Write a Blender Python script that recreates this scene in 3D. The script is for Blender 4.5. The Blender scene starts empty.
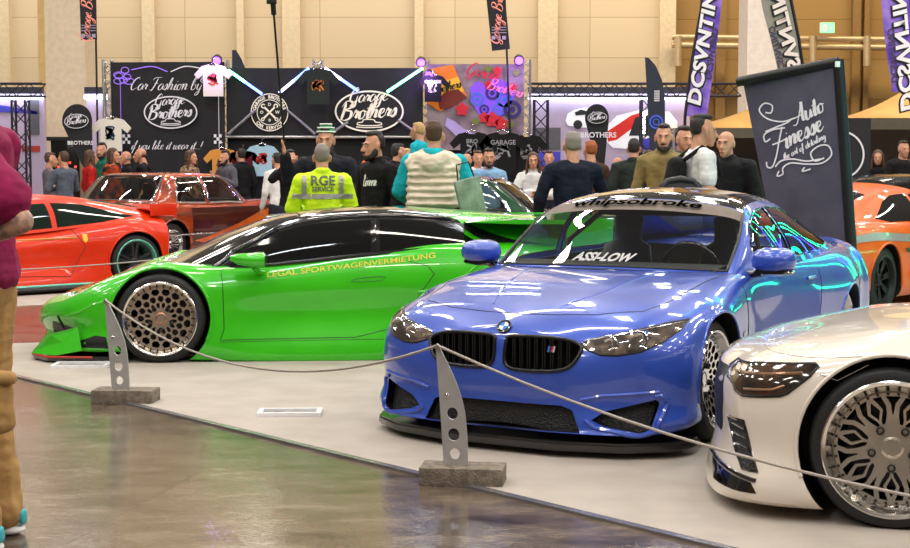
import bpy, bmesh, math, random
from mathutils import Vector as V, Matrix, noise
from mathutils.geometry import delaunay_2d_cdt
from mathutils.bvhtree import BVHTree
random.seed(7)
S = bpy.context.scene
COL = S.collection
R = math.radians
PI = math.pi

# ---------------------------------------------------------------- camera
F = 1400.0; HZ = 172.0; CH = 1.45
PITCH = math.atan((274-HZ)/F)
def ray(px, py):
    a = (px-455)/F; b = -(py-274)/F
    return V((a, math.cos(PITCH)+b*math.sin(PITCH), -math.sin(PITCH)+b*math.cos(PITCH)))
def at(px, py, Y):
    d = ray(px, py); t = Y/d.y
    return V((d.x*t, Y, CH+d.z*t))
def gnd(px, py):
    d = ray(px, py); t = -CH/d.z
    return V((d.x*t, d.y*t, 0))
cam = bpy.data.objects.new('camera', bpy.data.cameras.new('camera')); COL.objects.link(cam)
cam.location = (0, 0, CH); cam.rotation_euler = (R(90)-PITCH, 0, 0)
cam.data.sensor_width = 36; cam.data.lens = 36*F/910; cam.data.clip_end = 200
S.camera = cam

# ---------------------------------------------------------------- materials
def lin(c):
    c = c/255.0
    return c/12.92 if c <= .04045 else ((c+.055)/1.055)**2.4
def rgb(r, g, b): return (lin(r), lin(g), lin(b), 1)
MC = {}
def mat(name, col=None, rough=.5, metal=0, coat=0, emit=0, ecol=None, alpha=1, bump=0, bscale=40, mix=None, mscale=8, spec=.5, flake=0, stretch=None, trans=0):
    if name in MC: return MC[name]
    m = bpy.data.materials.new(name); m.use_nodes = True; MC[name] = m
    nt = m.node_tree; b = nt.nodes['Principled BSDF']
    b.inputs['Base Color'].default_value = col; b.inputs['Roughness'].default_value = rough
    b.inputs['Metallic'].default_value = metal; b.inputs['Coat Weight'].default_value = coat
    b.inputs['Coat Roughness'].default_value = .03; b.inputs['Specular IOR Level'].default_value = spec
    b.inputs['Transmission Weight'].default_value = trans
    if emit:
        b.inputs['Emission Color'].default_value = ecol or col; b.inputs['Emission Strength'].default_value = emit
    tc = nt.nodes.new('ShaderNodeTexCoord'); mp = nt.nodes.new('ShaderNodeMapping')
    nt.links.new(tc.outputs['Object'], mp.inputs[0])
    if stretch: mp.inputs['Scale'].default_value = stretch
    nz = nt.nodes.new('ShaderNodeTexNoise'); nt.links.new(mp.outputs[0], nz.inputs['Vector'])
    if mix or not bump:
        nz.inputs['Scale'].default_value = mscale; nz.inputs['Detail'].default_value = 5
        mx = nt.nodes.new('ShaderNodeMix'); mx.data_type = 'RGBA'
        c2 = mix or tuple(x*.9 for x in col[:3])+(1,)
        rp = nt.nodes.new('ShaderNodeValToRGB'); rp.color_ramp.elements[0].position = .38; rp.color_ramp.elements[1].position = .62
        nt.links.new(nz.outputs['Fac'], rp.inputs[0]); nt.links.new(rp.outputs[0], mx.inputs[0])
        mx.inputs[6].default_value = col; mx.inputs[7].default_value = c2
        nt.links.new(mx.outputs[2], b.inputs['Base Color'])
    if bump:
        n2 = nt.nodes.new('ShaderNodeTexNoise'); n2.inputs['Scale'].default_value = bscale; n2.inputs['Detail'].default_value = 4
        nt.links.new(mp.outputs[0], n2.inputs['Vector'])
        bp = nt.nodes.new('ShaderNodeBump'); bp.inputs['Strength'].default_value = bump; bp.inputs['Distance'].default_value = .02
        nt.links.new(n2.outputs['Fac'], bp.inputs['Height']); nt.links.new(bp.outputs[0], b.inputs['Normal'])
    if alpha < 1: b.inputs['Alpha'].default_value = alpha
    return m
def glass(name, tint, dens):
    """thin tinted glass: see-through mixed with a glossy sheen by fresnel"""
    if name in MC: return MC[name]
    m = bpy.data.materials.new(name); m.use_nodes = True; MC[name] = m
    nt = m.node_tree; nt.nodes.clear()
    o = nt.nodes.new('ShaderNodeOutputMaterial'); t = nt.nodes.new('ShaderNodeBsdfTransparent'); g = nt.nodes.new('ShaderNodeBsdfGlossy')
    g.inputs['Roughness'].default_value = .02; t.inputs[0].default_value = tuple(x*dens for x in tint[:3])+(1,)
    lw = nt.nodes.new('ShaderNodeLayerWeight'); pw = nt.nodes.new('ShaderNodeMath'); pw.operation = 'POWER'; pw.inputs[1].default_value = 4; fr = nt.nodes.new('ShaderNodeMath'); fr.operation = 'MULTIPLY_ADD'; fr.inputs[1].default_value = .8; fr.inputs[2].default_value = .06
    nt.links.new(lw.outputs['Facing'], pw.inputs[0]); nt.links.new(pw.outputs[0], fr.inputs[0])
    mx = nt.nodes.new('ShaderNodeMixShader'); nt.links.new(fr.outputs[0], mx.inputs[0])
    nt.links.new(t.outputs[0], mx.inputs[1]); nt.links.new(g.outputs[0], mx.inputs[2]); nt.links.new(mx.outputs[0], o.inputs[0])
    return m
def emis(name, col, s): return mat(name, col, emit=s)
BLACK = mat('black_plastic', rgb(14,14,15), .45)
GLOSSBLK = mat('gloss_black', rgb(8,8,9), .12, coat=1)
RUBBER = mat('tyre_rubber', rgb(20,20,21), .62, bump=.15, bscale=60)
CHROME = mat('chrome', rgb(225,225,228), .08, 1)
ALU = mat('brushed_aluminium', rgb(200,200,198), .3, .85)
ALUP = mat('polished_lip', rgb(235,232,226), .16, 1)
DARKGLASS = mat('dark_tinted_glass', rgb(5,6,7), .04, spec=.8, coat=.3)
WHITE = mat('white_paint', rgb(238,238,236), .5)

# ---------------------------------------------------------------- objects
def link(o, parent=None):
    COL.objects.link(o)
    if parent: o.parent = parent
    return o
def meshobj(name, bm_or_me, m, parent=None, smooth=None, loc=None):
    if isinstance(bm_or_me, bmesh.types.BMesh):
        me = bpy.data.meshes.new(name); bm_or_me.to_mesh(me); bm_or_me.free()
    else: me = bm_or_me
    me.name = name
    if m is not None:
        me.materials.clear()
        for x in (m if isinstance(m, (list, tuple)) else [m]): me.materials.append(x)
    if smooth is not None:
        for p in me.polygons: p.use_smooth = True
        me.set_sharp_from_angle(angle=R(smooth))
    o = bpy.data.objects.new(name, me); link(o, parent)
    if loc is not None: o.location = loc
    return o
def thing(name, label, cat, loc=(0,0,0), rz=0, group=None):
    o = bpy.data.objects.new(name, None); link(o); o.location = loc; o.rotation_euler = (0,0,rz); o.empty_display_size = .1
    return tag(o, label, cat, group)
def tag(o, label, cat, group=None):
    o['label'] = label; o['category'] = cat
    if group: o['group'] = group
    return o
def struct(o): o['kind'] = 'structure'; return o
def stuff(o): o['kind'] = 'stuff'; return o
def bbox(bm, x0, x1, y0, y1, z0, z1, mi=0, M=None):
    c = [(x,y,z) for x in (x0,x1) for y in (y0,y1) for z in (z0,z1)]
    v = [bm.verts.new(M@V(p) if M else p) for p in c]
    for q in ((0,1,3,2),(4,6,7,5),(0,4,5,1),(2,3,7,6),(0,2,6,4),(1,5,7,3)):
        f = bm.faces.new([v[i] for i in q]); f.material_index = mi
    return v
def box(name, x0, x1, y0, y1, z0, z1, m, parent=None, bev=0, M=None):
    bm = bmesh.new(); bbox(bm, x0, x1, y0, y1, z0, z1, 0, M)
    bmesh.ops.recalc_face_normals(bm, faces=bm.faces)
    if bev: bmesh.ops.bevel(bm, geom=bm.edges[:], offset=bev, segments=2, profile=.6, affect='EDGES')
    return meshobj(name, bm, m, parent, 40 if bev else None)
def tube_bm(bm, pts, r, n=8, cap=True, radii=None, up=None):
    pts = [V(p) for p in pts]; rings = []
    prev = None
    for i, p in enumerate(pts):
        t = (pts[min(i+1, len(pts)-1)]-pts[max(i-1, 0)])
        if t.length < 1e-9: t = V((0,0,1))
        t.normalize()
        if prev is None:
            a = V((0,0,1)) if abs(t.z) < .9 else V((1,0,0))
            prev = t.cross(a).normalized()
        u = (prev-t*prev.dot(t))
        u = u.normalized() if u.length > 1e-6 else t.orthogonal().normalized()
        prev = u; w = t.cross(u); rr = radii[i] if radii else r
        rings.append([bm.verts.new(p+(u*math.cos(k*2*PI/n)+w*math.sin(k*2*PI/n))*rr) for k in range(n)])
    for a, b in zip(rings, rings[1:]):
        for k in range(n): bm.faces.new((a[k], a[(k+1)%n], b[(k+1)%n], b[k]))
    if cap:
        bm.faces.new(rings[0][::-1]); bm.faces.new(rings[-1])
def tube(name, pts, r, m, parent=None, n=8, radii=None):
    bm = bmesh.new(); tube_bm(bm, pts, r, n, radii=radii); return meshobj(name, bm, m, parent, 50)
def lathe_bm(bm, prof, n=48, M=None, close=False, mi=0):
    """prof: list of (radius, height) about local Z"""
    rings = []
    for r, h in prof:
        rings.append([bm.verts.new((M or Matrix())@V((r*math.cos(2*PI*k/n), r*math.sin(2*PI*k/n), h))) for k in range(n)])
    prs = list(zip(rings, rings[1:]))+([(rings[-1], rings[0])] if close else [])
    for a, b in prs:
        for k in range(n):
            f = bm.faces.new((a[k], a[(k+1)%n], b[(k+1)%n], b[k])); f.material_index = mi
    if not close:
        for rr in (rings[0][::-1], rings[-1]):
            try: bm.faces.new(rr).material_index = mi
            except Exception: pass
def cr(p0, p1, p2, p3, t):
    return .5*((2*p1)+(p2-p0)*t+(2*p0-5*p1+4*p2-p3)*t*t+(3*p1-p0-3*p2+p3)*t*t*t)
def spline(pts, k=6, closed=False):
    pts = [V(p) for p in pts]; n = len(pts); out = []
    rng = n if closed else n-1
    for i in range(rng):
        if closed: a, b, c, d = (pts[(i+q) % n] for q in (-1,0,1,2))
        else:
            b, c = pts[i], pts[i+1]; a = pts[i-1] if i else b*2-c; d = pts[i+2] if i+2 < n else c*2-b
        for s in range(k): out.append(cr(a, b, c, d, s/k))
    if not closed: out.append(pts[-1])
    return out
def inpoly(p, poly):
    x, y = p[0], p[1]; c = False; j = len(poly)-1
    for i in range(len(poly)):
        a, b = poly[i], poly[j]
        if (a[1] > y) != (b[1] > y) and x < (b[0]-a[0])*(y-a[1])/(b[1]-a[1])+a[0]: c = not c
        j = i
    return c
def dens(poly, step, closed=True):
    out = []; n = len(poly)
    for i in range(n if closed else n-1):
        a, b = V(poly[i][:2]), V(poly[(i+1) % n][:2]); k = max(1, int((b-a).length/step))
        for s in range(k): out.append(a.lerp(b, s/k))
    if not closed: out.append(V(poly[-1][:2]))
    return out
def cdt(polys, step, grid=True, region=None):
    """triangulate so that every polygon outline is an edge; grid points fill the inside. polys closed loops"""
    pts = []; edges = []
    for pl in polys:
        d = dens(pl, step); s = len(pts); pts += d; edges += [(s+i, s+(i+1) % len(d)) for i in range(len(d))]
    if grid:
        xs = [p[0] for p in pts]; ys = [p[1] for p in pts]
        nx = int((max(xs)-min(xs))/step)+1; ny = int((max(ys)-min(ys))/step)+1
        bp = list(pts)
        for i in range(1, nx):
            for j in range(1, ny):
                q = V((min(xs)+(i+.5*(j % 2)-.25)*step, min(ys)+j*step))
                if region and not inpoly(q, region): continue
                if min((q-b).length_squared for b in bp) > (.45*step)**2: pts.append(q)
    r = delaunay_2d_cdt([V(p[:2]) for p in pts], edges, [], 0, 1e-6)
    return r[0], r[2]

# ---------------------------------------------------------------- spline surfaces
class Net:
    """control net of 3D points, Catmull-Rom interpolated; mirror flags give ghost points reflected in y"""
    def __init__(s, P, mir=(0,0,0,0)):
        s.P = [[V(q) for q in r] for r in P]; s.I = len(P); s.J = len(P[0]); s.mir = mir
    def g(s, i, j):
        if i < 0: return V((1,-1,1))*s.g(1, j) if s.mir[0] else s.g(0, j)*2-s.g(1, j)
        if i >= s.I: return V((1,-1,1))*s.g(s.I-2, j) if s.mir[1] else s.g(s.I-1, j)*2-s.g(s.I-2, j)
        if j < 0: return V((1,-1,1))*s.P[i][1] if s.mir[2] else s.P[i][0]*2-s.P[i][1]
        if j >= s.J: return V((1,-1,1))*s.P[i][s.J-2] if s.mir[3] else s.P[i][s.J-1]*2-s.P[i][s.J-2]
        return s.P[i][j]
    def __call__(s, u, v):
        u = min(max(u, 0), s.I-1-1e-6); v = min(max(v, 0), s.J-1-1e-6); i = int(u); j = int(v)
        q = [cr(*(s.g(i+a, j+b) for b in (-1,0,1,2)), v-j) for a in (-1,0,1,2)]
        return cr(*q, u-i)
def body_mesh(net, ku=6, kv=5):
    bm = bmesh.new(); nu = (net.I-1)*ku; nv = (net.J-1)*kv
    for sg in (1, -1):
        g = []
        for i in range(nu+1):
            row = []
            for j in range(nv+1):
                p = net(i/ku, j/kv)
                if i in (0, nu) or j in (0, nv): p.y = 0
                p.y = max(p.y, 0)*sg; row.append(bm.verts.new(p))
            g.append(row)
        for i in range(nu):
            for j in range(nv):
                q = (g[i][j], g[i+1][j], g[i+1][j+1], g[i][j+1])
                bm.faces.new(q if sg > 0 else q[::-1])
    bmesh.ops.remove_doubles(bm, verts=bm.verts, dist=2e-4)
    bmesh.ops.dissolve_degenerate(bm, edges=bm.edges, dist=1e-4)
    bmesh.ops.recalc_face_normals(bm, faces=bm.faces)
    return bm
def boolean(ob, cutters, op='DIFFERENCE'):
    for c in cutters:
        c.parent = ob.parent
        md = ob.modifiers.new('b', 'BOOLEAN'); md.operation = op; md.object = c; md.solver = 'EXACT'
    dg = bpy.context.evaluated_depsgraph_get(); dg.update()
    me = bpy.data.meshes.new_from_object(ob.evaluated_get(dg)); ob.modifiers.clear(); ob.data = me
    for c in cutters: bpy.data.objects.remove(c)
def cyl_cutter(x, y0, y1, z, r, mi=1, n=64):
    bm = bmesh.new(); lathe_bm(bm, [(r, 0), (r, y1-y0)], n, Matrix.Translation((x, y0, z))@Matrix.Rotation(-PI/2, 4, 'X'), mi=mi)
    bmesh.ops.recalc_face_normals(bm, faces=bm.faces)
    o = meshobj('cut', bm, None); o.data.materials.append(None); o.data.materials.append(None); return o
AX = {'x': (V((6,0,0)), V((-1,0,0)), lambda a, b: V((0,a,b))), 'xr': (V((-9,0,0)), V((1,0,0)), lambda a, b: V((0,a,b))),
      'y': (V((0,3,0)), V((0,-1,0)), lambda a, b: V((a,0,b))), '-y': (V((0,-3,0)), V((0,1,0)), lambda a, b: V((a,0,b))),
      'z': (V((0,0,4)), V((0,0,-1)), lambda a, b: V((a,b,0)))}
class Drape:
    def __init__(s, ob):
        bm = bmesh.new(); bm.from_mesh(ob.data); s.t = BVHTree.FromBMesh(bm); bm.free()
    def hit(s, ax, a, b, off):
        o, d, f = AX[ax]; h = s.t.ray_cast(f(a, b)+o, d)
        if h[0] is None: return None
        n = h[1]
        if n.dot(d) > 0: n = -n
        return h[0]+n*off
    def patch(s, name, poly, ax, m, parent, off=.003, step=.04, smooth=60):
        vs, fs = cdt([poly], step); bm = bmesh.new(); mp = [s.hit(ax, p[0], p[1], off) for p in vs]
        bv = [bm.verts.new(p) if p else None for p in mp]
        for f in fs:
            c = sum((V(vs[i]) for i in f), V((0,0)))/len(f)
            if inpoly(c, poly) and all(bv[i] for i in f): bm.faces.new([bv[i] for i in f])
        d0 = AX[ax][1]
        for f in bm.faces:
            f.normal_update()
            if f.normal.dot(d0) > 0: f.normal_flip()
        for v in [v for v in bm.verts if not v.link_faces]: bm.verts.remove(v)
        return meshobj(name, bm, m, parent, smooth)
    def line(s, pts, ax, off=.002, step=.03, closed=False):
        return [q for q in (s.hit(ax, p[0], p[1], off) for p in dens(pts, step, closed)) if q]
    def seam(s, name, pts, ax, m, parent, w=.004, off=.0, closed=False):
        l = s.line(pts, ax, off, closed=closed)
        if closed and l: l = l+[l[0]]
        return tube(name, l, w, m, parent, 6)
    def text(s, name, bm, ax, m, parent, fn, off=.004):
        """bm: flat mesh in xy; fn maps xy to the projection coords"""
        for _ in range(2):
            es = [e for e in bm.edges if e.calc_length() > .06]
            if es: bmesh.ops.subdivide_edges(bm, edges=es, cuts=1)
        bmesh.ops.triangulate(bm, faces=bm.faces)
        bad = []
        for v in bm.verts:
            a, b = fn(v.co.x, v.co.y); h = s.hit(ax, a, b, off)
            if h: v.co = h
            else: bad.append(v)
        if bad: bmesh.ops.delete(bm, geom=bad, context='VERTS')
        return meshobj(name, bm, m, parent)
def trimmed(net, doms, regions, step=.12, zoff=None):
    """triangulate the net's uv rectangle doms=(u0,u1,v0,v1) with region outlines; returns {region_index or -1: bmesh}"""
    u0, u1, v0, v1 = doms; rect = [(u0,v0),(u1,v0),(u1,v1),(u0,v1)]
    vs, fs = cdt([rect]+regions, step)
    out = {}
    for f in fs:
        c = sum((V(vs[i]) for i in f), V((0,0)))/len(f); k = -1
        for q, rg in enumerate(regions):
            if inpoly(c, rg): k = q
        out.setdefault(k, []).append(f)
    res = {}
    for k, fl in out.items():
        bm = bmesh.new()
        for sg in (1, -1):
            cache = {}
            for f in fl:
                q = []
                for i in f:
                    if i not in cache:
                        p = net(vs[i][0], vs[i][1]); p.y *= sg; cache[i] = bm.verts.new(p)
                    q.append(cache[i])
                if len(set(q)) == len(q):
                    try: bm.faces.new(q if sg > 0 else q[::-1])
                    except Exception: pass
        bmesh.ops.remove_doubles(bm, verts=bm.verts, dist=5e-4)
        res[k] = bm
    return res
def outward(bm, c=V((-1.6,0,.5))):
    for f in bm.faces:
        f.normal_update()
        if f.normal.dot(f.calc_center_median()-c) < 0: f.normal_flip()
    return bm

# ---------------------------------------------------------------- text
def text_bm(txt, size=1, shear=0, bold=0, align='CENTER', spacing=1):
    c = bpy.data.curves.new('t', 'FONT'); c.body = txt; c.size = size; c.shear = shear; c.offset = bold; c.align_x = align; c.align_y = 'CENTER'; c.space_character = spacing
    c.resolution_u = 3
    o = bpy.data.objects.new('t', c); COL.objects.link(o); dg = bpy.context.evaluated_depsgraph_get(); dg.update()
    me = bpy.data.meshes.new_from_object(o.evaluated_get(dg)); bpy.data.objects.remove(o)
    bm = bmesh.new(); bm.from_mesh(me); bpy.data.meshes.remove(me)
    return bm
def stroke_bm(bm, pts, w, taper=True, k=8, thick=None):
    """flat ribbon in xy of calligraphic width"""
    p = spline([(a[0], a[1], 0) for a in pts], k); n = len(p); L = []; Rr = []
    for i, q in enumerate(p):
        t = p[min(i+1, n-1)]-p[max(i-1, 0)]; t = t.normalized() if t.length else V((1,0,0))
        nn = V((-t.y, t.x, 0)); ww = w*(.45+.75*max(0, -t.y*.9+abs(t.y)*.1)) if taper else w
        if taper: ww *= min(1, .35+4*min(i, n-1-i)/n)
        L.append(bm.verts.new(q+nn*ww/2)); Rr.append(bm.verts.new(q-nn*ww/2))
    for i in range(n-1): bm.faces.new((Rr[i], Rr[i+1], L[i+1], L[i]))
# single stroke cursive alphabet; x-height 1, ascender 2
G = {
'a': [.95,[(.8,.85),(.45,1),(.1,.6),(.15,.1),(.5,.05),(.8,.8),(.75,.2),(1.05,.1)]],
'b': [.9,[(0,.2),(.4,1.3),(.35,2),(.15,1.5),(.1,.2),(.5,0),(.75,.5),(.5,.85),(.95,.75)]],
'd': [1,[(.75,.8),(.4,.95),(.1,.5),(.2,.05),(.6,.2),(.95,2)],[(.95,2),(.75,.3),(.9,0),(1.1,.2)]],
'e': [.75,[(0,.3),(.5,.6),(.55,.95),(.2,.9),(.1,.3),(.4,0),(.85,.3)]],
'f': [.6,[(0,.2),(.45,1.2),(.5,2),(.3,1.7),(.2,.3),(.05,-.9),(.0,-.5),(.3,.1),(.6,.4)]],
'g': [.9,[(.8,.85),(.4,1),(.1,.5),(.3,.05),(.75,.8),(.6,-.6),(.2,-.9),(.1,-.6),(.9,.2)]],
'h': [.95,[(0,.2),(.4,1.4),(.35,2),(.15,1.3),(.05,0)],[(.05,0),(.4,.9),(.65,.8),(.6,.1),(.95,.2)]],
'i': [.5,[(0,.2),(.3,.95),(.2,.15),(.35,0),(.55,.25)],[(.38,1.35),(.42,1.45)]],
'k': [.9,[(0,.2),(.4,1.4),(.35,2),(.1,0)],[(.1,.4),(.6,.95),(.25,.5),(.6,.0),(.9,.25)]],
'l': [.5,[(0,.2),(.4,1.3),(.4,2),(.2,1.6),(.15,.2),(.3,0),(.55,.25)]],
'n': [1,[(0,.8),(.2,.95),(.15,0)],[(.15,.1),(.5,.95),(.75,.8),(.65,.1),(1.05,.25)]],
'o': [.85,[(.5,.95),(.15,.7),(.2,.05),(.6,.1),(.7,.7),(.4,.95),(.9,.75)]],
'r': [.65,[(0,.3),(.2,1),(.3,.8),(.55,.85),(.4,.2),(.7,.2)]],
's': [.7,[(0,.2),(.4,1),(.55,.4),(.3,0),(.05,.15),(.75,.2)]],
't': [.55,[(0,.3),(.4,1.7),(.25,.2),(.35,0),(.6,.25)],[(.0,1.15),(.6,1.2)]],
'u': [.95,[(0,.8),(.15,.95),(.1,.2),(.4,0),(.75,.9)],[(.75,.9),(.7,.1),(1,.2)]],
'w': [1.2,[(0,.8),(.15,.95),(.15,.1),(.5,.1),(.6,.9),(.65,.1),(1,.1),(1.05,.85),(1.25,.75)]],
'y': [.9,[(0,.8),(.15,.95),(.15,.2),(.5,.1),(.75,.9)],[(.75,.9),(.55,-.6),(.2,-.9),(.1,-.6),(.9,.2)]],
'A': [1.5,[(-.1,.1),(.4,.1),(1.0,1.3),(1.3,2.1),(1.2,.3),(1.5,.1)],[(.35,.75),(1.35,.8)]],
'B': [1.4,[(.3,2),(.25,1),(.1,0)],[(-.1,1.5),(.3,2.1),(1,2),(1,1.4),(.4,1.1),(1.1,.9),(1.1,.2),(.5,-.05),(.0,.2)]],
'C': [1.3,[(1.2,1.7),(1.0,2.1),(.4,1.6),(.15,.6),(.5,0),(1.25,.5)]],
'F': [1.2,[(.0,1.6),(.3,2),(1.4,2.05)],[(.8,2),(.55,.8),(.2,-.1),(-.15,.1)],[(.35,1.05),(1.05,1.1)]],
'G': [1.4,[(1.2,1.7),(.9,2.1),(.3,1.5),(.15,.5),(.6,0),(1.1,.4),(1.15,.95)],[(1.15,.95),(1.0,-.5),(.5,-.7),(.4,-.3),(1.35,.3)]],
'.': [.35,[(.1,0),(.2,.08)]], '!': [.5,[(.4,1.9),(.25,.5)],[(.18,.02),(.22,.1)]], ' ': [.6],
'0': [1,[(.5,1),(.1,.5),(.5,0),(.9,.5),(.5,1)]],
}
def script_bm(txt, w=.16, slant=.25, taper=True):
    bm = bmesh.new(); x = 0
    for ch in txt:
        g = G[ch]
        for st in g[1:]: stroke_bm(bm, [(x+a+b*slant, b) for a, b in st], w, taper, 5)
        x += g[0]
    xs = [v.co.x for v in bm.verts]; c = (min(xs)+max(xs))/2
    for v in bm.verts: v.co.x -= c; v.co.y -= .8
    return bm
def place_bm(bm, M):
    bmesh.ops.transform(bm, matrix=M, verts=bm.verts); return bm
def ring2d(bm, rx, ry, w, n=48, z=0, cx=0, cy=0, a0=0, a1=2*PI):
    pr = []
    for k in range(n+1):
        a = a0+(a1-a0)*k/n; c, s = math.cos(a), math.sin(a)
        pr.append((bm.verts.new((cx+rx*c, cy+ry*s, z)), bm.verts.new((cx+(rx-w)*c, cy+(ry-w)*s, z))))
    for (a, b), (c, d) in zip(pr, pr[1:]): bm.faces.new((a, c, d, b))
def poly2d(bm, pts, z=0, mi=0):
    f = bm.faces.new([bm.verts.new((p[0], p[1], z)) for p in pts]); f.material_index = mi; return f
# ---------------------------------------------------------------- wheels
def polar(r, a): return (r*math.cos(a), r*math.sin(a))
def disc_bm(Rr, holes, thick, dish, step=.03):
    outer = [polar(Rr, 2*PI*k/72) for k in range(72)]
    vs, fs = cdt([outer]+holes, step, grid=False); bm = bmesh.new(); bv = [bm.verts.new((v[0], v[1], dish(V(v).length/Rr))) for v in vs]
    for f in fs:
        c = sum((V(vs[i]) for i in f), V((0,0)))/len(f)
        if not any(inpoly(c, h) for h in holes) and c.length < Rr: bm.faces.new([bv[i] for i in f])
    for v in [v for v in bm.verts if not v.link_faces]: bm.verts.remove(v)
    for f in bm.faces:
        f.normal_update()
        if f.normal.z < 0: f.normal_flip()
    r = bmesh.ops.extrude_face_region(bm, geom=bm.faces[:])
    nv = [e for e in r['geom'] if isinstance(e, bmesh.types.BMVert)]
    for v in nv: v.co.z += 0
    old = [v for v in bm.verts if v not in set(nv)]
    for v in old: v.co.z -= thick
    bmesh.ops.recalc_face_normals(bm, faces=bm.faces)
    return bm
def h_mesh(n, rings):
    hs = []
    for r0, r1, off, fill in rings:
        for k in range(n):
            a = 2*PI*(k+off)/n; w = PI/n*fill; rm = (r0+r1)/2
            hs.append([polar(r0, a-w*.45), polar(r0, a+w*.45), polar(rm, a+w), polar(r1, a+w*.55), polar(r1, a-w*.55), polar(rm, a-w)])
    return hs
def h_diamond(n, R0):
    hs = []
    for k in range(n):
        a = 2*PI*k/n+PI/2; d = R(180/n)
        P = lambda pts: hs.append([polar(r*R0, a+t*d) for r, t in pts])
        P([(.53,0),(.70,.28),(.88,0),(.70,-.28)])
        for q in (1,-1):
            P([(.44,q*.10),(.52,q*.16),(.70,q*.45),(.84,q*.26),(.94,q*.13),(.94,q*.48),(.76,q*.66),(.60,q*.62),(.44,q*.38)])
        a += d; P([(.60,.03),(.80,.12),(.94,.32),(.94,-.32),(.80,-.12),(.60,-.03)]); a -= d
    return hs
def h_spokes(n, r0, r1, fill, split=False):
    hs = []
    for k in range(n):
        a = 2*PI*k/n+PI/2; d = PI/n
        hs.append([polar(r0, a-d*fill*.6), polar(r0, a+d*fill*.6), polar(r1, a+d*fill), polar(r1, a+d*fill*.35), polar(r1, a-d*fill*.35), polar(r1, a-d*fill)])
        if split: a += d; hs.append([polar(r0*1.2, a-d*.04), polar(r0*1.2, a+d*.04), polar(r1, a+d*.12), polar(r1, a-d*.12)])
    return hs
def wheel(car, x, y, zc, rt, rr, w, holes, mface, mlip, mbarrel, side=1, dish=.06, lipw=.1, nuts=5, bolts=0, steer=0, camber=0, labels=None, mcap=None):
    """tyre as the wheel part, with rim lip, spoke face, nuts below it"""
    M = Matrix.Translation((x, y, zc))@Matrix.Rotation(steer, 4, 'Z')@Matrix.Rotation(camber, 4, 'X')@Matrix.Rotation(-PI/2 if side > 0 else PI/2, 4, 'X')
    bm = bmesh.new()
    lathe_bm(bm, [(rr-.012, .0),(rr+.012, .002),(rr+.03, -.004),(rt-.035, -.005),(rt-.012, -.018),(rt, -.045),(rt, -w+.04),(rt-.015, -w+.015),(rr+.02, -w),(rr-.012, -w)], 64, M, close=True)
    bmesh.ops.recalc_face_normals(bm, faces=bm.faces)
    t = meshobj('wheel', bm, RUBBER, car, 40)
    bm = bmesh.new(); rl = rr-.012
    lathe_bm(bm, [(rl-.004, -w+.02),(rl+.002, -.02),(rl+.008, .004),(rl+.002, .008),(rl-.010, .003),(rl-.014, -.01),(rl*(1-lipw)-.006, -.035-.02),(rl*(1-lipw)-.014, -.06),(rl*(1-lipw)-.02, -w+.02)], 64, M, close=True)
    bmesh.ops.recalc_face_normals(bm, faces=bm.faces)
    meshobj('rim_lip', bm, mlip, t, 30)
    rf = rl*(1-lipw)
    bm = disc_bm(rf, [[(p[0], p[1]) for p in h] for h in holes(rf)], .028, lambda q: -.04-dish*(1-q)**1.0*1.0)
    place_bm(bm, M); meshobj('spoke_face', bm, mface, t, 30)
    bm = bmesh.new()
    zz = -.04-dish
    lathe_bm(bm, [(.046, zz-.03),(.046, zz+.012+dish*.1),(.036, zz+.016+dish*.1),(.030, zz+.008),(0.004, zz+.010)], 24, M)
    meshobj('hub_cap', bm, mcap or mface, t, 30)
    bm = bmesh.new(); zh = -.04-dish*(1-.083/rf)+.012
    lathe_bm(bm, [(.017, zh-.02),(.017, zh+.002),(.011, zh+.004),(.010, zh-.012),(.002, zh-.012)], 10)
    nut = meshobj('lug_nut', bm, BLACK, t, 30)
    for k in range(nuts):
        o = nut if k == 0 else nut.copy()
        if k: link(o)
        o.parent = t; o.matrix_local = M@Matrix.Translation((*polar(.083, 2*PI*k/nuts+.3), 0))
    if bolts:
        bm = bmesh.new()
        for k in range(bolts):
            a = 2*PI*k/bolts; lathe_bm(bm, [(.006, -.05),(.006, -.033),(.001, -.031)], 6, M@Matrix.Translation((*polar(rf*.975, a), 0)))
        meshobj('rim_bolts', bm, BLACK if bolts < 40 else ALU, t, 30)
    bm = bmesh.new(); lathe_bm(bm, [(.06, -w*.75),(rf*.8, -w*.75),(rf*.8, -w*.75-.02),(.06, -w*.75-.02)], 40, M, close=True)
    bmesh.ops.recalc_face_normals(bm, faces=bm.faces); meshobj('brake_disc', bm, mbarrel, t, 30)
    return t
def car_body(name, net, arches, paint, parent, extra=None, rad=.36, ku=6, kv=5, smooth=32, ymin=.5):
    """outer shell with the wheel arches cut out; returns object and the drape tool made before cutting"""
    o = meshobj(name, body_mesh(net, ku, kv), [paint, BLACK], parent)
    for p in o.data.polygons: p.use_smooth = True
    dr = Drape(o)
    cut = []
    for (x, z, r) in arches:
        cut += [cyl_cutter(x, ymin, 1.3, z, r), cyl_cutter(x, -1.3, -ymin, z, r)]
    cut += extra or []
    par = o.parent; boolean(o, cut)
    while len(o.data.materials) > 2: o.data.materials.pop()
    for i, m in enumerate((paint, BLACK)):
        if i < len(o.data.materials): o.data.materials[i] = m
        else: o.data.materials.append(m)
    for p in o.data.polygons: p.use_smooth = True
    o.data.set_sharp_from_angle(angle=R(smooth))
    return o, dr
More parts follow.
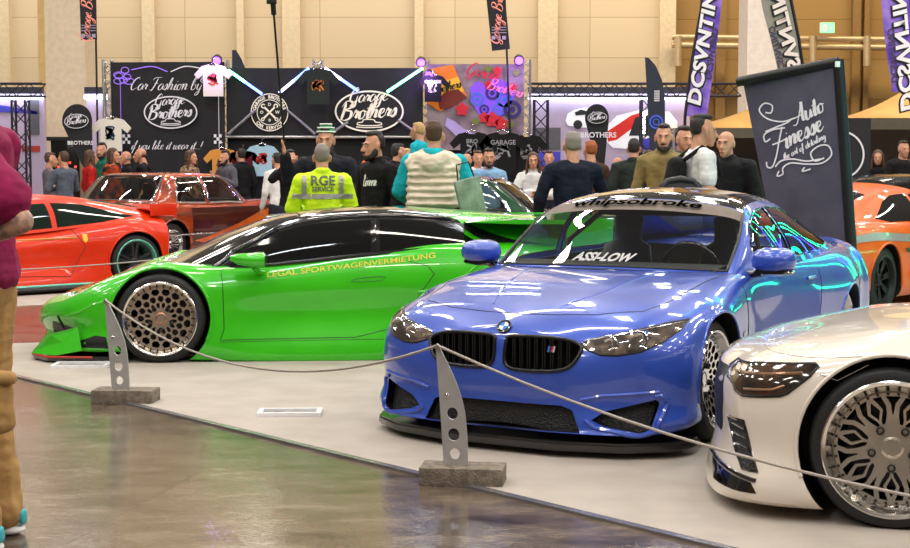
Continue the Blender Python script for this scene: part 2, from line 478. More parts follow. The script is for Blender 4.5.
def arch_lip(dr, name, x, z, r, m, parent, side, w=.008, a0=-12, a1=192):
    pts = []
    for k in range(37):
        a = R(a0+(a1-a0)*k/36); h = dr.hit('y' if side > 0 else '-y', x+r*math.cos(a), z+r*math.sin(a), 0)
        if h: pts.append(h)
    if len(pts) > 3: tube(name, pts, w, m, parent, 8)
def cabin(net, regs, parent, mats, names, dom=None, step=.14, c=(-1.7,0,.6), thick=0):
    """cabin shell split into glass and metal regions; regs polygons in (u,v); -1 is the rest"""
    res = trimmed(net, dom or (0, net.I-1, 0, net.J-1), regs, step); out = {}
    for k, bm in res.items():
        outward(bm, V(c)); sides = [bm]
        if k >= 0 and min(abs(v.co.y) for v in bm.verts) > .02:
            b2 = bm.copy(); bmesh.ops.delete(bm, geom=[v for v in bm.verts if v.co.y < 0], context='VERTS'); bmesh.ops.delete(b2, geom=[v for v in b2.verts if v.co.y > 0], context='VERTS'); sides = [bm, b2]
        for b in sides:
            o = meshobj(names[k], b, mats[k], parent)
            for p in o.data.polygons: p.use_smooth = True
            out.setdefault(k, o)
    return out
def mirrorobj(name, pts_r, M, m, parent):
    """wing mirror: lofted housing from (x, ry, rz) rings along local x"""
    bm = bmesh.new(); rings = []; n = 14
    for x, ry, rz, dy, dz in pts_r:
        rings.append([bm.verts.new(M@V((x+0, dy+ry*math.copysign(abs(math.cos(2*PI*k/n))**.7, math.cos(2*PI*k/n)), dz+rz*math.copysign(abs(math.sin(2*PI*k/n))**.7, math.sin(2*PI*k/n))))) for k in range(n)])
    for a, b in zip(rings, rings[1:]):
        for k in range(n): bm.faces.new((a[k], a[(k+1) % n], b[(k+1) % n], b[k]))
    bm.faces.new(rings[0][::-1]); bm.faces.new(rings[-1]); bmesh.ops.recalc_face_normals(bm, faces=bm.faces)
    return meshobj(name, bm, m, parent, 50)
def paint(name, c, c2=None, rough=.22, metal=.25, coat=1, spec=.5):
    return mat(name, c, rough, metal, coat=coat, mix=c2 or c, mscale=3, spec=spec)
def seat_bm(x, y, zb, ht, s=1):
    bm = bmesh.new()
    prof = [(0,0,.22,.10),(.02,.12,.23,.10),(-.05,.35,.21,.08),(-.10,.52,.17,.07),(-.11,.56,.10,.05),(-.115,.62,.10,.055),(-.13,.72,.11,.05),(-.14,.76,.07,.03)]
    rings = []
    for dx, dz, ry, rx in prof:
        rings.append([bm.verts.new((x+dx+rx*math.cos(2*PI*k/14)*s, y+ry*math.sin(2*PI*k/14), zb+dz*ht)) for k in range(14)])
    for a, b in zip(rings, rings[1:]):
        for k in range(14): bm.faces.new((a[k], a[(k+1) % 14], b[(k+1) % 14], b[k]))
    bm.faces.new(rings[0][::-1]); bm.faces.new(rings[-1])
    return bm

# ================================================================ blue coupe
BMWN = [
 [(.72,0,.655),(.765,0,.60),(.785,0,.52),(.80,0,.44),(.80,0,.37),(.785,0,.27),(.80,0,.16),(.77,0,.12),(.6,0,.11)],
 [(.70,0,.665),(.75,.28,.605),(.77,.31,.52),(.79,.31,.44),(.79,.31,.37),(.775,.31,.27),(.79,.31,.16),(.76,.30,.12),(.4,0,.11)],
 [(.50,0,.725),(.55,.34,.705),(.62,.60,.645),(.67,.64,.55),(.68,.65,.43),(.665,.645,.28),(.70,.65,.16),(.66,.6,.12),(.2,0,.11)],
 [(.34,0,.765),(.36,.36,.758),(.39,.68,.725),(.47,.815,.61),(.50,.845,.46),(.48,.85,.28),(.52,.855,.16),(.46,.7,.12),(0,0,.11)],
 [(.15,0,.80),(.15,.38,.798),(.15,.69,.782),(.18,.865,.70),(.20,.91,.55),(.22,.905,.3),(.27,.89,.15),(.2,.7,.12),(-.1,0,.11)],
 [(0,0,.825),(0,.38,.825),(0,.70,.812),(0,.885,.735),(0,.93,.60),(0,.925,.33),(0,.89,.15),(0,.7,.12),(-.2,0,.11)],
 [(-.35,0,.865),(-.35,.40,.865),(-.35,.71,.848),(-.35,.865,.775),(-.36,.90,.60),(-.38,.885,.34),(-.40,.87,.15),(-.4,.7,.12),(-.5,0,.11)],
 [(-.75,0,.87),(-.75,.42,.875),(-.75,.72,.868),(-.75,.83,.82),(-.75,.868,.66),(-.75,.86,.38),(-.75,.87,.14),(-.75,.7,.12),(-.8,0,.11)],
 [(-1.6,0,.87),(-1.6,.42,.88),(-1.6,.73,.885),(-1.6,.825,.845),(-1.6,.868,.68),(-1.6,.865,.40),(-1.6,.885,.14),(-1.6,.7,.12),(-1.6,0,.11)],
 [(-2.4,0,.88),(-2.4,.42,.89),(-2.4,.71,.90),(-2.4,.835,.855),(-2.4,.905,.68),(-2.4,.91,.42),(-2.4,.90,.15),(-2.4,.7,.12),(-2.4,0,.11)],
 [(-2.81,0,.92),(-2.81,.42,.925),(-2.81,.69,.92),(-2.81,.835,.87),(-2.81,.935,.69),(-2.81,.935,.40),(-2.81,.90,.15),(-2.81,.7,.12),(-2.8,0,.11)],
 [(-3.3,0,.955),(-3.3,.40,.95),(-3.3,.64,.935),(-3.3,.79,.86),(-3.3,.88,.68),(-3.3,.88,.40),(-3.3,.86,.2),(-3.3,.7,.16),(-3.2,0,.14)],
 [(-3.64,0,.965),(-3.63,.36,.955),(-3.60,.58,.93),(-3.60,.74,.83),(-3.66,.80,.64),(-3.70,.80,.42),(-3.64,.78,.22),(-3.6,.6,.18),(-3.4,0,.16)],
 [(-3.72,0,.95),(-3.76,0,.90),(-3.77,0,.80),(-3.78,0,.68),(-3.81,0,.55),(-3.83,0,.42),(-3.79,0,.26),(-3.75,0,.2),(-3.6,0,.18)]]
BMWC = [
 [(-.66,.785,.83),(-.61,.74,.855),(-.55,.68,.862),(-.44,.36,.872),(-.41,0,.876)],
 [(-.95,.80,.85),(-.92,.755,.93),(-.88,.655,1.03),(-.80,.35,1.06),(-.77,0,1.068)],
 [(-1.25,.81,.86),(-1.22,.75,1.00),(-1.18,.60,1.17),(-1.12,.33,1.225),(-1.10,0,1.24)],
 [(-1.65,.815,.865),(-1.62,.74,1.04),(-1.6,.575,1.215),(-1.56,.32,1.275),(-1.55,0,1.29)],
 [(-2.1,.81,.87),(-2.1,.73,1.03),(-2.1,.555,1.20),(-2.1,.31,1.26),(-2.1,0,1.275)],
 [(-2.6,.79,.88),(-2.6,.705,.99),(-2.6,.53,1.125),(-2.6,.30,1.18),(-2.6,0,1.195)],
 [(-3.05,.76,.895),(-3.04,.68,.945),(-3.03,.50,1.02),(-3.03,.29,1.055),(-3.03,0,1.065)],
 [(-3.35,.68,.89),(-3.36,.62,.91),(-3.38,.48,.935),(-3.42,.28,.95),(-3.45,0,.955)]]
def hood_lift(net, dz):
    return net
def blue_car():
    PB = paint('blue_car_paint', rgb(50,84,188), rgb(46,78,180), .3, .12)
    C = thing('sports_coupe', 'blue sports coupe with black roof and open windscreen lettering, beside the green supercar', 'car', (.625, 7.92, 0), R(241.3))
    C['label'] = 'blue sports coupe with twin black kidney grilles and a black roof'
    BN = [[(p[0]+(.035 if i < 3 else .02 if i == 3 else -.10 if i > 10 else -.08 if i == 10 else 0), p[1]*(1.05 if 1 < i < 4 else 1.02), p[2]) for p in r] for i, r in enumerate(BMWN)]
    BC = [[(p[0]-.07*(1-i/7), p[1]*(1.075 if i < 3 else 1.03), .86+(p[2]-.86)*1.13) for p in r] for i, r in enumerate(BMWC)]
    net = Net(BN, (1,1,1,1)); cn = Net(BC, (0,0,0,1))
    bm = bmesh.new(); bbox(bm, -2.75, -.60, -.70, .70, .35, 1.6, 1); bmesh.ops.recalc_face_normals(bm, faces=bm.faces)
    tub = meshobj('cut', bm, None); tub.data.materials.append(None); tub.data.materials.append(None)
    # recessed intakes cut through the bumper
    def prism(poly, x0, x1):
        bm = bmesh.new(); a = [bm.verts.new((x0, p[0], p[1])) for p in poly]; b = [bm.verts.new((x1, p[0], p[1])) for p in poly]
        bm.faces.new(a); bm.faces.new(b[::-1])
        for i in range(len(a)): bm.faces.new((a[i], b[i], b[(i+1) % len(a)], a[(i+1) % len(a)]))
        for f in bm.faces: f.material_index = 1
        bmesh.ops.recalc_face_normals(bm, faces=bm.faces)
        o = meshobj('cut', bm, None); o.data.materials.append(None); o.data.materials.append(None); return o
    low = [(-.45,.135),(.45,.135),(.40,.245),(.34,.266),(-.34,.266),(-.40,.245)]
    sid = lambda s: [(s*a, b) for a, b in ((.50,.20),(.56,.245),(.785,.305),(.80,.29),(.78,.165),(.74,.14),(.56,.175))]
    kid = lambda s: [(s*a*1.07, b-.01) for a, b in [(p.x, p.y) for p in spline([(.032,.585,0),(.05,.612,0),(.20,.618,0),(.34,.605,0),(.405,.575,0),(.40,.53,0),(.36,.475,0),(.28,.452,0),(.12,.448,0),(.05,.462,0),(.030,.50,0)], 4, True)]]
    cuts = [tub, prism(low, .71, .95), prism(sid(1), .60 if 0 else .50, .95), prism(sid(-1), .50, .95), prism(kid(1), .70, .95), prism(kid(-1), .70, .95)]
    body, dr = car_body('body', net, [(0,.335,.365),(-2.92,.31,.345)], PB, C, cuts)
    MESH = mat('intake_mesh', rgb(20,20,22), .4, .3, bump=.6, bscale=90)
    for s in (1,-1):
        # kidney surround, slats and headlight
        k = kid(s)
        pts = [q for q in (dr.hit('x', a, b, .004) for a, b in k) if q]
        kk = tube('grille_surround', pts+[pts[0]], .010, mat('satin_black', rgb(12,12,13), .3), C, 8)
        bm = bmesh.new()
        for i in range(8):
            y = s*(.075+i*.042); zz = [p[1] for p in k if abs(p[0]-y) < .05] or [.5]
            h = dr.hit('x', y, .53, 0)
            if h:
                for q in (-.006,.006): bbox(bm, h.x-.05, h.x-.012, y+q-.003, y+q+.003, min(zz)+.006, max(zz)-.004)
        meshobj('grille_slats', bm, mat('grille_slat', rgb(40,40,42), .3, .5), C)
        if s == 1:
            for i, c in enumerate((rgb(60,130,210), rgb(30,40,120), rgb(210,30,40), rgb(200,200,205))):
                h = dr.hit('x', .27, .55, 0); y0 = .262+i*.010
                bm = bmesh.new(); v = [bm.verts.new((h.x-.008, y0+dy, zz)) for dy, zz in ((0,.535),(.0095,.535),(.0165,.566),(.007,.566))]; bm.faces.new(v)
                meshobj('grille_badge', bm, mat('badge_%d' % i, c, .3), C)
        hl = [(s*a, b) for a, b in ((.425,.575),(.46,.60),(.60,.632),(.72,.662),(.80,.682),(.850,.688),(.848,.645),(.80,.590),(.72,.548),(.62,.530),(.54,.530),(.47,.552))]
        base = dr.patch('headlight', hl, 'x', mat('headlight_inner', rgb(52,46,42), .25, .7, mix=rgb(120,105,90), mscale=14), C, .002, .03)
        base['label'] = 'clear headlight with twin ring lamps'
        cv = dr.patch('headlight_lens', hl, 'x', glass('lens_glass', (1,1,1), .95), base, .012, .03)
        for cx, cz, r in ((.58,.585,.034),(.71,.610,.036)):
            h = dr.hit('x', s*cx, cz, .006)
            if h:
                bm = bmesh.new(); lathe_bm(bm, [(r*.5,0),(r*.85,.004),(r,.010),(r*1.06,.004),(r*1.08,-.004)], 20, Matrix.Translation(h)@Matrix.Rotation(PI/2, 4, 'Y')@Matrix.Rotation(0,4,'X'))
                meshobj('ring_lamp', bm, CHROME, base, 40)
        ln = [(s*a, b) for a, b in ((.44,.592),(.60,.626),(.74,.658),(.83,.677))]
        dr.seam('light_brow', ln, 'x', ALUP, base, .006, .004)
        dr.seam('headlight_trim', hl, 'x', BLACK, base, .004, .002, True)
        # blade around the outer intake, fold over it
        dr.seam('intake_blade', [(s*a, b) for a, b in ((.47,.20),(.52,.165),(.73,.128),(.80,.15),(.835,.30),(.80,.325),(.78,.32))], 'x', PB, C, .013, .0)
        m = dr.patch('outer_intake_mesh', sid(s), 'x', MESH, C, -.04, .05)
        dr.seam('bumper_fold', [(s*a, b) for a, b in ((.44,.30),(.55,.325),(.80,.345))], 'x', PB, C, .010, .0)
        arch_lip(dr, 'wheel_arch', 0, .335, .368, PB, C, s)
        arch_lip(dr, 'wheel_arch', -2.92, .31, .348, PB, C, s)
        ax = 'y' if s > 0 else '-y'
        dr.seam('door_gap', [(-.55,.80),(-.58,.5),(-.60,.20),(-1.9,.20),(-2.12,.45),(-2.2,.80)], ax, BLACK, C, .003)
        dr.seam('hood_gap', [(.30,s*.70),(.0,s*.735),(-.35,s*.74),(-.62,s*.75)], 'z', BLACK, C, .003)
        dr.patch('side_vent', [(-.42,.545),(-.52,.55),(-.53,.52),(-.43,.515)], ax, GLOSSBLK, C, .004, .03)
        bm = bmesh.new()
        hn = dr.hit(ax, -1.95, .755, .012)
        tube('door_handle', [hn+V((d,0,0)) for d in (-.1,-.05,.05,.1)], .011, PB, C)
    dr.seam('hood_gap', [(.30,-.70),(.44,-.64),(.56,-.42),(.60,-.2),(.615,0),(.60,.2),(.56,.42),(.44,.64),(.30,.70)], 'z', BLACK, C, .003)
    for s in (1,-1):
        dr.seam('hood_crease', [(.50,s*.20),(.2,s*.30),(-.2,s*.38),(-.45,s*.42)], 'z', PB, C, .006, -.002)
    dr.patch('lower_intake_mesh', low, 'x', MESH, C, -.035, .06)
    bm = bmesh.new(); 
    for z in (.165,.195,.225): bbox(bm, .735, .745, -.36, .36, z-.002, z+.002)
    meshobj('intake_bar', bm, mat('intake_bar', rgb(60,60,64), .3, .6), C)
    # badge
    h = dr.hit('x', 0, .645, .003); hz = dr.t.ray_cast(V((2,0,.645)), V((-1,0,0)))[1]
    q = Matrix.Translation(h)@hz.to_track_quat('Z', 'Y').to_matrix().to_4x4()
    bm = bmesh.new(); lathe_bm(bm, [(.0400,0),(.0405,.004),(.030,.006),(.029,.004)], 32, q)
    bd = meshobj('round_badge', bm, GLOSSBLK, C, 40)
    bm = bmesh.new(); ring2d(bm, .0415, .0415, .005, 32, .0075); ring2d(bm, .027, .027, .003, 32, .0075); place_bm(bm, q); meshobj('badge_ring', bm, CHROME, bd)
    for i in range(4):
        bm = bmesh.new(); poly2d(bm, [(0,0)]+[polar(.026, PI/2*i+PI/2*k/8) for k in range(9)], .0078); place_bm(bm, q)
        meshobj('badge_quadrant', bm, mat('badge_blue', rgb(40,120,210), .3) if i % 2 else WHITE, bd)
    # splitter
    pl = [(.865,0),(.86,.34),(.77,.66),(.62,.86),(.50,.925),(.36,.93),(.36,.80),(.3,0)]
    pl = [(a, b) for a, b in pl]+[(a, -b) for a, b in pl[::-1][1:-1]]
    bm = bmesh.new(); f = poly2d(bm, [(p[0], p[1]) for p in pl], .04)
    e = bmesh.ops.extrude_face_region(bm, geom=[f])
    for v in e['geom']:
        if isinstance(v, bmesh.types.BMVert): v.co.z = .088
    bmesh.ops.recalc_face_normals(bm, faces=bm.faces)
    bmesh.ops.bevel(bm, geom=bm.edges[:], offset=.012, segments=2, affect='EDGES')
    meshobj('front_splitter', bm, mat('carbon_fibre', rgb(16,16,18), .25, coat=.5, mix=rgb(40,38,36), mscale=120), C, 40)
    # cabin: windscreen, banner strip, side glass, roof, pillars
    wsB = [(.06,1.95),(1.56,1.95),(1.56,4),(.06,4)]
    ban = [(1.56,1.95),(1.92,1.95),(1.92,4),(1.56,4)]
    roof = [(1.94,1.98),(4.55,1.98),(4.55,4),(1.94,4)]
    side = [(.72,.30),(1.0,.22),(3.0,.20),(3.0,1.74),(2.2,1.76),(1.5,1.72),(1.1,1.5),(.80,.9)]
    side2 = [(3.16,.20),(4.6,.22),(5.35,.45),(5.5,.62),(5.3,1.0),(4.6,1.5),(3.9,1.72),(3.16,1.74)]
    rear = [(4.62,2.15),(6.6,2.15),(6.6,4),(4.62,4)]
    GL = glass('windscreen_glass', (.92,.96,.93), 1); GS = glass('side_window_glass', (.72,.80,.76), 1)
    BAN = mat('sun_strip', rgb(128,118,110), .8, spec=.2)
    ob = cabin(cn, [wsB, ban, roof, side, side2, rear], C, {0:GL,1:BAN,2:GLOSSBLK,3:GS,4:GS,5:GS,-1:PB},
          {0:'windscreen',1:'windscreen_banner',2:'roof',3:'side_window',4:'quarter_window',5:'rear_window',-1:'pillars'})
    ob[2]['label'] = 'gloss black roof'; ob[1]['label'] = 'pale strip across the top of the windscreen with dark lettering'
    dc = Drape(ob[1])
    # black surround of side glass and windscreen
    def uvtube(name, pts, r, m, sg):
        p = [cn(*a) for a in dens(pts, .12, True)]; p = [V((a.x, a.y*sg, a.z)) for a in p]; tube(name, p+[p[0]], r, m, C, 6)
    for sg in (1,-1):
        uvtube('window_trim', side, .007, GLOSSBLK, sg); uvtube('window_trim', side2, .007, GLOSSBLK, sg)
        p = [cn(*a) for a in dens([(.06,4),(.06,1.95),(1.92,1.95)], .12, False)]; tube('windscreen_seal', [V((a.x, a.y*sg, a.z)) for a in p], .010, BLACK, C, 6)
    # lettering on windscreen: map text x -> y lateral, text y -> distance up the glass via uv
    def wtext(bm, name, m, u0, u1, half, z0):
        for _ in range(2):
            es = [e for e in bm.edges if e.calc_length() > .12]
            if es: bmesh.ops.subdivide_edges(bm, edges=es, cuts=1)
        bmesh.ops.triangulate(bm, faces=bm.faces)
        xs = [v.co.x for v in bm.verts]; ys = [v.co.y for v in bm.verts]; mx = max(abs(min(xs)), abs(max(xs)))
        for v in bm.verts:
            l = half[0]+(v.co.x-min(xs))/(max(xs)-min(xs))*(half[1]-half[0]); u = u0+(v.co.y-min(ys))/(max(ys)-min(ys))*(u1-u0)
            w = abs(l)
            lo, hi = 2.0, 4.0
            for _i in range(24):
                mid = (lo+hi)/2
                if cn(u, mid).y > w: lo = mid
                else: hi = mid
            p = cn(u, lo); p2 = cn(u+.02, lo); p3 = cn(u, min(lo+.02, 3.99))
            nn = (p2-p).cross(p3-p).normalized()
            if nn.z < 0: nn = -nn
            v.co = V((p.x, p.y*(1 if l > 0 else -1), p.z))+V((nn.x, nn.y*(1 if l > 0 else -1), nn.z))*z0
        return meshobj(name, bm, m, C)
    wtext(text_bm('whipsobroke', 1, .12, .03), 'banner_lettering', mat('banner_ink', rgb(8,8,8), 1, spec=0), 1.60, 1.88, (-.43,.43), .014)
    wtext(text_bm('ASSI-LOW', 1, .3, .04), 'windscreen_lettering', mat('white_vinyl', rgb(190,190,190), .8, spec=.1), .14, .36, (-.20,.20), .010)
    # inside: tub lining, dash, wheel, seats
    DI = mat('interior_trim', rgb(26,25,26), .7, bump=.2)
    bm = bmesh.new(); bbox(bm, -2.74, -.61, -.69, .69, .36, .86); bmesh.ops.delete(bm, geom=[f for f in bm.faces if f.normal.z > .5 or all(v.co.z > .85 for v in f.verts)], context='FACES')
    meshobj('cabin_lining', bm, DI, C)
    bm = bmesh.new(); pr = [(-.50,.80),(-.62,.885),(-.80,.90),(-.95,.86),(-1.0,.70),(-.9,.5),(-.6,.5)]
    a = [bm.verts.new((p[0], -.69, p[1])) for p in pr]; b = [bm.verts.new((p[0], .69, p[1])) for p in pr]; bm.faces.new(a); bm.faces.new(b[::-1])
    for i in range(len(a)): bm.faces.new((a[i], b[i], b[(i+1) % len(a)], a[(i+1) % len(a)]))
    meshobj('dashboard', bm, DI, C, 30)
    bm = bmesh.new(); c0 = V((-1.12,.36,.84)); ax1 = V((.35,0,.94)).normalized()
    tube_bm(bm, [c0+V((0,.18*math.cos(t),0))+ax1*.18*math.sin(t) for t in [2*PI*k/28 for k in range(29)]], .016)
    for t in (PI/2*3, 0, PI): tube_bm(bm, [c0+V((0,.03*math.cos(t),0))+ax1*.03*math.sin(t), c0+V((0,.17*math.cos(t),0))+ax1*.17*math.sin(t)], .015)
    meshobj('steering_wheel', bm, GLOSSBLK, C, 50)
    for y in (.36,-.36):
        o = meshobj('seat', seat_bm(-1.75, y, .45, .95), mat('seat_leather', rgb(30,32,38), .5, mix=rgb(40,60,120), mscale=2), C, 60)
    tube('roll_cage', [(-1.3,-.60,.5),(-1.35,-.58,1.0),(-1.6,-.45,1.18),(-1.6,.45,1.18),(-1.35,.58,1.0),(-1.3,.60,.5)], .02, BLACK, C)
    tube('roll_cage', [(-2.2,-.55,.5),(-2.1,-.45,1.16),(-2.1,.45,1.16),(-2.2,.55,.5)], .02, BLACK, C)
    # mirrors
    for s in (1,-1):
        M = Matrix.Translation((-.80, s*.965, .935))
        mm = mirrorobj('wing_mirror', [(.10,.05,.03,0,0),(.075,.10,.055,0,0),(.02,.125,.072,0,0),(-.04,.13,.078,0,0),(-.06,.125,.074,0,0)], M, PB, C)
        mirrorobj('mirror_base', [(.06,.09,.016,0,-.062),(0,.12,.022,0,-.068),(-.055,.12,.02,0,-.066)], M, GLOSSBLK, mm)
        tube('mirror_stalk', [(-.80,s*.90,.86),(-.80,s*.84,.85),(-.80,s*.78,.86)], .022, GLOSSBLK, mm)
    # wheels
    PM = lambda rf: h_mesh(20, [(rf*.36,rf*.50,0,.8),(rf*.52,rf*.68,.5,.82),(rf*.70,rf*.90,0,.82)])
    DISC = mat('brake_steel', rgb(70,70,72), .3, .8)
    for x in (0,-2.92):
        for s in (1,-1):
            wheel(C, x, s*.90, .335 if x == 0 else .325, .335 if x == 0 else .325, .275, .24, PM, CHROME, CHROME, DISC, s, dish=.05, lipw=.12, bolts=40, steer=0, camber=R(4)*s)
    # tail lights
    for s in (1,-1):
        tl = [(s*a, b) for a, b in ((.38,.80),(.78,.80),(.80,.70),(.70,.66),(.40,.69))]
        dr.patch('tail_light', tl, 'xr', mat('tail_red', rgb(170,10,14), .15, coat=1), C, .004, .05)
    return C
# ================================================================ green supercar
LAMN = [
 [(.84,0,.41),(.87,0,.38),(.89,0,.33),(.90,0,.28),(.89,0,.22),(.87,0,.16),(.87,0,.10),(.84,0,.08),(.6,0,.07)],
 [(.70,0,.47),(.76,.32,.455),(.83,.35,.40),(.86,.36,.33),(.86,.36,.27),(.82,.36,.19),(.85,.36,.11),(.80,.34,.08),(.4,0,.07)],
 [(.48,0,.56),(.50,.36,.55),(.58,.68,.50),(.66,.72,.42),(.67,.73,.33),(.62,.72,.22),(.68,.73,.11),(.62,.66,.08),(.2,0,.07)],
 [(.32,0,.62),(.33,.38,.61),(.36,.72,.625),(.40,.88,.56),(.44,.93,.42),(.42,.92,.25),(.46,.94,.11),(.42,.8,.08),(0,0,.07)],
 [(.15,0,.67),(.15,.40,.655),(.15,.72,.72),(.15,.90,.69),(.16,.975,.56),(.18,.985,.30),(.22,.98,.10),(.2,.8,.08),(-.1,0,.07)],
 [(0,0,.70),(0,.42,.68),(0,.74,.752),(0,.915,.72),(0,.99,.60),(0,1.0,.33),(0,.98,.10),(0,.8,.08),(-.2,0,.07)],
 [(-.35,0,.74),(-.35,.44,.72),(-.35,.72,.725),(-.35,.86,.68),(-.36,.935,.55),(-.38,.95,.33),(-.40,.965,.08),(-.4,.8,.07),(-.5,0,.07)],
 [(-.8,0,.74),(-.8,.46,.73),(-.8,.72,.715),(-.8,.835,.665),(-.8,.90,.55),(-.8,.89,.33),(-.8,.96,.07),(-.8,.8,.06),(-.8,0,.06)],
 [(-1.5,0,.76),(-1.5,.48,.76),(-1.5,.72,.77),(-1.5,.83,.715),(-1.5,.90,.58),(-1.5,.88,.35),(-1.5,.96,.07),(-1.5,.8,.06),(-1.5,0,.06)],
 [(-2.1,0,.84),(-2.1,.5,.84),(-2.1,.72,.84),(-2.1,.86,.80),(-2.1,.95,.64),(-2.1,.95,.38),(-2.1,.97,.08),(-2.1,.8,.07),(-2.1,0,.07)],
 [(-2.62,0,.92),(-2.62,.5,.91),(-2.62,.74,.90),(-2.62,.92,.84),(-2.62,1.0,.67),(-2.62,1.01,.35),(-2.62,.98,.10),(-2.62,.8,.08),(-2.62,0,.08)],
 [(-3.1,0,.90),(-3.1,.5,.90),(-3.1,.73,.89),(-3.1,.89,.81),(-3.1,.96,.64),(-3.1,.95,.35),(-3.1,.92,.15),(-3.1,.8,.12),(-3.1,0,.12)],
 [(-3.38,0,.87),(-3.38,.42,.87),(-3.38,.64,.86),(-3.38,.82,.76),(-3.38,.86,.60),(-3.38,.84,.38),(-3.36,.82,.2),(-3.3,.7,.16),(-3.2,0,.14)],
 [(-3.42,0,.86),(-3.46,0,.82),(-3.47,0,.74),(-3.47,0,.62),(-3.46,0,.5),(-3.46,0,.36),(-3.44,0,.24),(-3.4,0,.18),(-3.3,0,.16)]]
LAMC = [
 [(-.28,.80,.67),(-.20,.72,.69),(-.10,.62,.70),(.02,.33,.705),(.08,0,.71)],
 [(-.72,.83,.655),(-.68,.77,.77),(-.62,.63,.88),(-.52,.35,.92),(-.48,0,.93)],
 [(-1.12,.84,.68),(-1.09,.76,.86),(-1.05,.58,1.01),(-.97,.33,1.06),(-.95,0,1.07)],
 [(-1.6,.845,.715),(-1.6,.75,.91),(-1.6,.57,1.055),(-1.6,.33,1.11),(-1.6,0,1.12)],
 [(-2.1,.85,.76),(-2.1,.75,.90),(-2.1,.56,1.035),(-2.1,.31,1.085),(-2.1,0,1.095)],
 [(-2.6,.84,.81),(-2.6,.75,.885),(-2.6,.54,.97),(-2.6,.30,1.02),(-2.6,0,1.03)],
 [(-3.05,.80,.85),(-3.05,.72,.875),(-3.05,.52,.92),(-3.05,.29,.95),(-3.05,0,.96)],
 [(-3.36,.70,.84),(-3.36,.62,.85),(-3.36,.46,.86),(-3.36,.26,.865),(-3.36,0,.87)]]
